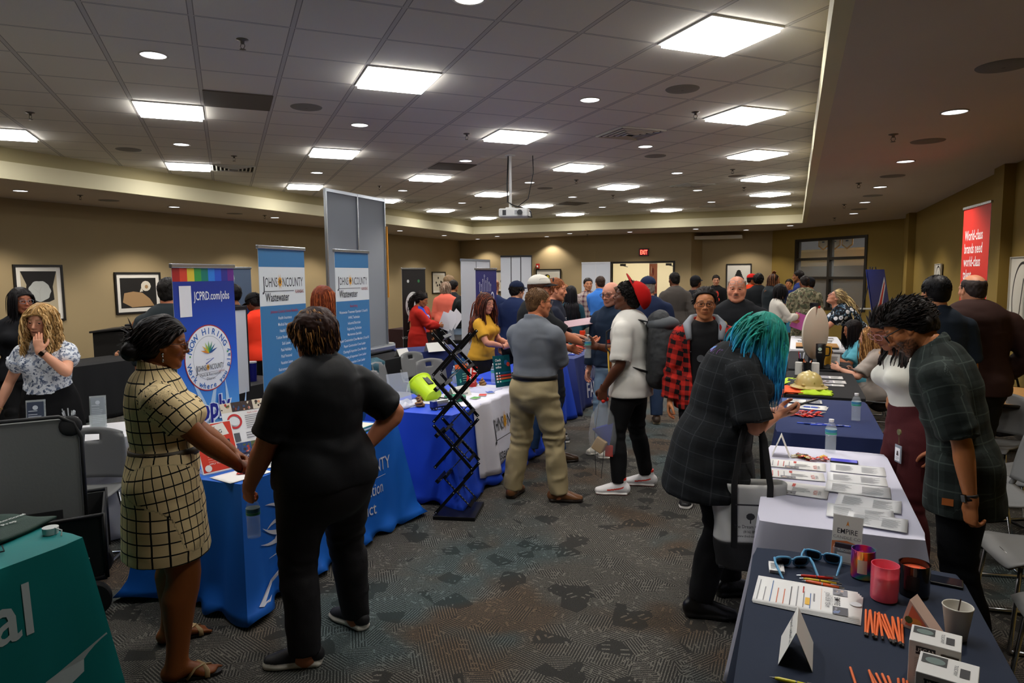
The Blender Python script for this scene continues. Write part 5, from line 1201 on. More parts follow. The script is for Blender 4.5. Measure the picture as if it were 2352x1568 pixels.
# ---------------------------------------------------------------- chairs
def chair_proto(col='6f7070'):
 root = empty('stacking_chair','x','chair'); pl = M(col,.5,bump=(900,.1)); ch = M('b9bcc0',.2,metal=1)
 w_ = .235
 def seat(i,j):   # i across, j front to back
  x = (i-.5)*2*w_*(.96+.04*j); y = .23-.46*j; z = .445+.018*(abs(i-.5)*2)**3-.02*math.sin(math.pi*j)-.03*max(0,.12-j)/.12*1.2; return (x,y,z)
 a = MB().mat(pl); a.surf(seat,12,14); a.build('seat',parent=root,smooth=True,solid=.012)
 def back(i,j):
  x = (i-.5)*2*w_*(1-.12*j**2+.03*math.sin(j*3)); z = .50+.34*j+(-.03*(abs(i-.5)*2)**2 if j > .9 else 0); y = -.235-.07*j-.035*math.cos((i-.5)*math.pi)+.03; return (x,y,z)
 a = MB().mat(pl); nu,nv = 18,14; V = [back(i/nu,j/nv) for j in range(nv+1) for i in range(nu+1)]; F = []
 for j in range(nv):
  for i in range(nu):
   if j in (10,11) and 7 <= i <= 10: continue
   F.append((j*(nu+1)+i,j*(nu+1)+i+1,(j+1)*(nu+1)+i+1,(j+1)*(nu+1)+i))
 a.add(V,F); a.build('backrest',parent=root,smooth=True,solid=.012)
 for s_ in (-1,1):
  a = MB().mat(pl); a.tube([(s_*.225,-.2,.44),(s_*.232,-.235,.5),(s_*.225,-.26,.62)],[.016,.018,.012],8); a.build('back_support',parent=root,smooth=True)
  a = MB().mat(ch); a.tube([(s_*.2,.17,.43),(s_*.235,.21,.02),(s_*.235,.2,.012),(s_*.235,-.24,.012),(s_*.235,-.25,.02),(s_*.2,-.16,.43)],.011,8); a.build('sled_leg',parent=root,smooth=True)
 a = MB().mat(ch); a.tube([(-.2,.17,.43),(.2,.17,.43)],.011,8).tube([(-.2,-.16,.43),(.2,-.16,.43)],.011,8).tube([(-.235,-.1,.012),(.235,-.1,.012)],.008,8); a.build('crossbar',parent=root,smooth=True)
 return root
pc = chair_proto()
CH = [(1.17,3.33,93,'grey plastic chair nearest the camera at the right edge'),(1.20,4.12,97,'grey plastic chair behind the man in the dark plaid shirt'),(1.55,5.75,120,'grey plastic chair right of the plaid shirt man, near the round table'),(1.5,6.68,150,'grey plastic chair pushed against the round wooden table'),(1.2,5.1,100,'grey plastic chair behind the woman in the white top'),
 (-3.98,6.35,-70,'grey plastic chair behind the royal blue table, nearer one'),(-3.95,7.35,-112,'grey plastic chair left of the zigzag rack top'),(-4.35,6.95,-80,'dark shadowed chair with the teal jacket over it'),(-4.55,8.0,-100,'grey plastic chair before the navy cloth by the grey display'),(-4.35,4.55,-60,'dark grey chair between the park banner and the first wastewater banner'),(-4.35,2.95,-150,'dark chair between the grey folded case and the white table'),(-8.3,7.6,-140,'grey chair beside the seated older woman at the left wall')]
for i,(x,y,a_,lab) in enumerate(CH):
 o = pc if i == 0 else copy_tree(pc); o.location = (x,y,0); o.rotation_euler[2] = R(a_); o['label'] = lab; o['group'] = 'grey stacking chairs'
for y_,x_,a_,lb_ in ((7.35,.98,88,'wooden seated woman in teal'),(6.85,1.0,95,'x')):
 pass
# seats for the two seated women on the right and the others who sit
for (x,y,a_,lab) in [(.86,9.7,90,'grey plastic chair carrying the dark haired woman in a teal shirt'),(.92,8.6,95,'grey plastic chair carrying the blonde woman in a beige shirt'),(-2.95,10.95,180,'grey plastic chair carrying the man in a blazer'),(-9.2,7.45,-160,'grey plastic chair carrying the seated older woman')]:
 o = copy_tree(pc); o.location = (x,y,0); o.rotation_euler[2] = R(a_); o['label'] = lab
# round wooden table at the right wall
rt = empty('round_table','round wooden table with black edge by the right wall','table',(1.74,7.42,0))
mw,nt,b = newmat('wood_top'); tc = node(nt,'TexCoord'); mp = node(nt,'Mapping'); mp.inputs['Scale'].default_value = (1,14,1); link(nt,tc.outputs['Object'],mp.inputs[0]); nn = node(nt,'TexNoise',Scale=5,Detail=5); link(nt,mp.outputs[0],nn.inputs['Vector'])
link(nt,mixc(nt,nn.outputs[0],'d3a05e','b07c3e'),b.inputs['Base Color']); b.inputs['Roughness'].default_value = .35
a = MB().mat(mw); a.lathe([(.0001,.745),(.58,.745),(.58,.72),(.0001,.72)],64,caps=False); a.build('tabletop',parent=rt,smooth='a')
a = MB().mat(M('15130f',.5)); a.lathe([(.581,.748),(.595,.744),(.595,.716),(.581,.714)],64,caps=False); a.build('edge_band',parent=rt,smooth=True)
for k in range(4):
 a = MB().mat(M('1b1b1b',.4,metal=.6)); an = k*math.pi/2+.5; a.tube([(.36*math.cos(an),.36*math.sin(an),.72),(.4*math.cos(an),.4*math.sin(an),.0)],.014,8); a.build('leg',parent=rt,smooth=True)
# ---------------------------------------------------------------- roll-up banners
def banner(lab,left,d,w_,z0,z1,content,cl='cfd3d6',back=None,base=True,foot=.0,curve=0,group=None):
 """left: ground point of the banner's left edge as read from its printed side; d: unit direction to its right edge"""
 d = Vector(d).normalized(); ang = math.atan2(d.y,d.x); e = empty('rollup_banner',lab,'banner',(left[0],left[1],0),ang,group)
 al = M('c3c7cb',.25,metal=.9); pr = Print(.0006); pr.X = Matrix.Translation((0,-.002,0)) @ Matrix.Rotation(R(90),4,'X')
 pan = MB().mat(back or M('d0d2d6',.5)); pan.bb(0,w_,-.001,.001,z0+.05,z1-.02); ps = pan.build('panel',parent=e); content(pr,w_,z0+.06,z1-.03); pr.build('printed_graphic',parent=ps)
 a = MB().mat(al); a.bb(-.01,w_+.01,-.014,.012,z1-.03,z1); a.build('top_rail',parent=e,bev=.004)
 if base:
  a = MB().mat(al); a.bb(-.02,w_+.02,-.06,.09,foot,foot+.07); a.build('base_cassette',parent=e,bev=.012)
 a = MB().mat(al); a.cyl((w_/2,.02,foot+.06),(w_/2,.02,z1-.02),.008,8); a.build('pole',parent=e,smooth='a')
 return e
BLUE1,BLUE2,NAVY = M('1c3fae',.45),M('2f7fd0',.45),M('1a2470',.5)
def jcprd(p,w_,z0,z1):
 mg,ntt,bb = newmat('blue_fade'); tcn = node(ntt,'TexCoord'); sx = node(ntt,'SeparateXYZ'); link(ntt,tcn.outputs['Object'],sx.inputs[0]); cr = node(ntt,'ValToRGB')
 cr.color_ramp.elements[0].position = .2; cr.color_ramp.elements[0].color = (*s2l('cfe4f5'),1); cr.color_ramp.elements[1].position = .92; cr.color_ramp.elements[1].color = (*s2l('17308f'),1)
 e1 = cr.color_ramp.elements.new(.45); e1.color = (*s2l('5aa6e2'),1); e2 = cr.color_ramp.elements.new(.66); e2.color = (*s2l('1f5cd0'),1)
 link(ntt,mth(ntt,'DIVIDE',sx.outputs[2],1.95),cr.inputs[0]); link(ntt,cr.outputs[0],bb.inputs['Base Color']); bb.inputs['Roughness'].default_value = .5
 p.rect(0,z0,w_,z1,mg); cs = ['a8241e','d8432c','e6c83c','3f9a45','177a6a','2f7fdc','2a55c8','33338f','6a2a86']
 for i,c in enumerate(cs): p.rect(w_*i/9,z1-.09,w_*(i+1)/9,z1,M(c,.45))
 for a,L,wd in ((150,.75,.07),(128,.85,.08),(106,.9,.085),(84,.92,.085),(62,.85,.08),(44,.8,.07)):
  leafshape(p,w_*.55,z0+.25,L,R(a),wd,M('b8d6ef',.5),.35 if a < 90 else -.35)
 p.rect(.05,z1-.33,.16,z1-.12,M('e8e8ea')); p.text('JCPRD.com/jobs',.185,z1-.22,.085,M('f0f2f6'),align='LEFT',bold=.012,sx=.62)
 cx,cy,r = w_*.5,z1-.63,.235; p.disc(cx,cy,r,M('a8242a'),48); p.disc(cx,cy,r-.008,M('f1f3f5'),48); p.ring(cx,cy,r*.66,.002,M('556070'),40)
 tb = M('1f62b0'); p.arc('NOW HIRING',cx,cy,r*.72,.062,tb,168,22,bold=.016); p.arc('Work where you play',cx,cy,r*.93,.056,tb,190,375,bold=.014,out=False)
 for a_ in (172,8): p.disc(cx+r*.8*math.cos(R(a_)),cy+r*.8*math.sin(R(a_)),.007,M('3f9a45'),10)
 for k,c in enumerate(['e08a2c','e0b52c','a5c23a','4f9a45','2f8a6a','1f6a8a','1f4a8a']): leafshape(p,cx,cy+.035,.085,R(165-24*k),.012,M(c),0)
 p.line([(cx-.035,cy-.01),(cx+.04,cy-.005),(cx-.04,cy-.04),(cx-.02,cy-.035)],[.003,.008,.008,.002],M('2a55a8')); county(p,cx,cy-.085,.14,sx=.8); p.text('Park & Recreation',cx,cy-.125,.028,BR1,bold=.002); p.text('District',cx,cy-.155,.028,BR1,bold=.002)
 p.text('Apply',w_*.45+.004,z1-1.065,.22,M('e8f2fb'),bold=.07,sx=.82); p.text('Apply',w_*.45,z1-1.06,.22,M('20248a'),bold=.025,sx=.82); p.text('today!',w_*.5,z1-1.27,.2,M('20248a'),bold=.02,sx=.8)
banner('blue park district roll-up banner with rainbow top and round hiring seal',(-3.80,3.33),(-.1,.99),.60,.0,1.965,jcprd)
def waste(items,head):
 def f(p,w_,z0,z1):
  bl_ = M('3b78a8',.5); p.rect(0,z0,w_,z1,bl_); p.rect(0,z1-.45,w_,z1-.14,M('dfe3e2',.5)); s_ = w_/2.25; county(p,w_*.5,z1-.30,s_); p.text('Wastewater',w_*.36,z1-.415,.10,BR1,bold=.004,sx=.62)
  p.text(head,w_*.5,z1-.51,.036,M('b03040'),bold=.004,sx=.8)
  for i,t in enumerate(items): p.text(t,w_*.5,z1-.565-.053*i,.036,M('e6ecf2'),bold=.004,sx=.76)
  p.text('Scan for more info',w_*.5,z1-.565-.053*len(items)-.06,.04,M('b03040'),bold=.004,sx=.8)
 return f
banner('blue and white county wastewater roll-up banner, the nearer of two',(-3.87,4.20),(-.1,.99),.62,0,2.12,waste(['Health Insurance','Medical Insurance','Health Savings','Tuition Reimbursement','Sick Leave','Paid Holidays','Paid Personal','Vacation Leave','Retirement Program','Employee Development'],'Johnson County Kansas Benefits'))
banner('blue and white county wastewater roll-up banner, the farther of two',(-3.87,5.16),(-.06,.99),.58,0,2.12,waste(['Wastewater Treatment Operator I, II and III','HVAC Technician','Industrial Electrician','Engineering Technician','Maintenance Specialist','Repair Construction Crew Member I, II and III','Repair Construction Crew Leader','Cleaning & Inspection Crew Member','Cleaning & Inspection Crew Leader','CCTV Inspection Crew Leader','Construction Inspector','Plant Technician'],'Now hiring'))
def fameb(p,w_,z0,z1):
 p.rect(0,z0,w_,z1,M('2b2a6e',.5)); wt = M('dfe1ea')
 for i,h in enumerate([.10,.07,.14,.2,.12,.16,.1,.07]):
  x = .12+.052*i; p.rect(x,z1-.30,x+.008,z1-.30+h,wt); p.ring(x+.004,z1-.28+h,.018,.006,wt,12)
 p.text('FAM',w_*.42,z1-.48,.22,wt,bold=.02,sx=.7); p.ring(w_*.78,z1-.39,.06,.022,wt,20,.085); p.rect(w_*.7,z1-.40,w_*.85,z1-.385,wt); p.text('KANSAS CITY',w_*.5,z1-.58,.065,wt,sx=.85)
 p.text('your d',w_*.65,z1-.86,.08,wt,bold=.01); p.text('CAREER',w_*.65,z1-.98,.06,wt,bold=.01)
banner('purple navy roll-up banner with white city figures behind the yellow top woman',(-4.0,8.40),(0,1),.70,0,1.97,fameb)
def redb(p,w_,z0,z1):
 p.rect(0,z0,w_,z1,M('dfe0e4',.5)); p.rect(0,z1-1.03,w_,z1,M('df2a1e',.45)); p.rect(0,z1-1.17,w_*.58,z1-1.03,M('8fb0c6')); wt = M('f6f4f2')
 for i,t in enumerate(['World-class','brands need','world-class','talent.']): p.text(t,.08,z1-.34-.14*i,.15,wt,align='LEFT',bold=.014,sx=.78)
 p.text('Like you.',.08,z1-.93,.15,M('3a1a1a'),align='LEFT',bold=.008,sx=.78); p.ring(w_*.7,z1-1.45,.04,.006,M('5a6aa8'),16)
banner('tall red and white roll-up banner about world-class talent',(1.72,9.05),(.08,-1),.85,.0,2.57,redb,foot=.0)
def darkb(p,w_,z0,z1):
 p.rect(0,z0,w_,z1,M('201c1a',.5)); wt = M('dcdcd8'); p.disc(w_*.45,z1-.68,.2,wt,28,.26); p.poly([(w_*.25,z1-.85),(w_*.2,z1-1.0),(w_*.4,z1-.92)],wt); p.text("We're",w_*.45,z1-.66,.13,BR1); p.text('Hiring!',w_*.45,z1-.8,.13,BR1); p.text('WORK LIFE BALANCE',w_*.5,z1-1.3,.07,wt); p.line([(.1,z1-1.15),(.55,z1-1.05)],.008,wt); p.text('Flexibility and family',w_*.5,z1-1.42,.045,wt); p.disc(w_*.25,z1-.22,.03,wt,12); p.disc(w_*.7,z1-.22,.03,M('3a7a4a'),12)
banner('black roll-up banner with a white speech bubble reading hiring',(-6.75,11.0),(.25,.97),.62,0,2.02,darkb)
# blue double panels behind the red polo person
def hireb(p,w_,z0,z1):
 p.rect(0,z0,w_,z1,M('1d2f66',.5)); p.rect(0,z1-.55,w_,z1,M('27406e',.5)); p.photo(w_*.55,z1-.55,w_,z1,4,('8a98a8','5a6a82','b9c2cc','3a4660')); p.text("We're Hiring!",w_*.33,z1-.26,.12,M('4f8ae0'),shear=.25,bold=.01,sx=.8); p.text('Production and Maintenance',w_*.36,z1-.35,.05,M('dfe6f2'),bold=.006,sx=.75); p.text('Full and part time',w_*.33,z1-.42,.045,M('dfe6f2'),sx=.75)
 p.text('Hiring across',w_*.6,z1-.72,.09,M('d03a30'),bold=.01,sx=.8); p.text('the Midwest',w_*.65,z1-.84,.09,M('d03a30'),bold=.01,sx=.8); p.text('APPLY TODAY',w_*.6,z1-1.05,.1,M('f0f2f6'),bold=.012,sx=.7)
banner('dark blue hiring display panel behind the person in a red polo',(-7.75,7.0),(.35,.94),.95,0,2.02,hireb)
# tall grey display wall seen from its back
gw = empty('display_wall','tall grey three panel display with silver frame and base bars','display',(-5.62,7.33,0),R(92)); al = M('b9bdc2',.25,metal=.9); gp = M('868b92',.55,bump=(3,.15))
for i in range(2):
 a = MB().mat(gp); a.bb(.01+.72*i,.71+.72*i,-.004,.004,.82,2.98); a.build('panel',parent=gw)
a = MB().mat(gp); a.X = Matrix.Translation((1.44,0,0)) @ Matrix.Rotation(R(62),4,'Z'); a.bb(0,.8,-.004,.004,.82,2.96); a.build('panel',parent=gw)
for x in (0,.72,1.44):
 a = MB().mat(al); a.bb(x-.012,x+.012,-.03,.01,.8,3.0); a.build('frame_post',parent=gw,bev=.004)
a = MB().mat(al); a.bb(-.01,1.45,-.03,.01,2.96,3.0); a.X = Matrix.Translation((1.44,0,0)) @ Matrix.Rotation(R(62),4,'Z'); a.bb(0,.8,-.03,.01,2.94,2.98); a.build('top_rail',parent=gw)
a = MB().mat(M('d8902c',.5)); a.bb(1.455,1.475,-.045,-.03,1.55,2.6); a.build('orange_strip',parent=gw)
a = MB().mat(al); a.bb(-.05,1.5,-.13,.05,.755,.86); a.build('base_bar',parent=gw,bev=.03)
a = MB().mat(al); a.X = Matrix.Translation((1.5,0,0)) @ Matrix.Rotation(R(62),4,'Z'); a.bb(0,.85,-.13,.05,.755,.86); a.build('base_bar',parent=gw,bev=.03)
# grey-white panel wall near the yellow top woman and others
def panels(lab,left,d,n,w_,z1,top='15151a',bend=0,z0=.02):
 e = empty('exhibit_backdrop',lab,'display',(left[0],left[1],0),math.atan2(d[1],d[0])); X = Matrix.Identity(4)
 for i in range(n):
  a = MB().mat(M('c9ccd2',.5)); a.X = X; a.bb(.005,w_-.005,-.006,.006,z0,z1-.03); a.build('panel',parent=e)
  a = MB().mat(M(top,.4)); a.X = X; a.bb(0,w_,-.012,.012,z1-.035,z1); a.bb(w_-.008,w_+.008,-.01,.01,z0,z1); a.build('frame_post',parent=e); X = X @ Matrix.Translation((w_,0,0)) @ Matrix.Rotation(R(bend*(1 if i % 2 == 0 else -1)),4,'Z')
 return e
panels('pair of pale grey display panels behind the purple banner',(-4.62,9.2),(0,1),2,.52,2.12,top='777b82',bend=0)
panels('white folding display panels with black tops, centre back',(-5.66,13.1),(.9,.43),3,.22,2.27,bend=-25)
panels('tall white display panels left of the double doors',(-4.78,16.0),(.98,.2),2,.34,2.16,top='d0d0d2',bend=0)
panels('low white back panel with black top edge before the red polo person',(-4.75,4.55),(-.15,.99),1,.50,1.60,z0=.78)
panels('pale grey panel at the far left edge',(-4.12,1.77),(.88,.47),1,.56,1.34,top='b9bdc6')
# army easel banner
ez = empty('easel_banner','dark blue banner on an easel with slanted white lettering','banner',(1.34,12.5,0),R(62),)
p = Print(); p.X = Matrix.Translation((0,0,1.05)) @ Matrix.Rotation(R(80),4,'X'); p.rect(-.33,-.45,.33,.87,M('28357f',.5)); p.poly([(-.28,.15),(-.05,.35),(.28,.75),(.28,.6),(.0,.2),(-.2,.05)],M('d5dbe8')); p.poly([(-.24,.17),(-.05,.31),(.26,.68),(.26,.63),(.0,.25),(-.2,.12)],M('c03a3a')); p.text('ARMY',.0,-.02,.26,M('e8ecf4'),bold=.02,shear=.3,rot=.5,sx=.8); p.line([(-.28,-.25),(0,-.1),(.28,.2)],.05,M('d5dbe8')); p.line([(-.26,-.25),(0,-.1),(.27,.18)],.03,M('c03a3a')); p.text('Be all you can be',0,-.38,.06,M('d5dbe8')); p.build('printed_sign',parent=ez)
a = MB().mat(M('28357f',.5)); a.X = Matrix.Translation((0,.012,1.05)) @ Matrix.Rotation(R(80),4,'X'); a.bb(-.33,.33,-.45,.87,-.008,-.001); a.build('board',parent=ez)
for dx,dy in ((-.34,-.05),(.34,-.05),(0,.6)):
 a = MB().mat(M('1c1c1c',.5)); a.tube([(dx*.3,.2,1.95),(dx,dy,0)],.01,6); a.build('leg',parent=ez)
# wall side items behind: high table, podium
hb = empty('side_table','pale narrow side table with black bent legs by the window wall','table',(1.5,18.3,0),R(20)); a = MB().mat(M('b9b7b0',.4)); a.bb(-.35,.35,-.25,.25,.98,1.0); a.build('tabletop',parent=hb,bev=.004)
for s_ in (-1,1): a = MB().mat(BLK); a.tube([(s_*.28,-.2,.98),(s_*.3,-.1,.5),(s_*.28,.2,.3),(s_*.3,.24,0)],.015,6); a.build('leg',parent=hb,smooth=True)
pd = empty('podium','black lectern with slanted top near the left wall','podium',(-9.9,7.6,0),R(-60)); a = MB().mat(M('1e1c1b',.5)); a.bb(-.35,.35,-.22,-.2,0,1.05).bb(-.35,-.33,-.2,.22,0,1.05).bb(.33,.35,-.2,.22,0,1.05).bb(-.33,.33,-.2,.2,.7,.72); a.build('body',parent=pd); a = MB().mat(M('1e1c1b',.5)); a.box((0,0,1.08),(.8,.5,.03),(.1,0,0)); a.build('top',parent=pd,bev=.005)
# literature rack: base plate and zigzag of slotted frames
rk = empty('literature_rack','black folding zigzag literature rack on a flat base plate','rack',(-2.42,4.70,0),R(14)); bm_ = M('0c0c0d',.35,spec=.4)
a = MB().mat(bm_); a.bb(-.155,.175,-.19,.19,0,.03); a.build('base_plate',parent=rk,bev=.004)
def rackarm(p0,p1,yw,slots=True,holes=1):
 a = MB().mat(bm_); v = Vector((p1[0]-p0[0],0,p1[1]-p0[1])); L = v.length; ang = math.atan2(v.z,v.x)
 for y in (-yw,yw):
  a = MB().mat(bm_); a.X = Matrix.Translation((p0[0],y,p0[1])) @ Matrix.Rotation(-ang,4,'Y'); a.bb(0,L,-.003,.003,-.012,.012); o = a.build('zigzag_arm',parent=rk)
 a = MB().mat(M('8a8f96',.3,metal=.8))
 for y in (-yw,yw):
  for t in (.02,.5,.98): q = (p0[0]+v.x*t,y,p0[1]+v.z*t); a.ball(q,.006,5)
 a.build('rivet',parent=o)
xs = .15; Z = [.03,.39,.75,1.11,1.46]
for i in range(4):
 rackarm((-xs,Z[i]+.0),(xs,Z[i+1]-.02),.125 if i % 2 else .135)
 if i: rackarm((xs,Z[i]+.0),(-xs,Z[i+1]-.02),.135 if i % 2 else .125)
for i in range(7):
 z = .2+.18*i; sg = -1 if i % 2 else 1; a = MB().mat(bm_)
 a.X = Matrix.Translation((sg*.02,0,z)) @ Matrix.Rotation(R(47*sg),4,'Y')
 a.bb(-.16,.16,-.12,-.095,-.002,.002).bb(-.16,.16,.095,.12,-.002,.002).bb(-.16,-.135,-.12,.12,-.002,.03).bb(.135,.16,-.12,.12,-.002,.002).bb(-.01,.01,-.12,.12,-.002,.002); o = a.build('brochure_tray',parent=rk)
 a = MB().mat(M('9aa0a8',.4)); a.X = Matrix.Translation((sg*.02,0,z)) @ Matrix.Rotation(R(47*sg),4,'Y')
 for k in range(9): a.cyl((-.12+.03*k,-.1075,-.003),(-.12+.03*k,-.1075,.0035),.0055,8); a.cyl((-.12+.03*k,.1075,-.003),(-.12+.03*k,.1075,.0035),.0055,8)
 a.build('punched_hole',parent=o)
# wagon with folded grey case at the left
wg = empty('utility_wagon','black folding wagon with white lettering and spoked wheels','wagon',(-4.05,2.32,0),R(52)); bf = M('161718',.85,bump=(400,.2))
a = MB().mat(bf); a.bb(-.5,.5,-.26,-.25,.22,.55).bb(-.5,.5,.25,.26,.22,.55).bb(-.5,-.49,-.25,.25,.22,.55).bb(.49,.5,-.25,.25,.22,.55).bb(-.49,.49,-.25,.25,.22,.24); fbx = a.build('fabric_tub',parent=wg)
p = Print(); p.X = Matrix.Translation((0,-.262,0)) @ Matrix.Rotation(R(90),4,'X'); wt = M('d8dadc'); p.text('Academy',.18,.36,.13,wt,bold=.02,sx=.85); p.text('OUTDOORS',.27,.29,.055,wt,bold=.01); p.build('lettering',parent=fbx)
fr_ = M('1a1a1a',.4,metal=.5); a = MB().mat(fr_)
for y in (-.27,.27): a.tube([(-.5,y,.2),(.5,y,.2)],.012,6); a.tube([(-.5,y,.56),(.5,y,.56)],.012,6)
for x in (-.5,.5):
 for y in (-.27,.27): a.tube([(x,y,.2),(x,y,.57)],.012,6)
a.build('frame',parent=wg,smooth=True)
for x in (-.42,.42):
 for y in (-.3,.3):
  e = MB().mat(M('121212',.8)); e.X = Matrix.Translation((x,y,.1)) @ Matrix.Rotation(R(90),4,'X'); e.lathe([(.062,-.028),(.09,-.028),(.10,-.016),(.10,.016),(.09,.028),(.062,.028)],28); wh_ = e.build('wheel',parent=wg,smooth='a')
  e = MB().mat(M('55585a',.4)); e.X = Matrix.Translation((x,y,.1)) @ Matrix.Rotation(R(90),4,'X'); e.lathe([(.02,-.03),(.02,.03)],12)
  for k in range(5): e.box((.04*math.cos(k*1.2566),.04*math.sin(k*1.2566),0),(.05,.02,.02),(0,0,k*1.2566))
  e.build('hub',parent=wh_)
cs = empty('folded_case','grey folded table case with black rounded corners standing in the wagon','case',(-4.02,2.45,.245),R(52)); g6 = M('5d5f5d',.6,bump=(60,.08))
a = MB().mat(g6); a.X = Matrix.Rotation(R(-4),4,'X'); a.bb(-.28,.28,-.05,.05,0,.82); a.build('shell',parent=cs,bev=.03)
a = MB().mat(BLK); a.X = Matrix.Rotation(R(-4),4,'X'); a.tube([(-.285,-.055,.0),(-.285,-.055,.70),(-.25,-.055,.79),(-.18,-.055,.83),(.18,-.055,.83),(.25,-.055,.79),(.285,-.055,.70),(.285,-.055,0)],.011,8)
for s_ in (-1,1): a.ball((s_*.235,-.05,.77),.06,8,sy=.25)
a.build('edge_trim',parent=cs,smooth=True)
p = Print(); p.X = Matrix.Rotation(R(-4),4,'X') @ Matrix.Translation((.08,-.051,.17)) @ Matrix.Rotation(R(90),4,'X'); p.rect(-.09,-.1,.09,.12,BLK); p.rect(-.045,-.07,.03,.08,M('d8dadc')); [p.rect(-.03,-.06+.018*i,.02,-.054+.018*i,M('55585a')) for i in range(7)]; p.build('sticker',parent=cs)
# ---------------------------------------------------------------- things on the tables
ZT = .7465
def bottle(lab,x,y,z=ZT,rz=0,group='clear water bottles',rot=None,full=.75,lod=1):
 e = empty('water_bottle',lab,'bottle',(x,y,z),rz,group,rot=rot); PL_ = M('e6eef2',.06,spec=.8,alpha=.17); n = 20
 pr = [(.024,.0),(.031,.004),(.0325,.02)]
 for k in range(5): pr += [(.031,.035+.016*k),(.0328,.043+.016*k)]
 pr += [(.0325,.125),(.0325,.148),(.030,.165),(.022,.182),(.0135,.192),(.0125,.197)]
 a = MB().mat(PL_); a.lathe(pr,n,caps=False); a.build('shell',parent=e,smooth=True)
 a = MB().mat(M('cfdfe6',.03,spec=.6,alpha=.12)); a.lathe([(.0001,.003),(.029,.006),(.0305,.02),(.030,.2*full-.02),(.0001,.2*full-.02)],n,caps=False); a.build('water',parent=e,smooth=True)
 a = MB().mat(M('f0f0f0',.4)); a.lathe([(.0145,.196),(.015,.198),(.015,.212),(.0001,.213)],n,caps=False); a.build('cap',parent=e,smooth='a')
 a = MB().mat(M('cfe3ea',.4)); a.lathe([(.0335,.118),(.0337,.152)],n,caps=False); lb = a.build('label_band',parent=e,smooth=True); a = MB().mat(M('3f86b0',.4)); a.lathe([(.0339,.132),(.0339,.150)],n,caps=False); a.mat(M('3fa58a',.4)).lathe([(.0339,.120),(.0339,.131)],n,caps=False); a.build('label_print',parent=lb,smooth=True)
 return e
def sheet(lab,x,y,w_,h_,rz=0,fn=None,z=0,name='flyer',cat='paper',col='ececea',t=.0008,group=None,curl=0,parent=None,alpha=1):
 e = empty(name,lab,cat,(x,y,ZT+z),rz,group); a = MB().mat(M(col,.5 if alpha == 1 else .12,alpha=alpha,spec=.5 if alpha == 1 else .9))
 f = lambda i,j: ((i-.5)*w_,(j-.5)*h_,t+curl*((abs(i-.5)*2)**3*.5+(abs(j-.5)*2)**3*.5)); a.surf(f,8,8); o = a.build('page',parent=e,smooth=True,solid=t)
 if fn: p = Print(.0003); fn(p,w_/2,h_/2); p.warp(lambda X,Y,Z: (X,Y,Z+f(min(1,max(0,X/w_+.5)),min(1,max(0,Y/h_+.5)))[2]+t*.6+.0004)); p.build('print',parent=o)
 return e
RD,OR,GR,TX = M('c0392b',.6),M('e08a2c',.6),M('8d8d90',.6),M('5b5b60',.6)
def tent(lab,x,y,rz,w_,h_,lines=(),z=0,spread=.05,col='eceae4',ts=.03,both=False):
 e = empty('tent_card',lab,'name card',(x,y,ZT+z),rz,); a = MB().mat(M(col,.6)); d = spread
 for s_ in (-1,1): a.surf(lambda i,j: ((i-.5)*w_,s_*d*(1-j),h_*j+.0),2,2)
 o = a.build('folded_card',parent=e,solid=.0012); p = Print(.0006)
 for i,l in enumerate(lines): p.text(l,0,h_*.62-ts*1.3*i,ts,M('34343a',.6),bold=.004)
 sl = math.hypot(h_,d); p.warp(lambda X,Y,Z: (X,-d*(1-Y/h_)-Z*h_/sl-.0015,Y)); p.build('lettering',parent=o); return e
def pen(lab,x,y,rz,c,z=.006,group='pens on the nearest table'):
 e = empty('ballpoint_pen',lab,'pen',(x,y,ZT+z),rz,group); a = MB().mat(M(c,.3,spec=.6)); a.X = Matrix.Rotation(R(90),4,'Y'); a.lathe([(.0035,-.055),(.0056,-.045),(.0058,-.002)],14); a.lathe([(.0058,.002),(.0055,.03),(.0045,.055)],14); a.build('barrel',parent=e,smooth='a')
 a = MB().mat(M('c9c9cc',.2,metal=1)); a.X = Matrix.Rotation(R(90),4,'Y'); a.lathe([(.0006,-.070),(.0035,-.055)],12); a.lathe([(.0045,.055),(.0035,.066),(.0035,.072)],12); a.lathe([(.0062,-.002),(.0062,.002)],12); a.X = Matrix.Identity(4); a.box((.045,0,.008),(.036,.004,.0015)); a.build('metal_trim',parent=e,smooth='a'); return e
NT = 'on the nearest navy table'
def rl(p,w_,h_):
 for i in range(9): p.rect(-w_*.93+.021*i,-h_*.85,-w_*.93+.021*i+.003,h_*random.Random(i).uniform(.1,.8),M(['8d8d90','8d8d90','5a7aa8','d0785a','d0785a','5b5b60'][i % 6],.6))
 p.rect(-.0,-h_*.6,.015,-h_*.1,M('e8b84a',.6)); p.rect(-.01,h_*.2,-.006,h_*.7,RD); [p.lines(w_*.15,w_*.2,-h_*.8,h_*.8,1,GR) for _ in (0,)]
 p.rect(w_*.3,-h_*.8,w_*.305,h_*.8,OR); p.text('EMPIRE',w_*.55,.0,.026,M('34343a'),bold=.003,rot=-math.pi/2,sx=.8); p.text('CANDLE CO',w_*.47,.0,.014,GR,rot=-math.pi/2); p.text('JOIN OUR TEAM',w_*.38,.0,.02,TX,rot=-math.pi/2,sx=.8); p.photo(w_*.52,h_*.45,w_*.8,h_*.92,3,('8a8a92','c9b0a0','5b5b60')); p.photo(w_*.52,-h_*.95,w_*.8,-h_*.4,5,('8a8a92','7a8ab0','5b5b60')); p.disc(w_*.95,0,.018,M('c9c9cc'),16)
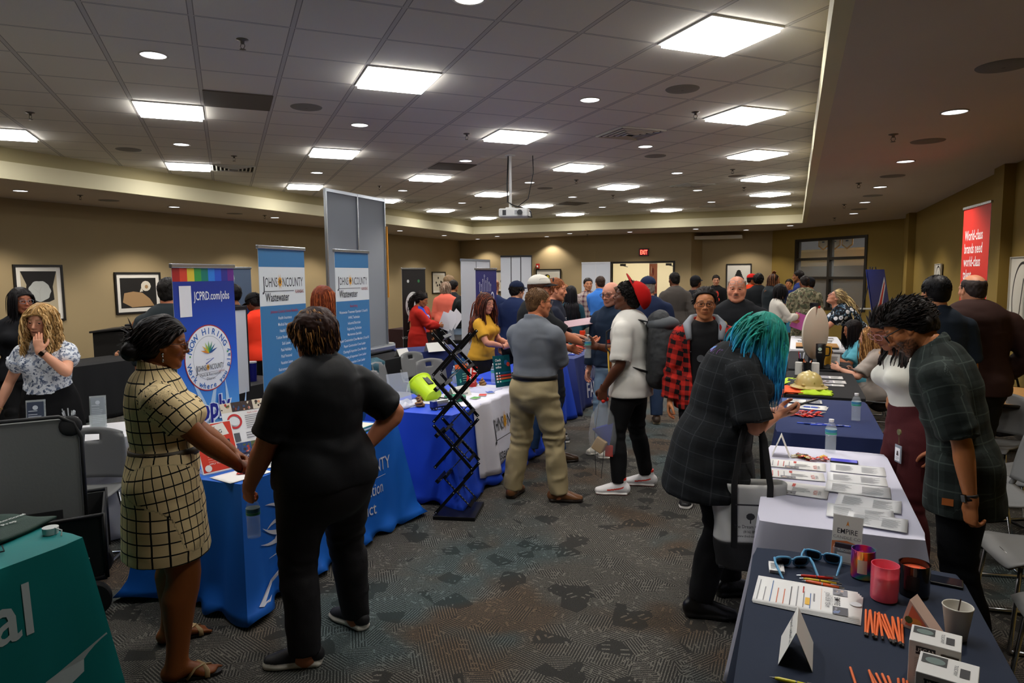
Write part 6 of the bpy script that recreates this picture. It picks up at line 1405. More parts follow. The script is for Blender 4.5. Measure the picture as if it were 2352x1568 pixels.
for i in range(4): sheet(['white job flyer on top of the fan of flyers '+NT,'white flyer second in the fan '+NT,'white flyer third in the fan '+NT,'white flyer lowest in the fan '+NT][i],.065+.003*i,2.49-.006*i,.33,.215,R(-3-1.2*i),rl if i == 0 else None,z=.0035-.001*i,group='job flyers on the nearest table')
tent('white folded tent card standing on the nearest navy table',  .035,2.10,R(-92),.17,.105,['Empire Candle Co.'],spread=.045,ts=.022)
cb = sheet('small stack of white business cards '+NT,-.035,2.70,.052,.085,R(4),lambda p,a,b: (p.lines(-.02,.0,-.03,.03,6,GR),p.text('EMPIRE',.012,-.0,.008,TX,rot=-math.pi/2)),z=.01,name='card_stack',cat='cards',t=.0006); a = MB().mat(M('dddddb',.6)); [a.box((.001*(i % 3),.0012*(i % 2),-.0095+.0011*i),(.052,.085,.0009)) for i in range(9)]; a.build('stack_of_cards',parent=cb)
def sunglasses(lab,x,y,rz):
 e = empty('sunglasses',lab,'sunglasses',(x,y,ZT+.022),rz,'blue sunglasses on the nearest table',rot=(R(-20),0,rz)); fr = M('5aa0cc',.35,spec=.6); a = MB().mat(fr)
 for sd in (-1,1):
  pts = []
  for i in range(23):
   t = 2*math.pi*i/22; cx,cz = math.cos(t),math.sin(t); pts.append((sd*.034+math.copysign(abs(cx)**.6,cx)*.028*(1+.08*cz),-abs(sd*.034+cx*.028)**2*.9,math.copysign(abs(cz)**.7,cz)*.021))
  a.tube(pts,.0042,8,cap=False)
 a.tube([(-.009,0,.008),(0,.002,.011),(.009,0,.008)],.004,8); a.build('frame',parent=e,smooth=True)
 for sd in (-1,1):
  b = MB().mat(fr); b.tube([(sd*.066,-.006,.012),(sd*.07,.02,.011),(sd*.066,.10,.006),(sd*.062,.135,-.012)],[.004,.0045,.0042,.005],8,flat=1.5); b.build('temple',parent=e,smooth=True)
  b = MB().mat(M('14121c',.08,spec=.9)); V = []
  for i in range(22):
   t = 2*math.pi*i/22; cx,cz = math.cos(t),math.sin(t); V.append((sd*.034+math.copysign(abs(cx)**.6,cx)*.028,-abs(sd*.034+cx*.028)**2*.9,math.copysign(abs(cz)**.7,cz)*.021))
  b.add(V,[tuple(range(22))]); b.build('lens',parent=e,solid=.0016)
  p = Print(.0015); p.X = Matrix.Translation((sd*.034+.012,-.004,-.01)) @ Matrix.Rotation(R(90),4,'X'); p.ring(0,0,.005,.0015,M('c99a3a'),12)
  if sd > 0: p.build('sticker',parent=e)
sunglasses('light blue sunglasses nearer the pens '+NT,.02,2.74,R(-160)+0); sunglasses('light blue sunglasses nearer the acrylic sign '+NT,.13,2.83,R(-192))
pen('red pen, farthest of the three pens beside the candles',.105,2.665,R(8),'cc2a1e'); pen('yellow pen, middle of the three pens beside the candles',.115,2.632,R(0),'d8c02c'); pen('orange pen, nearest of the three pens beside the candles',.122,2.606,R(-7),'e8602a',z=.007); pen('yellow pen lying alone near the front edge of the navy table',.035,1.93,R(-3),'d8cc2c')
def candle(lab,x,y,r,h,glass,wax,lvl,wick=1,alpha=.5,rough=.1,lab2=None,hol=False):
 e = empty('candle',lab,'candle',(x,y,ZT)); a = MB()
 if hol:
  m,nt,b = newmat('iridescent_glass'); tc = node(nt,'TexCoord'); n = node(nt,'TexNoise',Scale=9,Detail=1); link(nt,tc.outputs['Object'],n.inputs['Vector']); cr = node(nt,'ValToRGB'); cs_ = ['f2e24a','e88a3a','e84a7a','8a4ac8','3ac8a8','d8e86a']
  for i,c_ in enumerate(cs_):
   el = cr.color_ramp.elements[i] if i < 2 else cr.color_ramp.elements.new(.3+.08*i); el.position = .3+.08*i; el.color = (*s2l(c_),1)
  link(nt,n.outputs[0],cr.inputs[0]); link(nt,cr.outputs[0],b.inputs['Base Color']); b.inputs['Roughness'].default_value = .06; b.inputs['Metallic'].default_value = .6; a.mat(m)
 else: a.mat(M(glass,rough,spec=.7,alpha=alpha,coat=.5))
 a.lathe([(r*.8,0),(r*.97,.004),(r,.014),(r,h*.5),(r,h),(r-.003,h),(r-.003,h*.5),(r-.004,.012),(r*.8,.008)],48,caps=False); a.lathe([(.0001,.002),(r*.9,.002)],32,caps=False); a.build('jar',parent=e,smooth='a')
 a = MB().mat(M(wax,.5,spec=.4)); a.lathe([(.0001,.01),(r-.0045,.012),(r-.0045,lvl),(.0001,lvl-.001)],40,caps=False); a.build('wax',parent=e,smooth='a')
 for i in range(wick): a = MB().mat(M('e8e0cc',.8)); a.tube([((i-(wick-1)/2)*.034,0,lvl-.002),((i-(wick-1)/2)*.034,.002,lvl+.01)],.0012,6); a.build('wick',parent=e)
 if lab2: a = MB().mat(M(lab2,.4)); an = math.atan2(-y,-x); V = []; [V.extend([(r*1.006*math.cos(an+t),r*1.006*math.sin(an+t),z0) for z0 in (h*.25,h*.72)]) for t in np.linspace(-.45,.35,8)]; a.add(V,[(2*i,2*i+2,2*i+3,2*i+1) for i in range(7)]); a.build('label',parent=e,smooth=True)
 return e
candle('iridescent rainbow glass candle before the acrylic sign',.262,2.74,.041,.108,'f0c0d0','e8a0b0',.06,hol=True,lab2='e8e4c8')
candle('bright pink glass candle, middle of the three jar candles',.315,2.575,.044,.125,'ff7088','ff6678',.085,alpha=.6)
candle('wide black glass candle with orange wax',.415,2.66,.05,.11,'120c0c','f0623a',.088,wick=2,alpha=1,rough=.12,lab2='1c1614')
ac = empty('acrylic_sign','clear acrylic stand with candle company sign and card pocket','sign',(.215,2.89,ZT),R(-12)); a = MB().mat(M('e8ecec',.05,spec=.7,alpha=.2)); a.X = Matrix.Rotation(R(-12),4,'X'); a.bb(-.055,.055,-.002,.002,0,.17); a.X = Matrix.Identity(4); a.bb(-.055,.055,-.05,.03,0,.003).bb(-.04,.04,-.05,-.047,.0,.06).bb(-.04,-.038,-.05,-.01,0,.06).bb(.038,.04,-.05,-.01,0,.06); a.build('stand',parent=ac)
p = Print(.0005); p.X = Matrix.Rotation(R(-12),4,'X') @ Matrix.Translation((0,-.003,0)) @ Matrix.Rotation(R(90),4,'X'); p.rect(-.053,.01,.053,.168,M('e4e2da')); p.poly([(-.006,.128),(0,.15),(.006,.128),(0,.134)],OR); p.text('EMPIRE',0,.098,.028,M('34343a'),bold=.004,sx=.85); p.text('CANDLE CO',0,.078,.016,GR,sx=1.1); p.poly([(-.053,.01),(.053,.01),(.053,.06),(0,.072),(-.053,.065)],M('d87a4a')); p.build('sign_print',parent=ac)
a = MB().mat(M('2a2430',.5)); a.box((0,-.03,.038),(.07,.018,.07),(R(-8),0,0)); o = a.build('card_pack',parent=ac); p = Print(.0005); p.X = Matrix.Translation((0,-.041,.035)) @ Matrix.Rotation(R(82),4,'X'); p.rect(-.026,-.03,.026,.005,M('d8d6d0')); p.text('TUSCANY',0,.012,.011,M('d8d6d0')); p.build('card_face',parent=o)
def phone(lab,x,y,z,rz,scr='1a1c26',rot=None,em=0,name='smartphone',size=(.072,.15)):
 e = empty(name,lab,'phone',(x,y,z),rz,rot=rot); a = MB().mat(M('17181a',.35)); a.box((0,0,.005),(size[0],size[1],.009)); a.build('case',parent=e,bev=.006); a = MB().mat(M(scr,.08,em=em,spec=.8)); a.box((0,0,.0100),(size[0]*.9,size[1]*.94,.0006)); a.build('screen',parent=e,bev=.0003); return e
phone('dark phone lying behind the black candle on the nearest table',.515,2.80,ZT,R(80))
# orange pencils
pp = None
def pencil(lab,x,y,z,rz,grp):
 global pp
 if pp is None:
  pp = empty('orange_matchstick',lab,'match',(x,y,z),rz,grp); a = MB().mat(M('e0682c',.5)); a.X = Matrix.Rotation(R(90),4,'Y'); a.lathe([(.0038,-.08),(.0038,.085)],10); a.build('stick',parent=pp,smooth='a'); a = MB().mat(M('1c1a18',.6)); a.X = Matrix.Rotation(R(90),4,'Y'); a.lathe([(.0001,-.099),(.0038,-.098),(.0039,-.08)],10,caps=False); a.build('black_tip',parent=pp,smooth='a'); return pp
 o = copy_tree(pp,None,(x,y,z),rz,lab); o['group'] = grp; return o
rd = random.Random(4); ordn = ['first','second','third','fourth','fifth','sixth','seventh','eighth','ninth','tenth','eleventh','twelfth','thirteenth']
for i in range(13): pencil('orange stick with black tip, %s from the left in the row beside the white box' % ordn[i],.242+.0083*i,2.375-.0025*i,ZT+.0036+(.003 if i % 3 == 2 else 0),R(88+rd.uniform(-7,9)),'orange sticks in the farther row')
for i in range(9): pencil('orange stick, %s from the left in the row nearest the camera' % ordn[i],.20+.0115*i+(.02 if i else -.015),1.985-.002*i,ZT+.0036+(.003 if i % 3 == 1 else 0),R(100-6*i*.3+rd.uniform(-6,6)),'orange sticks in the nearer row')
# white gift boxes, cup, small tent pack
def giftbox(lab,x,y,rz,w_,d_,h_,win=True):
 e = empty('gift_box',lab,'box',(x,y,ZT),rz); wb = M('d9d8d4',.4)
 a = MB().mat(wb); a.box((0,0,h_/2),(w_,d_,h_)); o = a.build('carton',parent=e,bev=.002); p = Print(.0006); p.X = Matrix.Translation((0,-d_/2,0)) @ Matrix.Rotation(R(90),4,'X')
 p.rect(-w_*.36,h_*.72,w_*.02,h_*.9,M('26262a')); p.text('TUSCANY',-w_*.17,h_*.77,.017,M('e8e6e0'),bold=.003,sx=.9); p.lines(-w_*.38,w_*.05,h_*.2,h_*.66,12,M('b0afaa')); p.rect(w_*.12,h_*.1,w_*.46,h_*.85,M('3a2f22')); [p.disc(w_*(.19+.085*(k % 4)),h_*(.2+.12*(k//4)),.008,M('d8b25a'),8) for k in range(20)]; p.poly([(w_*.2,h_*.1),(w_*.42,h_*.1),(w_*.26,h_*.5)],M('c9c6ba')); p.build('front_print',parent=o)
 p = Print(.0006); p.X = Matrix.Translation((0,0,h_)); p.rect(-w_*.45,d_*.0,-w_*.02,d_*.42,M('2a2c2c')); p.disc(-w_*.22,d_*.17,w_*.17,M('5f716c'),20,d_*.15); p.rect(w_*.2,-d_*.25,w_*.36,d_*.15,M('26262a')); p.text('TUSCANY',w_*.1,.0,.012,TX,rot=-math.pi/2); p.build('lid_print',parent=o); return e
giftbox('white candle gift box with black Italian lettering, nearest of two',.385,1.93,R(-14),.13,.115,.125)
giftbox('white candle gift box standing behind the nearest one',.385,2.09,R(-12),.12,.10,.125)
cu = empty('paper_cup','white paper cup with a dark stir stick','cup',(.49,2.37,ZT)); a = MB().mat(M('cdc8bc',.6)); a.lathe([(.0001,.004),(.028,.002),(.041,.10),(.043,.103),(.041,.106),(.039,.103),(.027,.008),(.0001,.008)],36,caps=False); a.build('cup_wall',parent=cu,smooth=True); a = MB().mat(M('35241a',.5)); a.tube([(-.01,-.015,.02),(.012,.028,.115)],.0022,6); a.build('stir_stick',parent=cu)
tb = empty('candle_leaflet','small folded pink and orange leaflet beside the paper cup','leaflet',(.395,2.40,ZT),R(-28)); p = Print(.0005)
a = MB().mat(M('e8c8b8',.5)); a.X = Matrix.Rotation(R(90),4,'X'); a.prism([(-.045,0),(.06,0),(-.02,.095)],-.03,.03); o = a.build('folded_card',parent=tb); p.X = Matrix.Translation((0,-.031,0)) @ Matrix.Rotation(R(90),4,'X'); p.poly([(-.03,.01),(.045,.008),(-.012,.08)],M('e87a5a')); p.disc(.0,.028,.018,M('f0a04a'),14,.012); p.disc(-.02,.03,.012,M('4a6a3a'),8); p.build('leaflet_print',parent=o)
# ---- white table
tent('white folded tent card at the far left corner of the white table',-.05,4.45,R(-90),.11,.13,['Digital Pros','Solutions'],spread=.05,ts=.02)
CW = ['c8261c','d83a28','3a2a20','c9b98a','e0b030','b0a898','8a1c18']
def candies(cx,cy,n,rx,ry,grp,desc,seed,cw=CW):
 rd = random.Random(seed); protos = []; nm = ['first','second','third','fourth','fifth','sixth','seventh','eighth','ninth','tenth']
 for i in range(n):
  c_ = cw[rd.randrange(len(cw))]; x,y = cx+rd.uniform(-1,1)*rx,cy+rd.uniform(-1,1)*ry; lab = '%s wrapped candy %s' % ({'c8261c': 'red','d83a28': 'bright red','3a2a20': 'dark brown','c9b98a': 'tan','e0b030': 'gold','b0a898': 'silver','8a1c18': 'deep red'}.get(c_,'white'),desc)
  mm = MB().mat(M(c_,.25,spec=.8)); L = rd.uniform(.045,.065); V = lambda i_,j_: ((i_-.5)*L,(j_-.5)*.022*(1+.5*(abs(i_-.5)*2)**6),.005+.006*math.sin(math.pi*min(1,max(0,(i_-.12)/.76)))*math.sin(math.pi*j_)+.0015*math.sin(i_*40))
  mm.surf(V,12,5); o = mm.build('wrapped_candy',smooth=True,solid=.002,loc=(x,y,ZT+rd.choice((0,.004,.010))),rot=(rd.uniform(-.25,.25),rd.uniform(-.25,.25),rd.uniform(0,3.1))); tag(o,lab,'candy',grp)
candies(.12,4.43,22,.09,.045,'candies on the white table','in the pile on the white table',5)
bottle('water bottle standing on the far edge of the white table',.235,4.63)
phone('phone with a lit blue screen on the white table',.30,4.42,ZT,R(86),'4a4ab0',em=.4)
def rxf(p,a,b):
 for i in range(4): p.rect(-a*.92+.03*i,-b*.7,-a*.92+.03*i+.004,b*.6,RD if i in (1,2) else GR)
 p.rect(-a*.15,b*.3,-a*.05,b*.8,RD); p.lines(-a*.1,a*.5,-b*.5,b*.2,5,GR); p.photo(-a*.45,-b*.95,a*.05,-b*.45,7,('3a2f2a','8a8a90','c9b0a0')); p.text('NOW',a*.55,-b*.3,.03,RD,rot=-math.pi/2,bold=.004); p.text('HIRING',a*.7,-b*.3,.02,TX,rot=-math.pi/2)
for i,(x,y,w_,h_,r_) in enumerate([(.045,4.25,.30,.18,-1),(.025,4.03,.31,.17,2),(.035,3.76,.31,.22,-6)]): sheet('white leaflet with red accents, %s on the left of the white table' % ['farthest','middle','nearest'][i],x,y,w_,h_,R(r_),rxf,z=.002+.001*i,group='leaflets on the white table')
def cov(p,a,b):
 for k in (-1,1): p.lines(-a*.8 if k < 0 else .02,-.02 if k < 0 else a*.8,-b*.7,b*.6,9,M('a5a6aa',.6),seed=int(a*1000)+k)
for i,(x,y,w_,h_,r_) in enumerate([(.36,4.27,.28,.19,-3),(.34,4.06,.29,.18,-2),(.33,3.86,.30,.2,-5),(.36,3.64,.28,.2,-8),(.31,3.46,.28,.2,-4),(.37,3.37,.24,.18,-9)]):
 sheet('typed sheet in a clear plastic sleeve, %s from the far end of the white table' % ordn[i],x,y,w_,h_,R(r_),cov,z=.002+.0012*i,name='plastic_sleeve',cat='document',col='e4e5e6',group='clear sleeved documents on the white table',curl=.0008)
# ---- navy second table
bottle('water bottle standing alone on the navy cloth table',.455,5.70)
sheet('white printed pamphlet at the far edge of the second navy table',.085,6.40,.32,.16,0,lambda p,a,b: (p.rect(-a,-b,-a*.75,b,M('3a5a9a')),p.photo(a*.2,-b,a*.9,b,9,('2a3a6a','8a8a90')),p.lines(-a*.7,0,-b*.8,b*.8,8,GR)),z=.004,t=.003)
for i in range(2): sheet('white form under the blue pen, %s one' % ['upper','lower'][i],.12+.01*i,6.17-.03*i,.30,.16,R(-4-4*i),(lambda p,a,b: p.lines(-a*.85,a*.7,-b*.8,b*.8,7,M('c4c8d0'))) if i == 0 else None,z=.003-.001*i,group='forms on the second navy table')
pen('blue pen lying on the white forms',.15,6.12,R(-6),'2a50c8',z=.009)
candies(.10,5.82,40,.13,.10,'candies on the second navy table','in the long heap on the second navy table',8,['c8261c','d83a28','c8261c','3a2a20','b0a898','8a1c18'])
for i in range(7):
 o = MB().mat(M(['2f52c8','24409a','3a5ae0','2b3fb0'][i % 4],.4)); o.box((0,0,.003),(.09,.018,.005)); o.mat(W_); o.box((.02,0,.0058),(.03,.008,.0006)); q = o.build('blue_giveaway',loc=(.09+.045*i,5.47-.012*(i % 3),ZT+.004*(i % 2)),rot=(0,0,R(-8+13*(i % 3)))); tag(q,'small blue printed giveaway strip, %s from the left on the navy cloth' % ordn[i],'giveaway','blue giveaways')
# ---- black table with hard hat
def cloth_pile(lab,name,x,y,w_,l_,h_,c,seed,rz=0,cat='vest',over=None):
 mm = MB().mat(M(c,.8,bump=(60,.3))); rd = random.Random(seed); ph = [rd.uniform(0,6) for _ in range(6)]
 def f(i,j):
  e_ = min(1,4.5*min(i,1-i,j,1-j)); z = h_*e_**.5*(.65+.25*math.sin(9*i+ph[0])*math.sin(7*j+ph[1])+.15*math.sin(17*i+13*j+ph[2])); X = (i-.5)*w_*(1+.06*math.sin(11*j+ph[3])); Y = (j-.5)*l_*(1+.06*math.sin(9*i+ph[4])); return (X,Y,max(.002,z))
 mm.surf(f,26,26); o = mm.build(name,smooth=True,solid=.004,loc=(x,y,ZT+.002),rot=(0,0,rz)); return tag(o,lab,cat)
def vest_drop(lab,c,y0,y1,x,seed):
 mm = MB().mat(M(c,.8,bump=(60,.3)))
 def f(i,j):
  y = y0+(y1-y0)*i; t = j; X = bk1.c[0]-bk1.w/2; a = t*.42; 
  return (X+.16-a,y,ZT+.012+.006*math.sin(20*i+seed)) if a < .16 else (X-.012-.02*(a-.16)*4-.008*abs(math.sin(14*i+seed)),y+.02*math.sin(a*20),ZT+.008-(a-.16))
 mm.surf(f,14,20); o = mm.build('safety_vest',smooth=True,solid=.004); return tag(o,lab,'vest')
vest_drop('bright orange safety shirt hanging off the black table edge','f0602c',6.78,7.15,0,1); vest_drop('yellow green safety vest with orange band hanging off the black table','b8d832',7.35,7.75,0,2)
cloth_pile('folded neon yellow safety shirt under the tan hard hat','safety_shirt',.20,6.90,.30,.26,.045,'b9dc28',3,cat='shirt'); cloth_pile('folded orange safety shirt beside the neon yellow one','safety_shirt',.02,7.0,.22,.42,.03,'f0602c',5,cat='shirt'); cloth_pile('dark folded vest behind the tan hard hat','safety_vest',.05,7.5,.2,.45,.03,'23262a',6)
hh = empty('hard_hat','tan full brim hard hat on folded safety shirts','helmet',(.15,7.02,ZT+.045),R(20)); tan = M('cdb873',.3,spec=.6)
a = MB().mat(tan); a.lathe([(.165,.0),(.163,-.006),(.12,.012),(.118,.02),(.115,.06),(.095,.105),(.06,.132),(.02,.142),(.0001,.143)],48,caps=False,sy=1.12)
a.build('shell',parent=hh,smooth=True,solid=.003); a = MB().mat(tan)
for k in range(4): an = R(45+90*k); a.box((.118*math.cos(an),.13*math.sin(an),.028),(.03,.03,.018),(0,0,an))
a.tube([(0,.13,.04),(0,.09,.125),(0,0,.148),(0,-.09,.125),(0,-.13,.04)],.008,8); a.build('ridge',parent=hh,smooth=True); p = Print(.001); p.X = Matrix.Rotation(R(215),4,'Z') @ Matrix.Translation((0,-.133,.075)) @ Matrix.Rotation(R(72),4,'X'); p.text('rett',.02,0,.03,M('3a3428'),bold=.004,shear=.2); p.rect(-.02,-.016,.045,-.008,M('3a3428')); p.build('logo_print',parent=hh)
for i,(x,y,w_,h_) in enumerate([(.33,8.0,.34,.2),(.36,7.68,.30,.2),(.34,7.45,.28,.12)]): sheet('glossy photo card, %s on the black table behind the hard hat' % ['farthest','middle','nearest'][i],x,y,w_,h_,0,(lambda p,a,b,i=i: (p.photo(-a,-b,a*.2,b,20+i,('6a4a38','a8a8b0','8a7058','3a3430')),p.lines(a*.3,a*.9,-b*.8,b*.8,7,GR))),z=.002,group='photo cards on the black table')
def pot(lab,x,y,c,r,h,n,cols,name='pen_cup',z=ZT,L=.14):
 e = empty(name,lab,'pen cup',(x,y,z)); a = MB().mat(M(c,.3)); a.lathe([(.0001,.003),(r*.75,0),(r,h),(r*.94,h),(r*.7,.006),(.0001,.006)],28,caps=False); a.build('cup',parent=e,smooth='a'); rd = random.Random(7)
 for i in range(n):
  an = rd.uniform(0,6.28); t = MB().mat(M(cols[i % len(cols)],.35)); b = (math.cos(an)*r*.3,math.sin(an)*r*.3,.01); u = (math.cos(an)*r*.9,math.sin(an)*r*.9,L+rd.uniform(-.01,.02)); t.tube([b,u],.0042,8); q = t.build('pen',smooth='a'); q.location = (x,y,z); tag(q,'%s pen of those in the %s' % (ordn[i],' '.join(lab.split()[:8])),'pen','pens in the '+lab)
 return e
pot('black cup of orange and white pens behind the hard hat',.15,8.05,'141416',.045,.15,8,['e0682c','e8e6e2'],L=.165)
for s_ in (-1,1): a = MB().mat(M('d6d4ce',.5)); a.box((0,0,.07),(.07,.06,.14)); q = a.build('white_carton',loc=(.15+s_*.085,8.12,ZT),bev=.003,rot=(0,0,.1*s_)); tag(q,'small white carton %s of the black pen cup' % ('right' if s_ > 0 else 'left'),'box')
# ---- black table two: prize wheel, tumbler, folder, card
pw = empty('prize_wheel','large pale round prize wheel on a black post, seen edge on','wheel',(.245,8.95,ZT),R(62)); a = MB().mat(M('d2cab8',.5)); a.X = Matrix.Translation((0,0,.40)) @ Matrix.Rotation(R(90),4,'X'); a.lathe([(.0001,-.012),(.31,-.012),(.315,-.008),(.315,.008),(.31,.012),(.0001,.012)],56,caps=False); a.build('disc',parent=pw,smooth='a')
a = MB().mat(M('15151a',.4)); a.bb(-.02,.02,.03,.07,0,.75).bb(-.02,.02,-.03,.07,.72,.76).bb(-.16,.16,-.1,.16,0,.02).tube([(0,-.01,.4),(0,.06,.4)],.03,16); a.build('stand',parent=pw); a = MB().mat(M('c8201c',.4)); a.box((0,-.035,.71),(.02,.02,.03)); a.build('pointer',parent=pw)
tm = empty('tumbler','black insulated tumbler with handle and round pale logo','tumbler',(.30,8.70,ZT)); a = MB().mat(M('111114',.35)); a.lathe([(.0001,.002),(.036,0),(.04,.1),(.052,.14),(.054,.29),(.05,.295),(.0001,.296)],32,caps=False); a.build('body',parent=tm,smooth='a'); a = MB().mat(M('111114',.35)); a.tube([(.05,0,.26),(.095,0,.255),(.10,0,.2),(.09,0,.16),(.05,0,.155)],.009,8); a.build('handle',parent=tm,smooth=True); p = Print(.001); p.X = Matrix.Translation((-.01,-.055,.235)) @ Matrix.Rotation(R(90),4,'X'); p.disc(0,0,.02,M('c9dccb'),20); p.rect(-.02,-.045,.022,-.03,M('8a8a80')); p.build('logo_print',parent=tm)
fd = MB().mat(M('d8a02a',.5)); fd.box((0,0,.13),(.012,.12,.26)); tag(fd.build('folder',loc=(.38,8.82,ZT),rot=(0,.05,.5),bev=.002),'yellow folder standing behind the black tumbler','folder')
sc = empty('acrylic_card','small clear acrylic card stand beside the yellow folder','sign',(.47,8.95,ZT),R(-8)); a = MB().mat(M('dfe3e4',.2)); a.box((0,0,.075),(.10,.006,.15),(R(-10),0,0)); a.build('card',parent=sc); p = Print(.0006); p.X = Matrix.Translation((0,-.006,.075)) @ Matrix.Rotation(R(80),4,'X'); p.lines(-.04,.04,-.06,.05,7,TX); p.build('print',parent=sc)
cloth_pile('black folded bag beside the acrylic card stand','folded_bag',.46,8.78,.26,.16,.05,'141416',9,cat='bag')
pot('black pot bristling with white and blue ribbons',.10,9.0,'17171a',.04,.08,8,['e8e8ea','3a68c8','c83a30','dcdcde'],name='ribbon_pot',L=.15)
# ---- white far table
wbd = MB().mat(mw); wbd.box((0,0,.02),(.58,.55,.03)); wbd.mat(BLK).box((0,-.29,.0),(.58,.03,.05)); tag(wbd.build('wooden_board',loc=(.33,11.25,ZT),bev=.003),'flat wooden board with black front edge on the far white table','board')
for i,(x,y,r_) in enumerate([(.2,12.0,4),(.45,12.1,-6),(.25,12.45,8),(.5,12.6,0),(.15,12.8,-3)]): sheet('printed paper, %s on the far white table' % ordn[i],x,y,.25,.3,R(r_),lambda p,a,b: (p.photo(-a,0,a,b,3,('2a2a30','8a8a90','e4e4e6')),p.lines(-a*.8,a*.8,-b*.8,0,5,TX)),z=.003,t=.004,group='papers on the far white table')
# ---- bright blue table
def poster(lab,x,y,rz,w_,h_,fn,tilt=-22,z=0):
 e = empty('tabletop_poster',lab,'poster',(x,y,ZT+z),rz); a = MB().mat(M('e8e8e6',.3)); a.X = Matrix.Rotation(R(tilt),4,'X'); a.bb(-w_/2,w_/2,0,.003,0,h_); o = a.build('board',parent=e); p = Print(.0005); p.X = Matrix.Rotation(R(tilt),4,'X') @ Matrix.Translation((0,-.0005,0)) @ Matrix.Rotation(R(90),4,'X'); fn(p,w_,h_); p.build('poster_print',parent=o); a = MB().mat(M('e8ecec',.08,alpha=.25)); a.bb(-w_/2,w_/2,-.02,.12,0,.003); a.build('acrylic_foot',parent=e); return e
def p1(p,w_,h_):
 p.rect(-w_/2,0,w_/2,h_,M('f0f0ee')); p.rect(-w_/2+.006,.006,w_/2-.006,h_-.006,M('d8361f')); p.poly([(-w_*.36,h_*.92),(w_*.28,h_*.97),(w_*.38,h_*.72),(w_*.1,h_*.7),(-w_*.3,h_*.62)],M('f2f0ea')); p.text('NOW',-w_*.12,h_*.84,.03,M('26262a'),bold=.012,rot=.05); p.text('HIRING',.0,h_*.76,.03,M('26262a'),bold=.012,rot=.05); p.rect(-w_*.2,h_*.6,w_*.25,h_*.69,M('f0a04a'))
 p.rect(w_*.08,h_*.38,w_*.36,h_*.62,M('26262a')); p.rect(w_*.11,h_*.41,w_*.33,h_*.58,M('dcdcd8')); p.lines(-w_*.3,w_*.0,h_*.2,h_*.5,6,M('e88a7a')); p.text('APPLY TODAY',-w_*.1,h_*.16,.014,M('f2f0ea'),bold=.006); p.disc(w_*.28,h_*.17,w_*.16,M('f2f0ea'),24,h_*.17); p.disc(w_*.28,h_*.17,w_*.13,M('e8862c'),24,h_*.15); p.disc(w_*.26,h_*.19,w_*.07,M('3a2420'),16,h_*.1); p.disc(-w_*.34,h_*.1,.02,M('f2f0ea'),18)
def p2(p,w_,h_):
 p.rect(-w_/2,0,w_/2,h_,M('f0f0ee')); [p.photo(-w_/2+w_*.25*k,h_*.83,-w_/2+w_*.25*(k+1),h_,30+k) for k in range(4)]; p.ring(-w_*.25,h_*.66,w_*.17,w_*.045,M('c8262a')); p.disc(-w_*.25,h_*.66,w_*.1,M('e8ecee'),20); p.text('Apply today!',w_*.2,h_*.77,.014,RD); p.lines(w_*.0,w_*.42,h_*.5,h_*.75,7,TX,h=.25); p.lines(-w_*.05,w_*.45,h_*.32,h_*.45,3,TX,h=.25); p.rect(-w_*.4,h_*.3,-w_*.2,h_*.45,M('55585c')); [p.photo(-w_/2+w_*.25*k,h_*.09,-w_/2+w_*.25*(k+1),h_*.27,40+k) for k in range(4)]; p.rect(-w_/2,0,w_/2,h_*.08,M('2a2440')); p.text('LET US HELP YOU PLAY',0,h_*.02,.016,M('f2f0ea'),bold=.006,sx=.85)
poster('red now hiring poster standing on the bright blue table',-3.06,2.96,R(72),.23,.29,p1); poster('white poster with photo strips standing on the bright blue table',-3.13,3.28,R(70),.28,.36,p2)
sheet('blank white sheet at the near corner of the bright blue table',-2.89,2.93,.2,.27,R(-12),z=.002); sheet('white leaflet with red seal lying on the bright blue table',-2.90,3.25,.2,.28,R(-14),lambda p,a,b: (p.photo(-a,b*.6,a,b,31),p.ring(0,0,.045,.008,RD,ry=.04),p.lines(-a*.8,a*.8,-b*.9,-b*.5,3,TX)),z=.003)
mm = MB().mat(M('c8261c',.25,spec=.8)); mm.surf(lambda i,j: ((i-.5)*.09,(j-.5)*.03*(1+.5*(abs(i-.5)*2)**6),.006+.008*math.sin(math.pi*i)*math.sin(math.pi*j)+.002*math.sin(i*40)),14,6); tag(mm.build('wrapped_candy',smooth=True,solid=.002,loc=(-2.88,2.95,ZT+.004),rz=.6),'single red wrapped candy on the blank white sheet','candy')
bs = empty('wicker_basket','tan woven wicker basket behind the woman in the black polo','basket',(-3.20,3.62,ZT)); 
for k in range(7):
 a = MB().mat(M(['a8875a','b99868'][k % 2],.8)); n = 26; a.tube([((.085+.004*k+.006*(1 if (i+k) % 2 else -1))*math.cos(2*math.pi*i/n),(.085+.004*k+.006*(1 if (i+k) % 2 else -1))*math.sin(2*math.pi*i/n),.014+.024*k) for i in range(n+1)],.013,8,cap=False); a.build('woven_band',parent=bs,smooth=True)
a = MB().mat(M('17171a',.4)); rd = random.Random(9)
for k in range(5): a.tube([(.03*math.cos(k),.03*math.sin(k),.1),(.06*math.cos(k*1.3),.06*math.sin(k*1.3),.24),(.02*math.cos(k*2),.05*math.sin(k),.27),(.0,0,.12)],.003,6)
tag(a.build('coiled_cables',smooth=True,loc=(-3.20,3.62,ZT)),'black coiled wire loops rising out of the wicker basket','cable')
for i in range(3): a = MB().mat(M(['2f6a4a','e4e4e0','3a8a8a'][i],.5)); a.box((0,0,.006+.012*i),(.15,.22,.011)); q = a.build('booklet',loc=(-2.92,4.12,ZT),rot=(0,0,R(8-4*i)),bev=.001); tag(q,'thick catalogue booklet, %s in the stack at the far end of the bright blue table' % ['lowest','middle','topmost'][i],'book','booklets on the bright blue table')
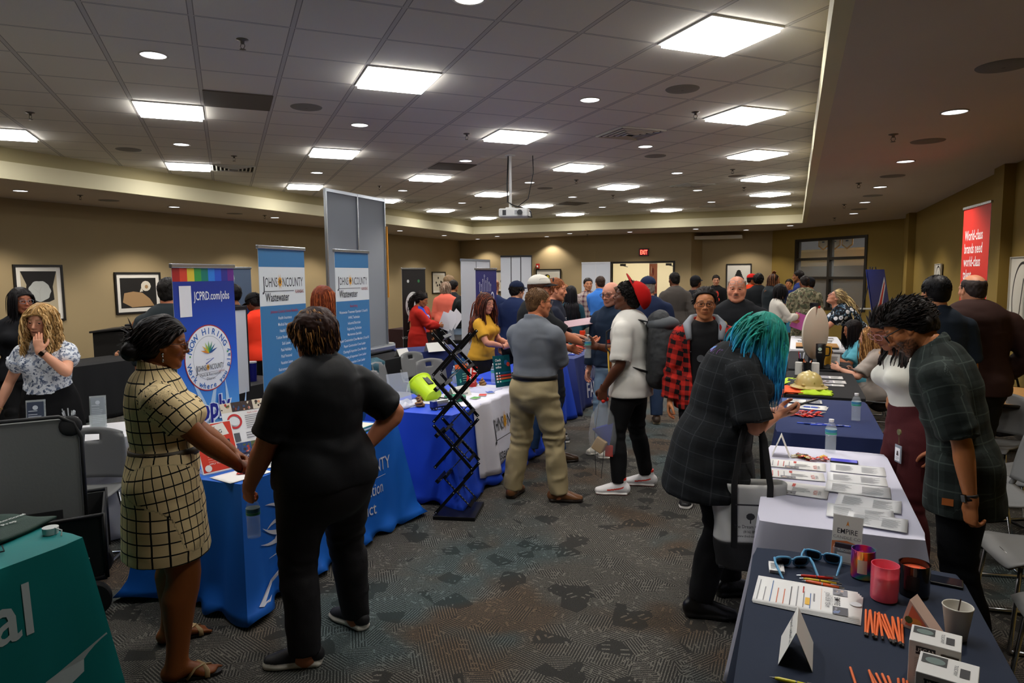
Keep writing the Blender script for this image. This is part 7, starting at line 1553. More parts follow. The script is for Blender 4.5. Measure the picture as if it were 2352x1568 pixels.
pc_ = Print(.0006); pc_.photo(-.07,-.105,.07,.105,12,('4a7a3a','c8a03a','b0392f','e4e0d0','6a4a8a','2b4a3a')); q.location.z; o = pc_.build('cover_print',parent=q); o.location = (0,0,.036)
sheet('flat white card before the booklets on the bright blue table',-2.85,3.92,.12,.2,R(6),lambda p,a,b: p.rect(-a*.7,-b*.5,a*.7,b*.5,M('3a2a4a')),z=.002); tent('small framed card standing behind the booklets',-3.1,4.25,R(72),.11,.15,[''],spread=.03,ts=.02)
# ---- royal blue table
hst = empty('acrylic_holder','empty clear acrylic sign holder on the royal blue table','stand',(-3.08,4.98,ZT),R(66)); a = MB().mat(M('dfe8f4',.05,spec=.8,alpha=.3)); a.bb(-.11,.11,-.06,.02,0,.003); a.X = Matrix.Rotation(R(-14),4,'X'); a.bb(-.11,.11,0,.004,0,.30); a.build('holder',parent=hst)
poo = None
for i,(x,y) in enumerate([(-2.96,5.06),(-3.10,5.32),(-3.02,5.45),(-2.93,5.62),(-3.0,6.22),(-2.93,6.28)]):
 lab = 'brown swirl shaped foam toy, %s on the royal blue table' % ['nearest','second','third','fourth','fifth beside the red pouch','sixth beside the red pouch'][i]
 if poo is None:
  a = MB().mat(M('8a6238',.5)); a.tube([((.036-.0012*k)*math.cos(k*.55),(.036-.0012*k)*math.sin(k*.55),.014+.0022*k) for k in range(28)]+[(0,0,.085)],[.015-.0003*k for k in range(28)]+[.003],10); a.ball((0,0,.012),.034,8,sz=.4); poo = a.build('foam_toy',smooth=True,loc=(x,y,ZT)); tag(poo,lab,'toy','brown foam toys')
 else: q = poo.copy(); COL.objects.link(q); q.location = (x,y,ZT); q['label'] = lab; q.rotation_euler[2] = i
bk = empty('neon_bucket','neon yellow bucket tipped on its side on the royal blue table','bucket',(-3.08,5.40,ZT+.085),rot=(R(0),R(-62),R(-20))); a = MB().mat(M('c8ec1e',.4)); a.lathe([(.0001,-.11),(.075,-.11),(.085,-.02),(.10,.10),(.112,.112),(.112,.118),(.097,.105),(.08,-.02),(.07,-.1),(.0001,-.1)],36,caps=False,sy=1.2); a.build('bucket_wall',parent=bk,smooth='a'); a = MB().mat(M('2c2e30',.5)); a.box((.085,0,.03),(.02,.06,.12)); a.build('grip',parent=bk,bev=.006)
tk = empty('toy_truck','small blue and silver toy service truck on the royal blue table','toy',(-2.74,5.06,ZT),R(66)); a = MB().mat(M('20307a',.3)); a.bb(-.11,-.07,-.028,.028,.022,.075); a.build('cab',parent=tk,bev=.004); a = MB().mat(M('b9bcc0',.25,metal=.8)); a.bb(-.065,.09,-.026,.026,.03,.055).tube([(-.06,0,.062),(.06,0,.062)],.016,12); a.build('tank',parent=tk,smooth='a'); a = MB().mat(M('17171a',.5)); a.bb(-.11,.11,-.022,.022,.016,.026); a.tube([(-.05,.0,.07),(0,.03,.09),(.06,.0,.08)],.006,8); a.build('chassis',parent=tk)
for x in (-.085,.02,.05,.085):
 for y in (-.026,.026): a = MB().mat(M('151517',.6)); a.cyl((x,y-.006,.015),(x,y+.006,.015),.015,16); o = a.build('wheel',parent=tk,smooth='a'); a = MB().mat(M('c9ccd0',.3)); a.cyl((x,y-.0065,.015),(x,y+.0065,.015),.007,10); a.build('hubcap',parent=o)
for i in range(3): a = MB().mat(M('117a5a',.35)); a.lathe([(.0001,0),(.085,0),(.10,.014),(.098,.016),(.083,.004),(.0001,.004)],36,caps=False); q = a.build('green_plate',smooth='a',loc=(-2.80,5.42,ZT+.005+.012*i)); tag(q,'dark green plastic disc, %s of the stack of three' % ['lowest','middle','topmost'][i],'plate','green discs on the royal blue table')
tent('white tent card naming the wastewater department',-2.86,5.62,R(76),.24,.10,['Johnson County','Wastewater'],spread=.055,ts=.032)
for i,c_ in enumerate(['5aa04a','c8342a','3a5ab0']): sheet('small coloured card, %s at the edge of the white runner' % ['green','red','blue'][i],-2.66,5.55+.16*i,.07,.1,R(20*i),lambda p,a,b,c_=c_: p.rect(-a,-b,a,b,M(c_)),z=.008,t=.004)
cloth_pile('crumpled clear bags with purple print on the royal blue table','plastic_bag',-3.12,5.08,.2,.3,.05,'c9cad6',12,cat='bag'); cloth_pile('crumpled pale printed wrappers on the white runner','plastic_bag',-2.8,6.0,.3,.32,.02,'b9bcd8',13,cat='bag')
def bro(lab,x,y,rz,w_,h_,col,fn,name='display_board'):
 e = empty(name,lab,'sign',(x,y,ZT),rz); a = MB().mat(M(col,.35)); a.X = Matrix.Rotation(R(-10),4,'X'); a.bb(-w_/2,w_/2,0,.004,0,h_); o = a.build('board',parent=e); p = Print(.0006); p.X = Matrix.Rotation(R(-10),4,'X') @ Matrix.Translation((0,-.001,0)) @ Matrix.Rotation(R(90),4,'X'); fn(p,w_,h_); p.build('board_print',parent=o); a = MB().mat(M('e8ecec',.1,alpha=.25)); a.bb(-w_/2,w_/2,-.02,.09,0,.003); a.build('foot',parent=e); return e
def chk(p,w_,h_):
 wt = M('f0f2f2'); [p.text(t,-w_*.4,h_*(.82-.11*i),.035,wt,bold=.01,align='LEFT',sx=.85) for i,t in enumerate(['Check','us out','online'])]; p.disc(w_*.25,h_*.76,.026,M('2a6aa8')); p.disc(w_*.36,h_*.7,.022,M('d8402c'))
 for i,c_ in enumerate(['1a5a7a','c8342a','e0642c','1a8a7a']): p.rect(-w_*.45,h_*(.42-.09*i),w_*.45,h_*(.48-.09*i),M(c_)); p.rect(-w_*.43,h_*(.425-.09*i),-w_*.33,h_*(.475-.09*i),wt); p.disc(-w_*.22,h_*(.45-.09*i),.008,wt,12)
bro('dark teal check us out online sign beside the khaki trousers',-2.68,6.28,R(64),.22,.32,'11505a',chk)
bro('dark teal folded brochure behind the red snack pouch',-3.04,6.08,R(66),.16,.30,'14505a',lambda p,w_,h_: (p.rect(-w_/2,h_*.65,w_/2,h_*.8,M('e0642c')),p.rect(-w_/2,h_*.8,w_/2,h_,M('1a4a7a')),p.text('$',-w_*.2,h_*.2,.05,M('5ac8a8')),p.lines(0,w_*.4,h_*.2,h_*.5,4,M('8ac8b8'))))
rp = empty('snack_pouch','red and white snack pouch leaning on the brochure','pouch',(-2.97,6.10,ZT+.01),R(60),rot=(R(-8),R(12),R(60))); a = MB().mat(M('c8261c',.3)); a.surf(lambda i,j: ((i-.5)*.12,-.02*math.sin(math.pi*i)*math.sin(math.pi*j),.21*j),10,12); a.surf(lambda i,j: ((i-.5)*.12,.02*math.sin(math.pi*i)*math.sin(math.pi*j),.21*j),10,12); o = a.build('foil',parent=rp,smooth=True); p = Print(.001); p.X = Matrix.Translation((0,-.024,0)) @ Matrix.Rotation(R(90),4,'X'); p.rect(-.045,.02,-.025,.19,M('e4e2de')); p.rect(-.01,.15,.04,.168,M('e4e2de')); p.lines(-.01,.04,.04,.13,6,M('e8a8a0')); p.build('pouch_print',parent=o)
bottle('water bottle on the blue table beside the teal online sign',-2.86,6.42); bottle('water bottle behind the teal folded brochure',-3.16,6.12)
# ---- navy fame table
tr = MB().mat(M('c02a22',.4)); tr.bb(-.28,.28,-.16,.16,0,.05); tag(tr.build('red_tray',bev=.01,loc=(-3.08,10.0,ZT)),'red flat display box on the navy table with skyline figures','box')
rt_ = MB().mat(M('d8401c',.35)); rt_.lathe([(.0001,0),(.036,0),(.045,.19),(.045,.21),(.0001,.21)],24,caps=False); tag(rt_.build('red_tumbler',smooth='a',loc=(-3.0,10.1,ZT+.05)),'tall red cup on the red display box','cup')
wj = empty('water_jug','clear plastic jug with white lid beside the red cup','jug',(-2.88,10.2,ZT)); a = MB().mat(M('dfe6ea',.1,alpha=.35)); a.lathe([(.0001,0),(.05,0),(.052,.16),(.03,.2)],20,caps=False); a.build('jug_body',parent=wj,smooth='a'); a = MB().mat(W_); a.lathe([(.032,.2),(.032,.22),(.0001,.22)],16,caps=False); a.build('lid',parent=wj)
for i in range(6): a = MB().mat(M(['3a50b8','c9c9cc','2a3a8a','e4e4e6','8a8a90','c8b46a'][i],.4)); a.box((0,0,.008),(.09,.06,.015)); tag(a.build('giveaway_item',loc=(-2.86-.09*(i % 3),9.1+.14*(i//3),ZT),rot=(0,0,i*.5),bev=.004),'small giveaway item on the navy table, %s from the near end' % ordn[i],'giveaway','giveaways on the skyline table')
cloth_pile('folded black shirts on the near end of the navy skyline table','folded_shirts',-3.05,8.85,.3,.22,.05,'17181c',31,cat='shirt')
tj = MB().mat(M('1c6a78',.2)); tj.lathe([(.0001,0),(.05,0),(.055,.13),(.04,.14)],20); tag(tj.build('teal_jar',smooth='a',loc=(-2.98,9.5,ZT)),'teal jar on the navy skyline table','jar'); yb = MB().mat(M('d8b82a',.4)); yb.lathe([(.0001,0),(.03,0),(.032,.2),(.015,.22)],16); tag(yb.build('yellow_bottle',smooth='a',loc=(-3.1,9.35,ZT)),'yellow bottle beside the teal jar','bottle')
# ---- left: white table, teal table
def holder(lab,x,y,rz,c,w_=.12,h_=.26):
 e = empty('brochure_holder',lab,'holder',(x,y,ZT),rz); a = MB().mat(M('e4ecee',.05,spec=.8,alpha=.3)); a.bb(-w_/2,w_/2,-.03,.05,0,.003).bb(-w_/2,w_/2,-.03,-.027,0,.1); a.X = Matrix.Rotation(R(-12),4,'X'); a.bb(-w_/2,w_/2,.01,.013,0,h_); a.build('acrylic',parent=e); a = MB().mat(M(c,.4)); a.X = Matrix.Rotation(R(-12),4,'X'); a.bb(-w_*.42,w_*.42,-.006,.008,.008,h_*.94); o = a.build('brochure_stack',parent=e); p = Print(.0006); p.X = Matrix.Rotation(R(-12),4,'X') @ Matrix.Translation((0,-.0065,0)) @ Matrix.Rotation(R(90),4,'X'); p.lines(-w_*.36,w_*.36,h_*.12,h_*.62,9,M('b9c0ca'),h=.3); p.disc(0,h_*.78,w_*.14,M('b9c0ca'),14); p.rect(-w_*.35,h_*.68,w_*.1,h_*.7,M('b9c0ca')); p.build('brochure_print',parent=o)
holder('acrylic holder with dark brochure, nearer the blonde woman',-5.02,3.16,R(48),'3a4254'); holder('acrylic holder with grey brochures, right of the pen cup',-4.86,3.52,R(48),'8d959c',.11,.24)
pot('black metal cup full of silver pens on the white table',-4.95,3.36,'17181c',.045,.12,11,['b9bcc0','c9ccd0','8d9096'],L=.15)
cloth_pile('green snack packet on the white table','snack_packet',-4.78,3.22,.16,.09,.012,'7ac82a',14,R(50),'packet')
for i,(x,y) in enumerate([(-5.28,3.02),(-5.16,2.98),(-5.12,3.08),(-5.30,3.15)]):
 a = MB().mat(M('a9adb2',.35,metal=.3)); a.box((0,0,.012),(.12,.022,.012)).box((-.06,0,.014),(.045,.045,.02)).box((.06,0,.014),(.045,.045,.02)); q = a.build('bone_gadget',bev=.004,loc=(x,y,ZT),rot=(0,0,R(38+4*i))); tag(q,'flat grey dumbbell shaped gadget, %s of four on the white table' % ordn[i],'gadget','grey gadgets on the white table')
tp = MB().mat(M('15151a',.5)); tp.box((0,0,.02),(.2,.14,.03)); tag(tp.build('black_case',bev=.01,loc=(-9.75,7.75,1.11),rz=.6),'small black object lying on top of the lectern','case')
sb = empty('drawstring_bag','dark green drawstring bag with white logo on the teal cloth','bag',(-3.28,1.86,ZT+.002),R(14)); mm = MB().mat(M('1c3a30',.7,bump=(200,.3))); mm.surf(lambda i,j: ((i-.5)*.34,(j-.5)*.30,.012+.012*min(1,6*min(i,1-i,j,1-j))+.004*math.sin(9*i+5*j)),16,16); o = mm.build('bag_cloth',parent=sb,smooth=True,solid=.012)
p = Print(.001); p.text('Intentional',.03,.05,.032,M('d8dedb'),bold=.008,rot=1.4); p.text('Prep',.075,.0,.034,M('d8dedb'),bold=.01,rot=1.4); [p.rect(-.02+.016*k,-.11,-.009+.016*k,-.085,M('d8dedb')) for k in range(3)]; q = p.build('logo_print',parent=o); q.location = (0,0,.036)
a = MB().mat(M('17181a',.8)); a.tube([(.02,-.15,.02),(.06,-.22,.012),(.12,-.26,.01),(.17,-.2,.012),(.1,-.15,.015),(.04,-.2,.012),(.1,-.3,.01),(.16,-.42,.01)],.003,6); a.tube([(.0,-.15,.02),(.08,-.25,.01),(.2,-.28,.008),(.26,-.22,.01),(.2,-.17,.01)],.003,6); a.build('drawstring',parent=sb,smooth=True)
cp_ = MB().mat(M('c9ccca',.4)); cp_.lathe([(.0001,0),(.03,0),(.032,.03),(.0001,.034)],24,caps=False); cp_.tube([(.03,0,.03),(.06,.01,.02),(.07,0,.0)],.003,6); tag(cp_.build('charger_puck',smooth='a',loc=(-3.02,1.93,ZT)),'small white round gadget with loop at the far corner of the teal cloth','gadget')
bx = empty('storage_tote','clear tote with red things under the white table','bin',(-4.62,2.35,0),R(40)); a = MB().mat(M('c83a30',.5,alpha=.8)); a.bb(-.2,.2,-.15,.15,.3,.5); a.build('red_contents',parent=bx,bev=.02); a = MB().mat(M('d0d4d8',.2,alpha=.6)); a.bb(-.24,.24,-.19,.19,0,.54); a.build('tub',parent=bx,bev=.02); a = MB().mat(M('dcdfe2',.3)); a.bb(-.25,.25,-.2,.2,.54,.57); a.build('lid',parent=bx,bev=.01)
# ---- behind the banners
for i,(x,y) in enumerate([(-5.48,5.38),(-5.42,5.72)]):
 e = empty('travel_mug','dark blue travel mug with handle, %s of the pair' % ['left','right'][i],'mug',(x,y,ZT),R(200),'blue travel mugs'); a = MB().mat(M('16186a',.25,metal=.3)); a.lathe([(.0001,0),(.045,0),(.05,.2),(.0001,.2)],28,caps=False); a.build('mug_body',parent=e,smooth='a'); a = MB().mat(M('15151a',.4)); a.tube([(.048,0,.15),(.09,0,.15),(.09,0,.06),(.048,0,.05)],.009,8); a.build('handle',parent=e,smooth=True); a = MB().mat(M('a9acb0',.3)); a.lathe([(.051,.2),(.051,.215),(.0001,.22)],24,caps=False); a.build('lid',parent=e)
for i in range(2): a = MB().mat(M('dddcd8',.5)); a.box((0,0,.1),(.16,.16,.2)); q = a.build('white_gift_carton',loc=(-5.66,5.45,ZT+.2*i*0+.0),bev=.004,rot=(0,0,.2)); q.location = (-5.70,5.40+.02*i,ZT+i*.2005); tag(q,'white square carton with dark mark, %s' % ['lower','upper'][i]+' of two behind the blue mugs','box')
jk = empty('teal_jacket','dark teal jacket hung over the back of a chair','jacket',(-4.42,6.98,.0),R(-80)); mm = MB().mat(M('1c4a58',.7,bump=(40,.5))); mm.surf(lambda i,j: ((i-.5)*.46*(1-.2*abs(j-.5)),-.27+(.05 if j > .5 else -.05)*1+.02*math.sin(i*15),.86-abs(j-.5)*.9+.01*math.sin(i*9)),14,20); mm.build('jacket_cloth',parent=jk,smooth=True,solid=.012)
tent('white blank folded tent card on the black cloth under the grey display',-5.12,8.3,R(80),.22,.1,['']); tent('white name card reading Marvin on the royal blue cloth behind the rack',-3.2,6.35,R(60),.18,.11,['Marvin'],ts=.03); tent('large white folded card at the near end of the navy cloth',-4.95,8.95,R(60),.3,.13,[''],spread=.07)
bn = MB().mat(M('2a5a9a',.3)); bn.box((0,0,.3),(.5,.4,.6)); bn.mat(M('3a72b8',.3)).box((0,0,.61),(.54,.44,.03)); tag(bn.build('blue_storage_bin',loc=(-3.85,5.75,0),rz=.1,bev=.02),'blue lidded storage bin behind the royal blue table','bin')
lp = tent('acrylic photo card on the black table near the man in black sweater',-5.55,10.6,R(60),.12,.22,[''],col='8a9096'); wc = MB().mat(W_); wc.lathe([(.0001,0),(.045,0),(.055,.2),(.05,.21),(.0001,.21)],24,caps=False); tag(wc.build('white_tumbler',smooth='a',loc=(-5.2,11.05,ZT)),'white tumbler on the black table near the man in black sweater','cup')
for i,c_ in enumerate(['1c2fa0','2aa04a']): a = MB().mat(M(c_,.4)); a.lathe([(.0001,0),(.05,0),(.05,.28),(.0001,.28)],20,caps=False); tag(a.build('tall_bottle',smooth='a',loc=(-7.25+.13*i,12.75,ZT)),'%s tall bottle on the maroon cloth' % ['blue','green'][i],'bottle')
a = MB().mat(M('e09a90',.5)); a.box((0,0,.08),(.18,.14,.16)); tag(a.build('pink_box',loc=(-7.42,12.6,ZT),bev=.02),'pink box on the maroon cloth','box')
lk = Print(.0006); lk.rect(-.3,0,.3,.42,M('dcdcde')); lk.rect(-.3,.28,.3,.42,M('c8302a')); lk.rect(-.3,.08,.3,.28,M('24409a')); lk.text('NOW',0,.30,.1,W_,bold=.02); lk.text('LH',0,.1,.16,W_,bold=.02); e = empty('floor_sign','red white and blue sign leaning at the far black table','sign',(-.12,11.2,0),R(8),rot=(R(80),0,R(8))); lk.build('sign_print',parent=e); a = MB().mat(M('dcdcde',.5)); a.bb(-.3,.3,0,.42,-.006,0); a.build('sign_board',parent=e)
# ---- trolley by the right wall
ty = empty('folding_trolley','black folding trolley with tall handle against the gold wall','trolley',(2.08,8.75,0),R(40)); a = MB().mat(M('15151a',.4)); a.tube([(0,0,.2),(.02,0,1.2)],.016,8).tube([(.02,0,1.2),(.0,0,1.42)],.035,10); a.build('handle',parent=ty,smooth=True); a = MB().mat(M('15151a',.7)); a.bb(-.12,.14,-.12,.12,.1,.62); a.build('folded_body',parent=ty,bev=.02); a = MB().mat(M('15151a',.4)); a.tube([(-.14,-.1,.62),(-.1,-.1,.72),(.1,-.1,.72),(.14,-.1,.62)],.012,8); a.build('grab_bar',parent=ty,smooth=True)
# ---------------------------------------------------------------- cloth patterns in garment coordinates
def uvmat(name,fn,rough=.85):
 m,nt,b = newmat(name); uv = nt.nodes.new('ShaderNodeUVMap'); sp = node(nt,'SeparateXYZ'); link(nt,uv.outputs[0],sp.inputs[0]); tc = node(nt,'TexCoord')
 col = fn(nt,sp.outputs[0],sp.outputs[1],tc.outputs['Object']); link(nt,col,b.inputs['Base Color']); b.inputs['Roughness'].default_value = rough; b.inputs['Specular IOR Level'].default_value = .2
 n = node(nt,'TexNoise',Scale=350,Detail=2); link(nt,tc.outputs['Object'],n.inputs['Vector']); bp = node(nt,'Bump',Strength=.2,Distance=.004); link(nt,n.outputs[0],bp.inputs['Height']); link(nt,bp.outputs[0],b.inputs['Normal'])
 return m
def band(nt,x,per,wd,off=0): return mth(nt,'LESS_THAN',mth(nt,'FRACT',mth(nt,'ADD',mth(nt,'DIVIDE',x,per),off)),wd)
def windowpane(c1,c2,per,wd): return uvmat('windowpane_cloth',lambda nt,u,v,P: mixc(nt,mth(nt,'MAXIMUM',band(nt,u,per,wd),band(nt,v,per*1.02,wd)),c1,c2))
def buffalo(c1,c2,per): return uvmat('buffalo_plaid',lambda nt,u,v,P: mixc(nt,mth(nt,'MULTIPLY',mth(nt,'ADD',band(nt,u,per,.5),band(nt,v,per,.5)),.5),c1,c2))
def softplaid(c1,c2,c3,per):
 def f(nt,u,v,P):
  a = mth(nt,'ADD',band(nt,u,per,.45),band(nt,v,per,.45)); c = mixc(nt,mth(nt,'MULTIPLY',a,.5),c1,c2); l = mth(nt,'MAXIMUM',band(nt,u,per,.05,.3),band(nt,v,per,.05,.3)); return mixc(nt,mth(nt,'MULTIPLY',l,.6),c,c3)
 return uvmat('soft_plaid',f)
def blotch(name,cols,sc,thr,detail=2,ring=None):
 def f(nt,u,v,P):
  c = cols[0]
  for i,(cc,t,s_) in enumerate(zip(cols[1:],thr,sc)):
   mp = node(nt,'Mapping'); mp.inputs['Location'].default_value = (i*3.1,i*1.7,i*2.3); link(nt,P,mp.inputs[0]); n = node(nt,'TexNoise',Scale=s_,Detail=detail); link(nt,mp.outputs[0],n.inputs['Vector'])
   c = mixc(nt,mth(nt,'GREATER_THAN',n.outputs[0],t),c,cc)
  if ring:
   vo = node(nt,'TexVoronoi',Scale=ring[0],Randomness=.8); link(nt,P,vo.inputs['Vector']); c = mixc(nt,mth(nt,'LESS_THAN',vo.outputs['Distance'],ring[1]),c,ring[2]); c = mixc(nt,mth(nt,'LESS_THAN',vo.outputs['Distance'],ring[1]*.35),c,ring[3])
  return c
 return uvmat(name,f)
CAMO = blotch('camouflage_cloth',['77735a','4e5340','9a9276','57493a'],(14,17,20),(.52,.56,.58),4)
FLORAL = blotch('dark_floral_cloth',['15171c','3a5468','8aa0b4'],(22,26),(.57,.62),3,ring=(11,.34,'e6e6ea','6a7f98'))
FLWHT = blotch('pale_floral_cloth',['e0e4ea','8a93a6','57647c'],(34,42),(.55,.60),3,ring=(20,.17,'93a2bc','dfe3ea'))
BANG = dict(curl=.5)
def arm(w,**k): return dict(w=w,**k)
SIT = dict(seat=.45,feet=((.12,.42,0),(-.12,.42,0)),knee=(0,.5,1))
SK1,SK2,SK3,SK4,SK5,SK6 = 'cf9674','c08460','a96e46','8a5430','6a3c22','4a2a1a'
DKH = dict(c='17110e',c2='2c1f18'); BRH = dict(c='3a2617',c2='5c3d24')
# --- woman in the windowpane dress
c = person('woman in cream and black windowpane dress facing the blue banner',(-2.76,2.30),-38,1.69,'f',lod=0,bw=1.14,bd=1.22,lw=1.28,bust=1.0,skin='84491f',belly=.35,bare=True,lean=-1,
 feetw=((-2.62,2.20,-50),(-2.93,2.44,-35)),knee=(0,1,0),head=(-4,-8,0),ra=dict(w=(.10,.36,.93),hint=(1,-.6,-.35),f=(-.75,.62,-.15),pn=(-.3,-.6,-.6),curl=.75),la=dict(w=(-.06,.37,.94),hint=(-1,-.6,-.3),f=(.8,.55,-.2),pn=(.2,-.7,-.4),curl=.7),face=dict(fat=.6,nose=1.0),lipc='6a3028',gaze=(0,1,-.1),
 hair=dict(c='15100f',c2='2a1f1c',len=.11,n=500,r=.005,line='f',crown=(0,.1,.09),comb=(0,-1.6,0),lift=.0,fall=.1,mess=.07,t=.021,rough=.006,freq=40,K=10,blobs=[((-.02,-.118,-.01),(.066,.055,.056)),((.02,-.132,-.05),(.058,.048,.046))]),
 wear=[(glasses,dict(c='2a2a30',w=.026,h=.019,z=.0))])
WP = windowpane('e3cb9a','14120f',.054,.115)
top(c,mat=WP,ln=.60,hem=-.36,gr=.013,collar=.045,flare=.02,sfl=.010,name='dress',uvr=(.175,.085),amp=.007,neckl=.5,vox=.007)
b_ = belt(c,'4b3f2c',l=.15,gr=.02,hh=.019)
for q in (-1,1):
 m = MB().mat(M('c9c9cc',.2,metal=1)); p0 = c['hc']+c['Rh']@np.array([q*.078,.002,-.046])*c['hs']; m.ball(tuple(p0),.006,6); m.tube([tuple(p0-np.array([0,0,.005])),tuple(p0-np.array([0,0,.028]))],.002,6); m.ball(tuple(p0-np.array([0,0,.03])),.005,6,sz=1.6); m.build('earring',parent=c['root'],smooth=True)
def sandals(c,strap='a58a5f',sole='17120f'):
 s = c['s']
 for k,sd in (('rl',1),('ll',-1)):
  hip,kn,ak,fr = c['J'][k]; a = R(fr); fd = np.array([-math.sin(a),math.cos(a),0]); fx = np.array([math.cos(a),math.sin(a),0]); b = np.array([ak[0],ak[1],0]); out = []
  for i in range(24):
   t = 2*math.pi*i/24; y = math.cos(t)*.135+.068; x = math.sin(t)*(.040+.012*math.cos(t)); p = b+fd*y*s+fx*x*s; out.append((p[0],p[1]))
  m = MB().mat(M(sole,.6)); m.prism(out,0,.014); o = m.build('sandal',parent=c['root'],smooth='a'); m = MB().mat(M(strap,.6))
  for q in (-1,1): m.tube([b+fd*.05*s+fx*q*.046*s+np.array([0,0,.012]),b+fd*.085*s+fx*q*.032*s+np.array([0,0,.056]),b+fd*.115*s+np.array([0,0,.054]),b+fd*.14*s-fx*q*.036*s+np.array([0,0,.034]),b+fd*.14*s-fx*q*.05*s+np.array([0,0,.01])],[.012]*5,8,flat=.35,up=(0,0,1))
  m.build('strap',parent=o,smooth=True)
sandals(c)
# --- woman in the black polo, back to camera
c = person('woman with short brown hair in black polo shirt holding a water bottle',(-2.12,2.70),72,1.71,'f',lod=0,bw=1.38,bd=1.5,lw=1.42,bust=1.1,belly=.7,skin='c07a58',lean=1,
 feetw=((-2.13,2.92,75),(-2.14,2.52,118)),head=(14,-2,0),la=dict(w=(-.30,.20,.86),hint=(-.8,-1,0),f=(.1,.35,-1),pn=(.8,.2,.1),curl=.8,thumb=.9),ra=dict(w=(.21,-.03,.98),hint=(1,-.45,.05),f=(-.6,.3,-.4),pn=(-.6,.5,.2),curl=.3),face=dict(fat=1),
 hair=dict(c='33201a',c2='a0713f',hl=.4,len=.095,n=1500,r=.0042,line='f',crown=(0,.02,.12),lift=.12,fall=.34,mess=.28,wave=.005,wf=70,t=.024,rough=.006,K=9,blobs=[((0,-.078,-.055),(.072,.045,.06))]),
 wear=[(pants,dict(c='1b1a1c',bag=.0,amp=.016,ln=1.05,rough=.65)),(shoes,dict(c='17171a',sole='e2dccf',sh=.034))])
top(c,'131416',ln=.88,hem=-.06,gr=.016,collar=.05,sfl=.014,amp=.022,name='polo_shirt',neckl=.5,rough=.6)
for q in (-1,1):
 m = MB().mat(M('8d8478',.3,metal=1)); p0 = c['hc']+c['Rh']@np.array([q*.079,.004,-.05])*c['hs']; m.tube([tuple(p0+np.array([0,.009*math.cos(t),-.012+.012*math.sin(t)])) for t in np.linspace(0,6.28,14)],.0018,6,cap=False); m.build('earring',parent=c['root'],smooth=True)
PB = c
# --- man in grey work shirt and khaki trousers
c = person('man in grey work shirt and khaki trousers with arms crossed',(-1.96,5.2),-14,1.77,'m',lod=0,bw=1.10,bd=1.1,belly=.2,skin='c27853',
 feetw=((-1.76,5.24,-72),(-2.16,5.22,0)),head=(-30,-2,0),ra=dict(w=(-.06,.27,1.13),hint=(1,-.3,-.5),f=(-1,-.1,.1),pn=(0,-1,0),curl=.3),la=dict(w=(.05,.22,1.19),hint=(-1,-.3,-.5),f=(1,-.1,.1),pn=(0,-1,0),curl=.3),face=dict(fat=.3),
 hair=dict(c='5a4028',c2='8a6a48',len=.014,n=700,r=.0026,line='m',lift=.5,comb=(0,-.6,0),mess=.3,t=.003,rough=.001,freq=90,fall=.05),
 wear=[(shoes,dict(c='6a4426',sole='241c16',st='boot',hi=.13,sh=.03)),(glasses,dict(c='17171a',w=.025,h=.016))])
top(c,'6b7078',ln=1.0,tuck=1,gr=.024,collar=.035,sfl=.012,amp=.02,name='work_shirt',rough=.8); pants(c,'a39470',bag=.016,amp=.03,ln=1.04,flare=.004); belt(c,'17130f',l=.085,gr=.022)
p = Print(.001); st_ = M('5b6068',.8); p.line([(-.2,.06),(.2,.06)],.004,st_); p.line([(.13,.055),(.12,-.2)],.004,st_); 
# --- tall teenager in white tee, red cap, black trousers, backpack
c = person('teenager in white tee and tilted red cap wearing a black backpack',(-1.27,5.74),84,1.80,'m',lod=0,bw=1.04,bd=1.12,skin='5a3320',belly=.15,
 feetw=((-1.17,5.93,98),(-1.34,5.6,104)),head=(10,12,0),la=dict(w=(-.24,.16,.92),f=(0,.15,-1),pn=(1,.2,0),curl=.85,thumb=.8),ra=dict(w=(.12,.38,1.23),hint=(.8,-.6,-.8),f=(-.1,.95,.28),pn=(-.9,0,.2),curl=[.15,.7,.8,.8]),
 hair=dict(c='120d0b',len=.02,n=1300,r=.004,wave=.006,wf=500,line='m',lift=.9,mess=.9,fall=.02,t=.018,rough=.007,freq=90),face=dict(lip=1.35,nose=1.15),
 wear=[(pants,dict(c='101012',bag=.0)),(shoes,dict(c='e2e0e0',sole='e6e2dc',acc='d8301c',hi=.15,sh=.022))])
top(c,'d6d3cb',ln=.96,hem=-.13,gr=.022,sfl=.022,amp=.026,name='tee_shirt',fs=.8,rough=.8,flare=.02)
def tee_art(p):
 p.disc(-.08,.1,.05,M('d83a20'),20); p.disc(-.08,.1,.03,M('e0a03a'),16); p.rect(-.16,-.03,.12,.0,M('c8341e'))
 for k in range(9): p.line([(-.16+.036*k,-.08),(-.18+.04*k,-.18-.03*(k % 3)),(-.15+.034*k,-.3)],[.03,.035,.004],M(['d83a20','e8902c','e8c03a'][k % 3]))
chestprint(c,tee_art,0,.33,dy=.05)
cap(c,'b31412','b81612',label='red baseball cap pushed back with its brim up',tilt=50,big=1.13,shift=(0,-.03,.005),flatb=1)
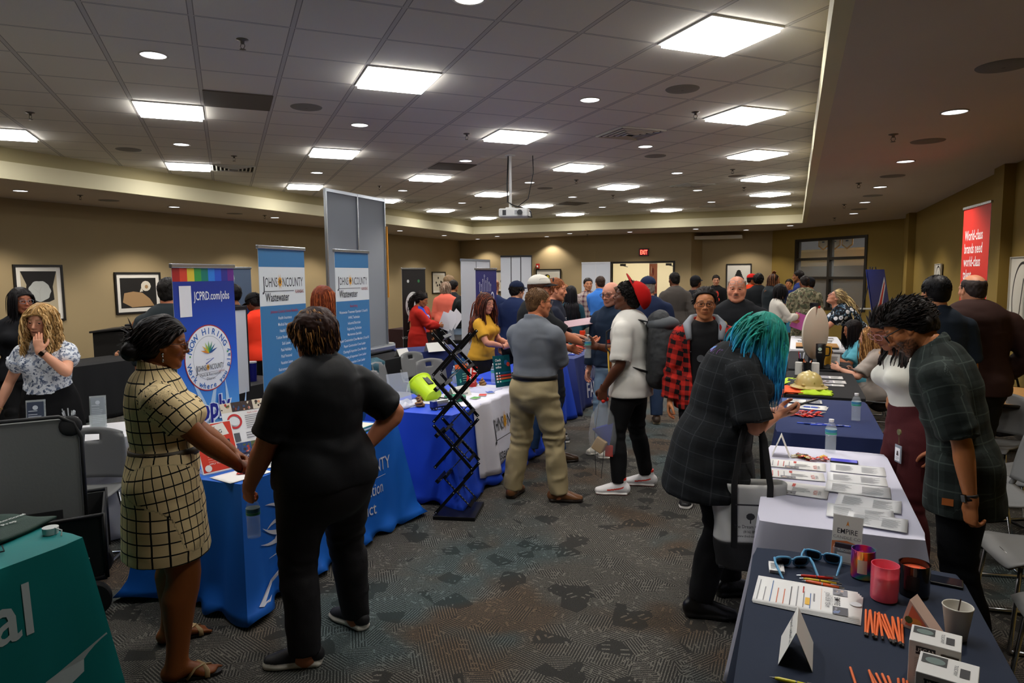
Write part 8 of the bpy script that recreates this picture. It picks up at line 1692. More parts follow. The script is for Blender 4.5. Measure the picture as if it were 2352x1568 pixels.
def backpack(c,col='2f3133'):
 s = c['s']; p0 = c['sec'](.28*s)[0]; b = c['B'][5]
 P = [Chain([p0+np.array([0,-b-.12,-.25]),p0+np.array([0,-b-.16,-.12]),p0+np.array([0,-b-.15,.08]),p0+np.array([0,-b-.11,.22])],[.16,.175,.165,.13],[.11,.15,.135,.09],k=.02,ref=3),Ell(p0+np.array([0,-b-.27,-.14]),(.13,.07,.11),k=.015)]
 V,F = surface(P,.008); V = relax(V,F,1); V = V+normals(V,F)*(.006*fbm(V*18,2,3))[:,None]; o = meshobj('backpack',V,F,M(col,.75,bump=(300,.3)),smooth=True)
 o.parent = None; m = MB().mat(M('141416',.7))
 for q in (-1,1):
  m.tube([p0+np.array([q*.08,-b-.08,.2]),p0+np.array([q*.10,-b*.2,.245]),p0+np.array([q*.11,b*1.12+.01,.12]),p0+np.array([q*.125,b*1.12+.01,-.02]),p0+np.array([q*.16,b*.1,-.15]),p0+np.array([q*.13,-b-.05,-.2])],[.022]*6,8,flat=.3,up=(0,0,1))
 m.build('shoulder_strap',parent=o,smooth=True); m = MB().mat(M('43474b',.7)); fl_ = [p0+np.array([q*.0,0,0]) for q in (0,)]
 m.ball(tuple(p0+np.array([0,-b-.14,.19])),.16,12,sz=.45,sy=.85); m.build('top_flap',parent=o,smooth=True); m = MB().mat(M('101012',.5))
 for q in (-.07,.07): m.tube([p0+np.array([q,-b-.275,.12]),p0+np.array([q,-b-.325,.0]),p0+np.array([q,-b-.335,-.1])],.009,6,flat=.4); m.box(tuple(p0+np.array([q,-b-.325,.0])),(.03,.012,.03))
 m.build('buckle_strap',parent=o,smooth='a'); o.location = c['root'].location; o.rotation_euler = c['root'].rotation_euler; return tag(o,'dark grey rolltop backpack worn by the teenager in white','backpack')
backpack(c); TEEN = c
# --- woman with turquoise hair looking at a phone
def green(tf,V,r):
 a = np.array(s2l('1f7d70')); b = np.array(s2l('2c8fc0')); d = np.array(s2l('8a4a9c')); e = np.array(s2l('1c5f96')); sd = np.clip((-V[:,1]-.02)/.06,0,1)
 t1 = np.clip((tf-.25)/.35,0,1)[:,None]; t2 = np.clip((tf-.6)/.3,0,1)[:,None]; tip = d*(sd[:,None])+e*(1-sd[:,None]); mid = b; hl = (r > .75)[:,None]
 c_ = a*(1-t1)+mid*t1; c_ = c_*(1-t2)+tip*t2; return np.where(hl,c_*1.45,c_)
c = person('woman with long turquoise and purple hair looking down at a phone',(-.40,3.83),-72,1.73,'f',lod=0,bw=1.22,bd=1.32,bust=.8,belly=.4,skin='c98a6c',lean=17,hs=1.02,
 feetw=((-.43,3.70,-78),(-.30,4.02,-60)),head=(-6,-52,0),neck=.35,ra=dict(w=(.06,.33,1.11),hint=(1,-.5,-.9),f=(-.1,.95,.12),pn=(-.25,.1,.9),curl=.4),la=dict(w=(-.06,.35,1.10),hint=(-1,-.5,-.9),f=(.35,.9,.12),pn=(.3,.1,.9),curl=.4),
 hair=dict(c='1f7d70',cf=green,len=.36,n=1300,r=.0062,line='f',K=16,part=0.0,lift=.1,fall=.34,mess=.12,wave=.009,wf=38,t=.016,rough=.003,flat=.5,clear=1,grav=(0,-.12,-1),tails=[dict(at=(q_x,-.07,.01),d=(q_x*5,-.55,-.45),L=.33,n=150,sp=.13,w=.024,r=.006,fall=.30,wave=.007,wf=30) for q_x in (-.05,.0,.05)]),
 wear=[(pants,dict(c='0f0f11',bag=.004)),(shoes,dict(c='0d0d0e',sole='131313',st='boot',hi=.16,sh=.036))])
top(c,mat=softplaid('1d2023','16181a','3a3d40',.085),ln=.92,hem=-.26,gr=.03,collar=.03,sfl=.03,amp=.02,name='overshirt',flare=.045,fs=.8); GH = c
# --- man in dark plaid shirt bending over the white table
c = person('bearded man in dark green plaid shirt leaning over the white table',(.745,3.66),76,1.80,'m',lod=0,bw=.98,bd=.98,skin='b06f42',lean=16,belly=.0,head=(0,-38,4),neck=.3,px=0,
 feetw=((.85,3.88,80),(.83,3.54,84)),la=dict(w=(-.24,-.05,.86),hint=(-.6,-1,0),f=(.1,.0,-1),pn=(.6,-.6,.1),curl=.6),ra=dict(w=(.24,-.02,.85)),beard=.92,face=dict(nose=1.1),
 hair=dict(c='120d0b',c2='241a15',len=.045,n=1400,r=.0036,line='m',lift=.12,comb=(.2,-1.2,0),mess=.2,t=.02,rough=.005,fall=.0,crown=(0,.1,.08)),
 wear=[(pants,dict(c='0e1116')),(shoes,dict(c='121212')),(glasses,dict(c='0e0e10',w=.025,h=.018,r=.0024)),(wristband,dict(key='la',c='0f0f10',face='0a0a0c',w=.012))])
top(c,mat=softplaid('2a3230','1b211f','4a5450',.12),ln=.98,hem=-.20,gr=.024,collar=.035,sfl=.014,amp=.026,name='flannel_shirt',flare=.015,fs=.8)
p = Print(.001); p.rect(-.022,-.016,.022,.016,M('b5652a',.6)); o = p.build('leather_tag',parent=c['root']); 
q_ = c['sec'](-.12*c['s']); o.matrix_local = Matrix(((0,0,-1,-q_[1]-.055),(-1,0,0,q_[0][1]+.05),(0,1,0,q_[0][2]),(0,0,0,1)))
# --- woman in white top with badge
c = person('woman in ribbed white top and maroon trousers with a hanging badge',(.69,4.68),112,1.70,'f',lod=0,bw=1.02,bd=1.05,bust=.9,skin='a9694a',lean=12,head=(10,-32,0),neck=.2,ra=dict(w=(.22,.0,.85)),la=dict(w=(-.22,.0,.85)),
 hair=dict(c='120d0d',c2='2a1d1a',len=.09,n=700,r=.005,line='f',crown=(0,.1,.08),comb=(0,-1.4,0),lift=.0,fall=.02,mess=.06,t=.014,tails=[dict(at=(q_x,-.06,-.04),d=(q_x*2,.2,-1),L=.32,n=80,sp=.15,w=.02,r=.007,fall=.4) for q_x in (-.05,.06)]),
 wear=[(pants,dict(c='4a1c20',wst=.16,bag=.01)),(shoes,dict(c='151515')),(glasses,dict(c='b9818a',w=.026,h=.02,tint=None))])
top(c,'d8d8cf',ln=.12,hem=.12,gr=.008,sfl=0,neck=.05,neckl=.44,name='white_top',amp=.004)
bd = empty('id_badge','clear badge holder on a reel clipped to maroon trousers','badge',(.475,4.53,.86),R(112)); m = MB().mat(M('9a9a70',.3,metal=.7)); m.X = Matrix.Translation((0,.03,.13)) @ Matrix.Rotation(R(90),4,'X'); m.lathe([(.0001,-.006),(.018,-.004),(.018,.004),(.0001,.006)],20,caps=False); m.X = Matrix.Identity(4); m.tube([(0,.03,.115),(.0,.028,.06)],.002,5); m.build('reel',parent=bd,smooth='a')
m = MB().mat(M('8d96a2',.2)); m.box((0,.03,0),(.068,.005,.105)); m.build('sleeve',parent=bd,bev=.002); p = Print(.0005); p.X = Matrix.Translation((0,.034,0)) @ Matrix.Rotation(R(180),4,'Z') @ Matrix.Rotation(R(90),4,'X'); p.rect(-.026,-.042,.026,.036,W_); p.poly([(-.012,-.01),(.012,-.01),(.006,.018),(-.006,.018)],M('3a3030')); p.lines(-.02,.02,-.035,-.015,3,M('8d96a2')); p.build('photo_card',parent=bd)
bd.location = (.62,4.53,.80)
# --- two men with backs turned, right
c = person('man with black hair in dark navy shirt seen from behind',(1.03,6.1),14,1.84,'m',lod=1,bw=1.12,bd=1.1,skin='c08058',head=(10,-4,0),hair=dict(c='0f0d0e',c2='1d1a1c',len=.02,n=900,line='m',lift=.25,mess=.2,t=.012,rough=.002,fall=.1),wear=[(pants,dict(c='15161a')),(shoes,{})])
top(c,'1a2430',ln=.95,hem=-.1,gr=.022,collar=.035,sfl=.015,amp=.014,name='polo_shirt'); chestprint(c,lambda p: (p.ring(0,0,.022,.004,M('b9c0c8')),p.line([(-.012,-.008),(.012,.01)],.006,M('b9c0c8'))),.1,.40,back=True,dy=.03)
c = person('heavy bald man in brown pullover seen from behind by the red banner',(1.36,6.55),6,1.85,'m',lod=1,bw=1.42,bd=1.4,belly=.6,skin='c88a68',head=(20,-4,0),ra=dict(w=(.26,.12,1.0),hint=(1,-.6,0)),hair=dict(c='3a3230',c2='6a6260',line='bald',len=.012,n=500,t=.004,r=.002),wear=[(pants,dict(c='15130f')),(shoes,{})])
top(c,'35211d',ln=1.9,hem=-.12,gr=.022,collar=.045,amp=.016,name='pullover')
# --- seated women on the right
c = person('seated blonde woman in beige tee with long hair, right side',(.92,8.6),82,1.66,'f',lod=1,skin='d29a80',lean=10,head=(10,0,0),hair=dict(c='6f4a28',c2='c99a62',hl=.55,len=.45,n=900,r=.007,line='f',K=14,part=0,fall=.5,mess=.1,wave=.012,wf=30,t=.012),ra=dict(w=(.2,.3,.72)),la=dict(w=(-.15,.42,.78),hint=(-1,-1,-1)),wear=[(pants,dict(c='4a4038')),(shoes,dict(c='d8d0c4'))],bw=1.05,**SIT)
top(c,'a39a92',ln=.85,hem=.0,gr=.024,sfl=.02,amp=.02,name='tee_shirt')
c = person('seated dark haired woman in teal shirt behind the prize wheel',(.86,9.72),92,1.68,'f',lod=1,skin='a86a48',lean=14,head=(20,-8,0),hair=dict(c='151012',len=.3,n=500,r=.007,line='f',K=12,part=0,fall=.5,mess=.1,t=.016),ra=dict(w=(.05,.40,.80),hint=(1,-1,-1)),la=dict(w=(-.15,.42,.80),hint=(-1,-1,-1),f=(1,.5,0)),wear=[(pants,dict(c='22262c')),(shoes,{})],**SIT)
top(c,'5aa6b8',ln=.8,hem=.0,gr=.02,sfl=.014,amp=.014,name='tee_shirt')
# --- blonde woman in floral dress leaning over
c = person('blonde woman with ponytail in dark floral dress leaning over the papers',(.88,11.05),98,1.74,'f',lod=1,bw=1.15,bust=.8,skin='cf8e70',lean=40,head=(0,34,0),hair=dict(c='8a7458',c2='d8c08a',hl=.7,len=.08,n=500,line='f',crown=(0,.1,.06),comb=(0,-1.4,.4),lift=.05,fall=.02,t=.01,tails=[dict(at=(0,-.11,.05),d=(0,-1,.2),L=.42,n=110,sp=.3,w=.02,r=.008,fall=.22,wave=.01)]),la=dict(w=(-.15,.75,.82),hint=(-.5,-.6,.6)),ra=dict(w=(.15,.7,.85),hint=(.5,-.6,.6)),wear=[(shoes,dict(c='1a1a1a')),(glasses,dict(c='b98a90'))])
top(c,mat=FLORAL,ln=.7,hem=-.42,gr=.02,flare=.05,sfl=.02,amp=.016,name='floral_dress')
c = person('bald man in camouflage uniform seen from behind',(.18,13.75),12,1.82,'m',lod=2,bw=1.25,bd=1.2,skin=SK5,head=(10,-6,0),la=dict(w=(-.2,.25,1.0)),ra=dict(w=(.2,.25,1.0)),hair=dict(c='1a120e',line='m',len=0,t=.001,n=0),wear=[(shoes,dict(c='6a5a44',st='boot',hi=.2))])
top(c,mat=CAMO,ln=1.9,hem=-.12,gr=.024,collar=.03,amp=.016,name='uniform_jacket'); pants(c,mat=CAMO,bag=.02)
c = person('woman in knee length white dress holding a pink sheet',(-.30,12.9),-66,1.67,'f',lod=1,bw=.98,skin='bf7f5e',head=(-10,-14,0),hair=dict(c='100d0e',c2='1f1a1c',len=.20,n=600,r=.007,line='f',K=10,part=0,fall=.4,mess=.15,t=.022,clear=1),ra=dict(w=(.04,.36,1.10),hint=(1,-.8,-.6),curl=.8),la=dict(w=(-.08,.34,1.02),hint=(-1,-.8,-.6)),wear=[(shoes,dict(c='b98a62',sole='a87a52',hi=.05,st='flat'))])
top(c,'c9c4ba',ln=1.75,hem=-.42,gr=.014,flare=.05,sfl=.02,amp=.014,name='dress',neck=.02); WD = c
c = person('person with long locs in dark tee and black trousers by the far table',(-.47,15.2),-72,1.84,'m',lod=2,skin=SK4,bw=1.15,head=(-20,-6,0),hair=dict(c='2a1810',c2='7a4a2a',hl=.6,len=.28,n=170,r=.012,line='f',K=10,fall=.5,flat=.9,mess=.1,t=.015,wave=.004,blunt=1),la=dict(w=(-.12,.10,1.78),hint=(-1,.4,.2),f=(.3,-.1,.9)),ra=dict(w=(.12,.42,1.02),hint=(1,-1,-.5)),wear=[(pants,dict(c='121214',bag=.03)),(shoes,dict(c='17120f',sole='221a14'))])
top(c,'20262a',ln=.95,hem=-.16,gr=.03,sfl=.02,amp=.02,name='tee_shirt')
LOC = c
c = person('person in black tee with black curly hair, back turned, far right',(-.75,16.2),10,1.84,'m',lod=2,skin=SK4,bw=1.1,hair=dict(c='0f0c0b',len=.05,n=500,line='f',lift=.9,mess=.8,t=.03,rough=.012),wear=[(top,dict(c='17191c',ln=.95,gr=.026)),(pants,dict(c='1a1b20')),(shoes,{})])
c = person('person in orange red tee and red cap at the far right',(-1.0,17.2),-60,1.84,'m',lod=2,skin=SK4,bw=1.05,head=(-30,-4,0),hair=dict(c='130e0c',len=.02,n=200),wear=[(top,dict(c='e0401c',ln=.95,gr=.026)),(pants,dict(c='22242a')),(shoes,{}),(cap,dict(c='c8201c',brim='c8201c'))])
c = person('young man with glasses in black tee with red print, far back',(-1.85,18.0),188,1.83,'m',lod=2,skin=SK1,head=(0,-8,0),hair=dict(c='1c1411',len=.03,n=400,lift=.6),wear=[(top,dict(c='131315',ln=.9,gr=.02)),(pants,dict(c='22242a')),(shoes,{}),(glasses,{})])
chestprint(c,lambda p: (p.disc(0,.02,.07,M('d8402c'),12,.09),p.disc(.02,-.12,.08,M('d8402c'),10,.06),p.disc(0,.02,.02,BLK,8)),0,.32,dy=.035)
c = person('bald man with mustache in black polo with gold badge emblem',(-.52,7.0),182,1.85,'m',lod=0,vh=.0032,bw=1.25,bd=1.25,belly=.5,skin='cf8a6c',head=(0,-3,0),mustache='5a4a40',browc='8a7466',hair=dict(c='8a7868',c2='a89888',line='bald',len=.006,n=300,t=.002,r=.0015),face=dict(fat=1,nose=1.15),wear=[(pants,dict(c='14151a')),(shoes,{}),(belt,dict(l=.09))])
top(c,'14161a',ln=.98,tuck=1,gr=.03,collar=.04,sfl=.02,amp=.02,name='polo_shirt'); G2 = M('b99a4a',.5)
chestprint(c,lambda p: (p.ring(0,0,.033,.006,G2,20),p.disc(0,0,.02,G2,6),[p.disc(-.025+.025*i,-.055,.005,G2,5) for i in range(3)]),-.105,.36,dy=.034,name='embroidered_badge')
chestprint(c,lambda p: p.lines(-.055,.055,-.03,.03,2,G2,h=.4),.1,.36,dy=.034,name='embroidered_name')
mg_ = glasses(c,'b9bcc0',up=0,z=.004); mg_.location = (0,0,.072); mg_.name = 'glasses_on_head'
c = person('young man with glasses in red and black flannel over black tee',(-.66,5.62),190,1.76,'m',lod=0,skin='b9784f',head=(-2,-3,0),bw=.98,hair=dict(c='120d0c',c2='231a18',len=.07,n=900,r=.0045,line='high',crown=(0,.12,.06),comb=(0,-1.6,0),lift=-.02,fall=.04,mess=.08,t=.014,rough=.003),face=dict(jaw=.93,lip=1.15),browc='1a1210',wear=[(pants,dict(c='17181c')),(shoes,{}),(glasses,dict(c='15151a',w=.027,h=.017))])
top(c,'131315',ln=.4,gr=.012,name='tee_shirt'); chestprint(c,lambda p: (p.rect(-.13,.055,.13,.085,M('3a3a3e')),p.line([(-.12,.0),(.12,.01)],.006,M('6a6c70')),p.disc(-.03,-.05,.03,M('55585c'),12)),0,.30,dy=.02)
top(c,mat=buffalo('b3241a','151112',.075),ln=1.95,hem=-.16,gr=.034,open_w=.075,sfl=.012,amp=.02,name='flannel_overshirt',flare=.02); RF = c
nb = c['nb']; hd_ = [nb+np.array([x,y,z]) for x,y,z in ((-.12,.12,-.12),(-.135,.04,-.01),(-.09,-.06,.03),(0,-.10,.04),(.09,-.06,.03),(.135,.04,-.01),(.12,.12,-.12))]
m = MB().mat(M('8a8f96',.9,bump=(300,.3))); m.tube(hd_,[.022,.034,.036,.038,.036,.034,.022],10); m.build('grey_hood',parent=c['root'],smooth=True)
c = person('man in grey suit jacket and pale trousers walking away',(-1.93,12.2),28,1.90,'m',lod=1,skin=SK5,bw=1.08,head=(10,-4,0),hair=dict(c='120d0b',line='m',len=.008,n=400,t=.004),ra=dict(w=(.3,-.1,.86)),la=dict(w=(-.34,.05,.88)),wear=[(pants,dict(c='a8a49c',bag=.012)),(shoes,dict(c='2a1c12'))])
top(c,'4a4541',ln=1.95,hem=-.17,gr=.024,collar=.03,sfl=.01,amp=.012,name='suit_jacket',flare=.02)
c = person('person in black cap behind the man in the grey suit',(-1.78,13.4),-30,1.82,'m',lod=2,skin=SK5,wear=[(top,dict(c='1c1d22',ln=1.9)),(pants,dict(c='1c1d22')),(shoes,{}),(cap,dict(c='15151a',brim='15151a'))],hair=dict(c='120d0b',len=.05,n=200,t=.012))
c = person('man in navy polo and dark cap behind the teenager with the backpack',(-1.66,8.45),22,1.83,'m',lod=1,bw=1.25,bd=1.2,belly=.3,skin='c98a68',head=(10,-4,0),hair=dict(c='8a8078',len=.012,n=300,line='m',t=.004),wear=[(pants,dict(c='2a3a55',bag=.01)),(shoes,dict(c='3a2c20',sole='8a7a60'))])
top(c,'1c2744',ln=.95,hem=-.08,gr=.024,collar=.035,sfl=.015,amp=.016,name='polo_shirt'); cap(c,'1c2744','1c2744')
c = person('bald man in glasses and navy vest behind the red capped teenager',(-1.72,6.95),160,1.80,'m',lod=0,vh=.0032,bw=1.06,skin='cf9078',head=(0,-8,0),beard=.35,hair=dict(c='6a5648',line='bald',len=.008,n=300,t=.003,r=.0018),face=dict(fat=.3),wear=[(pants,dict(c='6f87a0')),(shoes,dict(c='b9b5a8',sole='d8d4c8')),(glasses,dict(c='16161a',w=.026,h=.017,r=.002))],feetw=((-1.84,6.9,150),(-1.62,6.72,110)))
top(c,'1b2a3e',ln=1.9,hem=-.06,gr=.026,collar=.04,amp=.014,name='navy_vest')
c = person('man in white and black cap with black shirt gesturing beside the navy table',(-2.40,6.38),-62,1.86,'m',lod=0,vh=.0035,bw=1.25,bd=1.25,belly=.5,skin='c27a5a',head=(-12,-4,0),ra=dict(w=(.15,.50,1.18),hint=(1,-.6,-.6),f=(.1,.95,.15),pn=(-.3,.1,.9),curl=[.3,.6,.7,.7],thumb=0),la=dict(w=(-.1,.38,1.12)),hair=dict(c='4a2c1a',line='m',len=.02,n=300),feetw=((-2.13,6.36,-50),(-2.46,6.42,10)),wear=[(pants,dict(c='33507a',bag=.012,amp=.02)),(shoes,dict(c='4a3420',sole='241c14',st='boot',hi=.14))])
top(c,'131518',ln=.98,hem=-.1,gr=.028,sfl=.025,amp=.022,name='black_shirt',collar=.035); cp = cap(c,'d3cfc4','17171a',label='white crowned cap with black brim and sunglasses'); sg = glasses(c,'101012',tint='1a1a20',w=.028,h=.017,name='sunglasses'); sg.location = (c['Rh']@np.array([0,.012,.095]))*c['hs']
c = person('young ginger haired man in navy polo at the navy table',(-2.52,7.22),-66,1.84,'m',lod=1,vh=.0033,bw=1.1,skin='cf8a6a',head=(-4,-6,0),beard=.2,hair=dict(c='7a4424',c2='a0643a',len=.022,n=600,line='m',lift=.5,t=.006),browc='7a4424',wear=[(pants,dict(c='2c3038')),(shoes,{})],ra=dict(w=(.1,.42,1.15)))
top(c,'171c2c',ln=.95,gr=.024,collar=.035,amp=.014,name='polo_shirt'); chestprint(c,lambda p: p.lines(-.04,.04,-.015,.015,2,M('c9ccd4')),-.1,.37,dy=.03)
c = person('young woman in mustard yellow top with long auburn hair and clasped hands',(-3.50,7.50),-84,1.65,'f',lod=0,vh=.003,bw=1.12,bd=1.15,bust=1.0,belly=.3,skin='c9886c',head=(-22,-8,0),hs=1.06,ra=dict(w=(.10,.33,1.02),hint=(1,-.5,-.5),f=(-.7,.7,.3),pn=(-.5,-.6,0),curl=.6),la=dict(w=(-.03,.34,1.04),hint=(-1,-.5,-.5),f=(.7,.7,.2),pn=(.5,-.6,0),curl=.6),lipc='a04a44',
 hair=dict(c='3a1a12',c2='7a3a22',hl=.35,len=.5,n=900,r=.0075,line='f',K=15,crown=(0,.08,.1),comb=(0,-1.0,.1),fall=.42,lift=.1,mess=.12,wave=.012,wf=32,t=.014),wear=[(pants,dict(c='141416')),(shoes,{})])
top(c,'c9962e',ln=.72,hem=-.04,gr=.014,sfl=.012,neck=.05,neckl=.455,amp=.014,name='yellow_top')
m = MB().mat(M('b98a4a',.4)); q_ = c['hc']+c['Rh']@np.array([0,-.075,.115])*c['hs']; m.tube([tuple(q_+np.array([.02*math.cos(t),-.01,.014*math.sin(t)])) for t in np.linspace(0,5.5,12)],.005,6); m.build('hair_claw',parent=c['root'],smooth=True)
c = person('man in navy polo and navy cap behind the yellow top woman',(-3.62,8.85),-8,1.78,'m',lod=1,bw=1.15,skin=SK1,head=(-24,-6,0),hair=dict(c='17110e',line='f',len=.05,n=400,t=.014,mess=.6,wave=.006),wear=[(pants,dict(c='22242a')),(shoes,{})],ra=dict(w=(.28,.1,.9)))
top(c,'1c2a50',ln=.9,gr=.024,collar=.035,amp=.014,name='polo_shirt'); cap(c,'18223c','18223c')
c = person('balding man in navy polo beside the white folding panels',(-4.45,10.0),10,1.82,'m',lod=2,skin=SK1,hair=dict(c='8a5a40',line='bald',len=.01,n=200,t=.003),wear=[(top,dict(c='1c2a50',ln=.9)),(pants,dict(c='22242a')),(shoes,{})])
c = person('woman with very long black hair in teal top, seen from behind',(-3.42,10.85),20,1.68,'f',lod=1,skin=SK3,hair=dict(c='0e0c10',c2='1c1a20',len=.55,n=700,r=.008,line='f',K=14,fall=.5,mess=.08,t=.016),wear=[(top,dict(c='173a48',ln=1.2)),(pants,dict(c='17181c')),(shoes,{})])
c = person('woman with reddish blonde hair in dark top, far back centre',(-3.85,11.7),-120,1.70,'f',lod=2,skin=SK1,hair=dict(c='8a5a34',c2='b98a54',hl=.5,len=.25,n=400,r=.008,line='f',fall=.45,part=0),wear=[(top,dict(c='141a26',ln=.9)),(pants,dict(c='17181c')),(shoes,{})])
c = person('man in bright blue polo with arms folded, back turned',(-3.32,12.3),-8,1.84,'m',lod=1,bw=1.08,skin='b87a58',head=(40,-4,0),la=dict(w=(.05,.24,1.12),hint=(-1,-.3,-.5)),ra=dict(w=(-.05,.26,1.1),hint=(1,-.3,-.5)),hair=dict(c='33231a',c2='4a3526',line='m',len=.02,n=500,t=.006),beard=.5,wear=[(pants,dict(c='17181c')),(shoes,{}),(belt,{})])
top(c,'3f7fd8',ln=.9,tuck=1,gr=.022,collar=.035,sfl=.012,amp=.018,name='polo_shirt')
c = person('man in plaid shirt behind the blue polo man',(-3.85,13.3),-150,1.80,'m',lod=2,skin=SK2,hair=dict(c='1c1411',len=.02,n=200),wear=[(top,dict(mat=softplaid('b9a8a0','5a3a48','2a2a30',.1),ln=1.5)),(pants,dict(c='33405a')),(shoes,{})])
c = person('seated bearded man in grey blazer behind the navy table',(-2.95,10.95),190,1.76,'m',lod=1,skin=SK3,beard=.7,lean=16,head=(0,-22,0),hair=dict(c='3a2618',line='m',len=.02,n=400),ra=dict(w=(.15,.4,.8),hint=(1,-1,-1)),la=dict(w=(-.15,.4,.8),hint=(-1,-1,-1)),wear=[(pants,dict(c='22242a')),(shoes,{})],**SIT)
top(c,'22306a',ln=0,gr=.014,hem=.02,name='blue_shirt'); top(c,'4a4a44',ln=1.9,hem=.0,gr=.028,open_w=.05,name='blazer')
c = person('seated person with blonde hair facing away behind the navy table',(-2.35,11.4),10,1.62,'f',lod=2,skin=SK1,hair=dict(c='c9a562',c2='e0c88a',hl=.5,len=.16,n=300,r=.008,line='f',fall=.4),wear=[(top,dict(c='8a8a8c',ln=.9,hem=.0)),(pants,dict(c='22242a')),(shoes,{})],**SIT)
# --- left background
c = person('woman in red cardigan and blue tee reading white papers',(-5.93,10.15),-58,1.58,'f',lod=1,bw=1.15,bust=.9,skin='a8683f',head=(-14,-18,0),hs=1.08,vh=.004,hair=dict(c='150f0e',c2='241a17',len=.1,n=400,line='f',crown=(0,.1,.06),comb=(0,-1.4,.3),lift=.04,fall=.02,t=.012,tails=[dict(at=(0,-.11,.03),d=(0,-1,.1),L=.32,n=70,sp=.25,w=.02,r=.009,fall=.35)]),ra=dict(w=(.06,.36,1.02),hint=(1,-.5,-.8),curl=.6),la=dict(w=(-.12,.38,1.0),hint=(-1,-.5,-.8),curl=.6),wear=[(pants,dict(c='17181c')),(shoes,{})])
top(c,'2a4fc8',ln=.4,gr=.014,hem=-.1,name='blue_tee'); chestprint(c,lambda p: p.text('KANSAS',0,0,.07,M('e4e8f2'),bold=.012),0,.34,dy=.05); top(c,'b8261c',ln=1.9,hem=-.24,gr=.028,open_w=.09,amp=.014,name='red_cardigan',flare=.02); RC = c
c = person('woman in dark sweater and red top behind the red cardigan woman',(-6.5,11.2),-120,1.58,'f',lod=2,skin=SK3,hair=dict(c='1c1411',len=.2,n=200,line='f',fall=.4,part=0,r=.008),wear=[(top,dict(c='c83a30',ln=.9)),(pants,dict(c='17181c')),(shoes,{})])
c = person('grey haired woman in coral top seen from behind',(-6.72,12.65),20,1.73,'f',lod=1,bw=1.2,skin=SK1,hair=dict(c='8a6f5c',c2='b9a490',hl=.5,len=.14,n=600,r=.007,line='f',fall=.3,mess=.4,t=.02,wave=.005),wear=[(top,dict(c='e8705c',ln=1.3,gr=.026)),(pants,dict(c='17181c')),(shoes,{})])
c = person('man in black sweater bending towards leaflets',(-6.05,11.85),-70,1.70,'m',lod=1,bw=1.1,skin=SK1,lean=14,head=(-4,-34,0),hair=dict(c='1c1512',c2='2c221c',len=.05,n=600,line='m',comb=(0,.6,0),t=.014),ra=dict(w=(.1,.42,1.02),hint=(1,-.5,-.8)),la=dict(w=(-.1,.42,1.02),hint=(-1,-.5,-.8)),wear=[(pants,dict(c='7f93a8')),(shoes,{})])
top(c,'15191a',ln=1.9,hem=-.06,gr=.026,name='black_sweater')
c = person('dark haired man behind the coral top woman',(-6.9,13.3),-20,1.76,'m',lod=2,skin=SK3,hair=dict(c='15100e',len=.03,n=300,t=.02),wear=[(top,dict(c='22262a',ln=1.9)),(pants,dict(c='22242a')),(shoes,{})])
c = person('person in beige hooded top beside the display panels, far left',(-7.6,14.4),-50,1.86,'m',lod=2,skin=SK4,hair=dict(c='8a7054',c2='8a7054',len=0,n=0,t=.03,line='low'),wear=[(top,dict(c='4a5a58',ln=1.9)),(pants,dict(c='33302c')),(shoes,{})])
c = person('woman with auburn hair seen from behind between the wastewater banners',(-4.55,5.82),18,1.77,'f',lod=1,skin=SK1,head=(-30,0,0),hair=dict(c='6a2c14',c2='a5552c',hl=.4,len=.3,n=800,r=.007,line='f',K=12,fall=.4,mess=.12,t=.02,wave=.005),wear=[(top,dict(c='1c1d22',ln=1.9)),(pants,dict(c='17181c')),(shoes,{})])
c = person('person in bright red polo and black cap bending beside the banners',(-6.0,6.55),70,1.70,'m',lod=1,vh=.0045,skin='5a3018',lean=12,head=(20,-26,0),bw=1.08,hair=dict(c='120d0b',len=.03,n=300,t=.008,tails=[dict(at=(0,-.12,.02),d=(0,-1,0),L=.07,n=80,sp=.9,w=.02,r=.006,fall=.05,wave=.01)]),ra=dict(w=(.12,.32,.95)),la=dict(w=(-.16,.34,.92),hint=(-1,-1,-.4),curl=.7),wear=[(pants,dict(c='141416')),(shoes,{})])
top(c,'e4361c',ln=.8,gr=.024,amp=.018,name='red_polo'); cap(c,'141416','141416'); chestprint(c,lambda p: p.lines(-.05,.05,-.03,.03,3,W_),-.08,.34,dy=.03)
c = person('person with dark hair partly hidden by the park district banner',(-6.75,6.9),120,1.78,'f',lod=2,skin=SK4,hair=dict(c='120e0d',len=.06,n=300,t=.02,mess=.5),wear=[(top,dict(c='1c2028',ln=1.5)),(pants,dict(c='141416')),(shoes,{})])
c = person('man in dark shirt with short black hair behind the park banner',(-5.12,4.42),22,1.88,'m',lod=1,bw=1.2,skin='c07a5a',hair=dict(c='15110f',line='m',len=.015,n=700,t=.005),ra=dict(w=(.3,.05,.86)),wear=[(pants,dict(c='15161a')),(shoes,{})])
top(c,'20282c',ln=1.1,hem=-.1,gr=.024,collar=.035,amp=.014,name='dark_shirt')
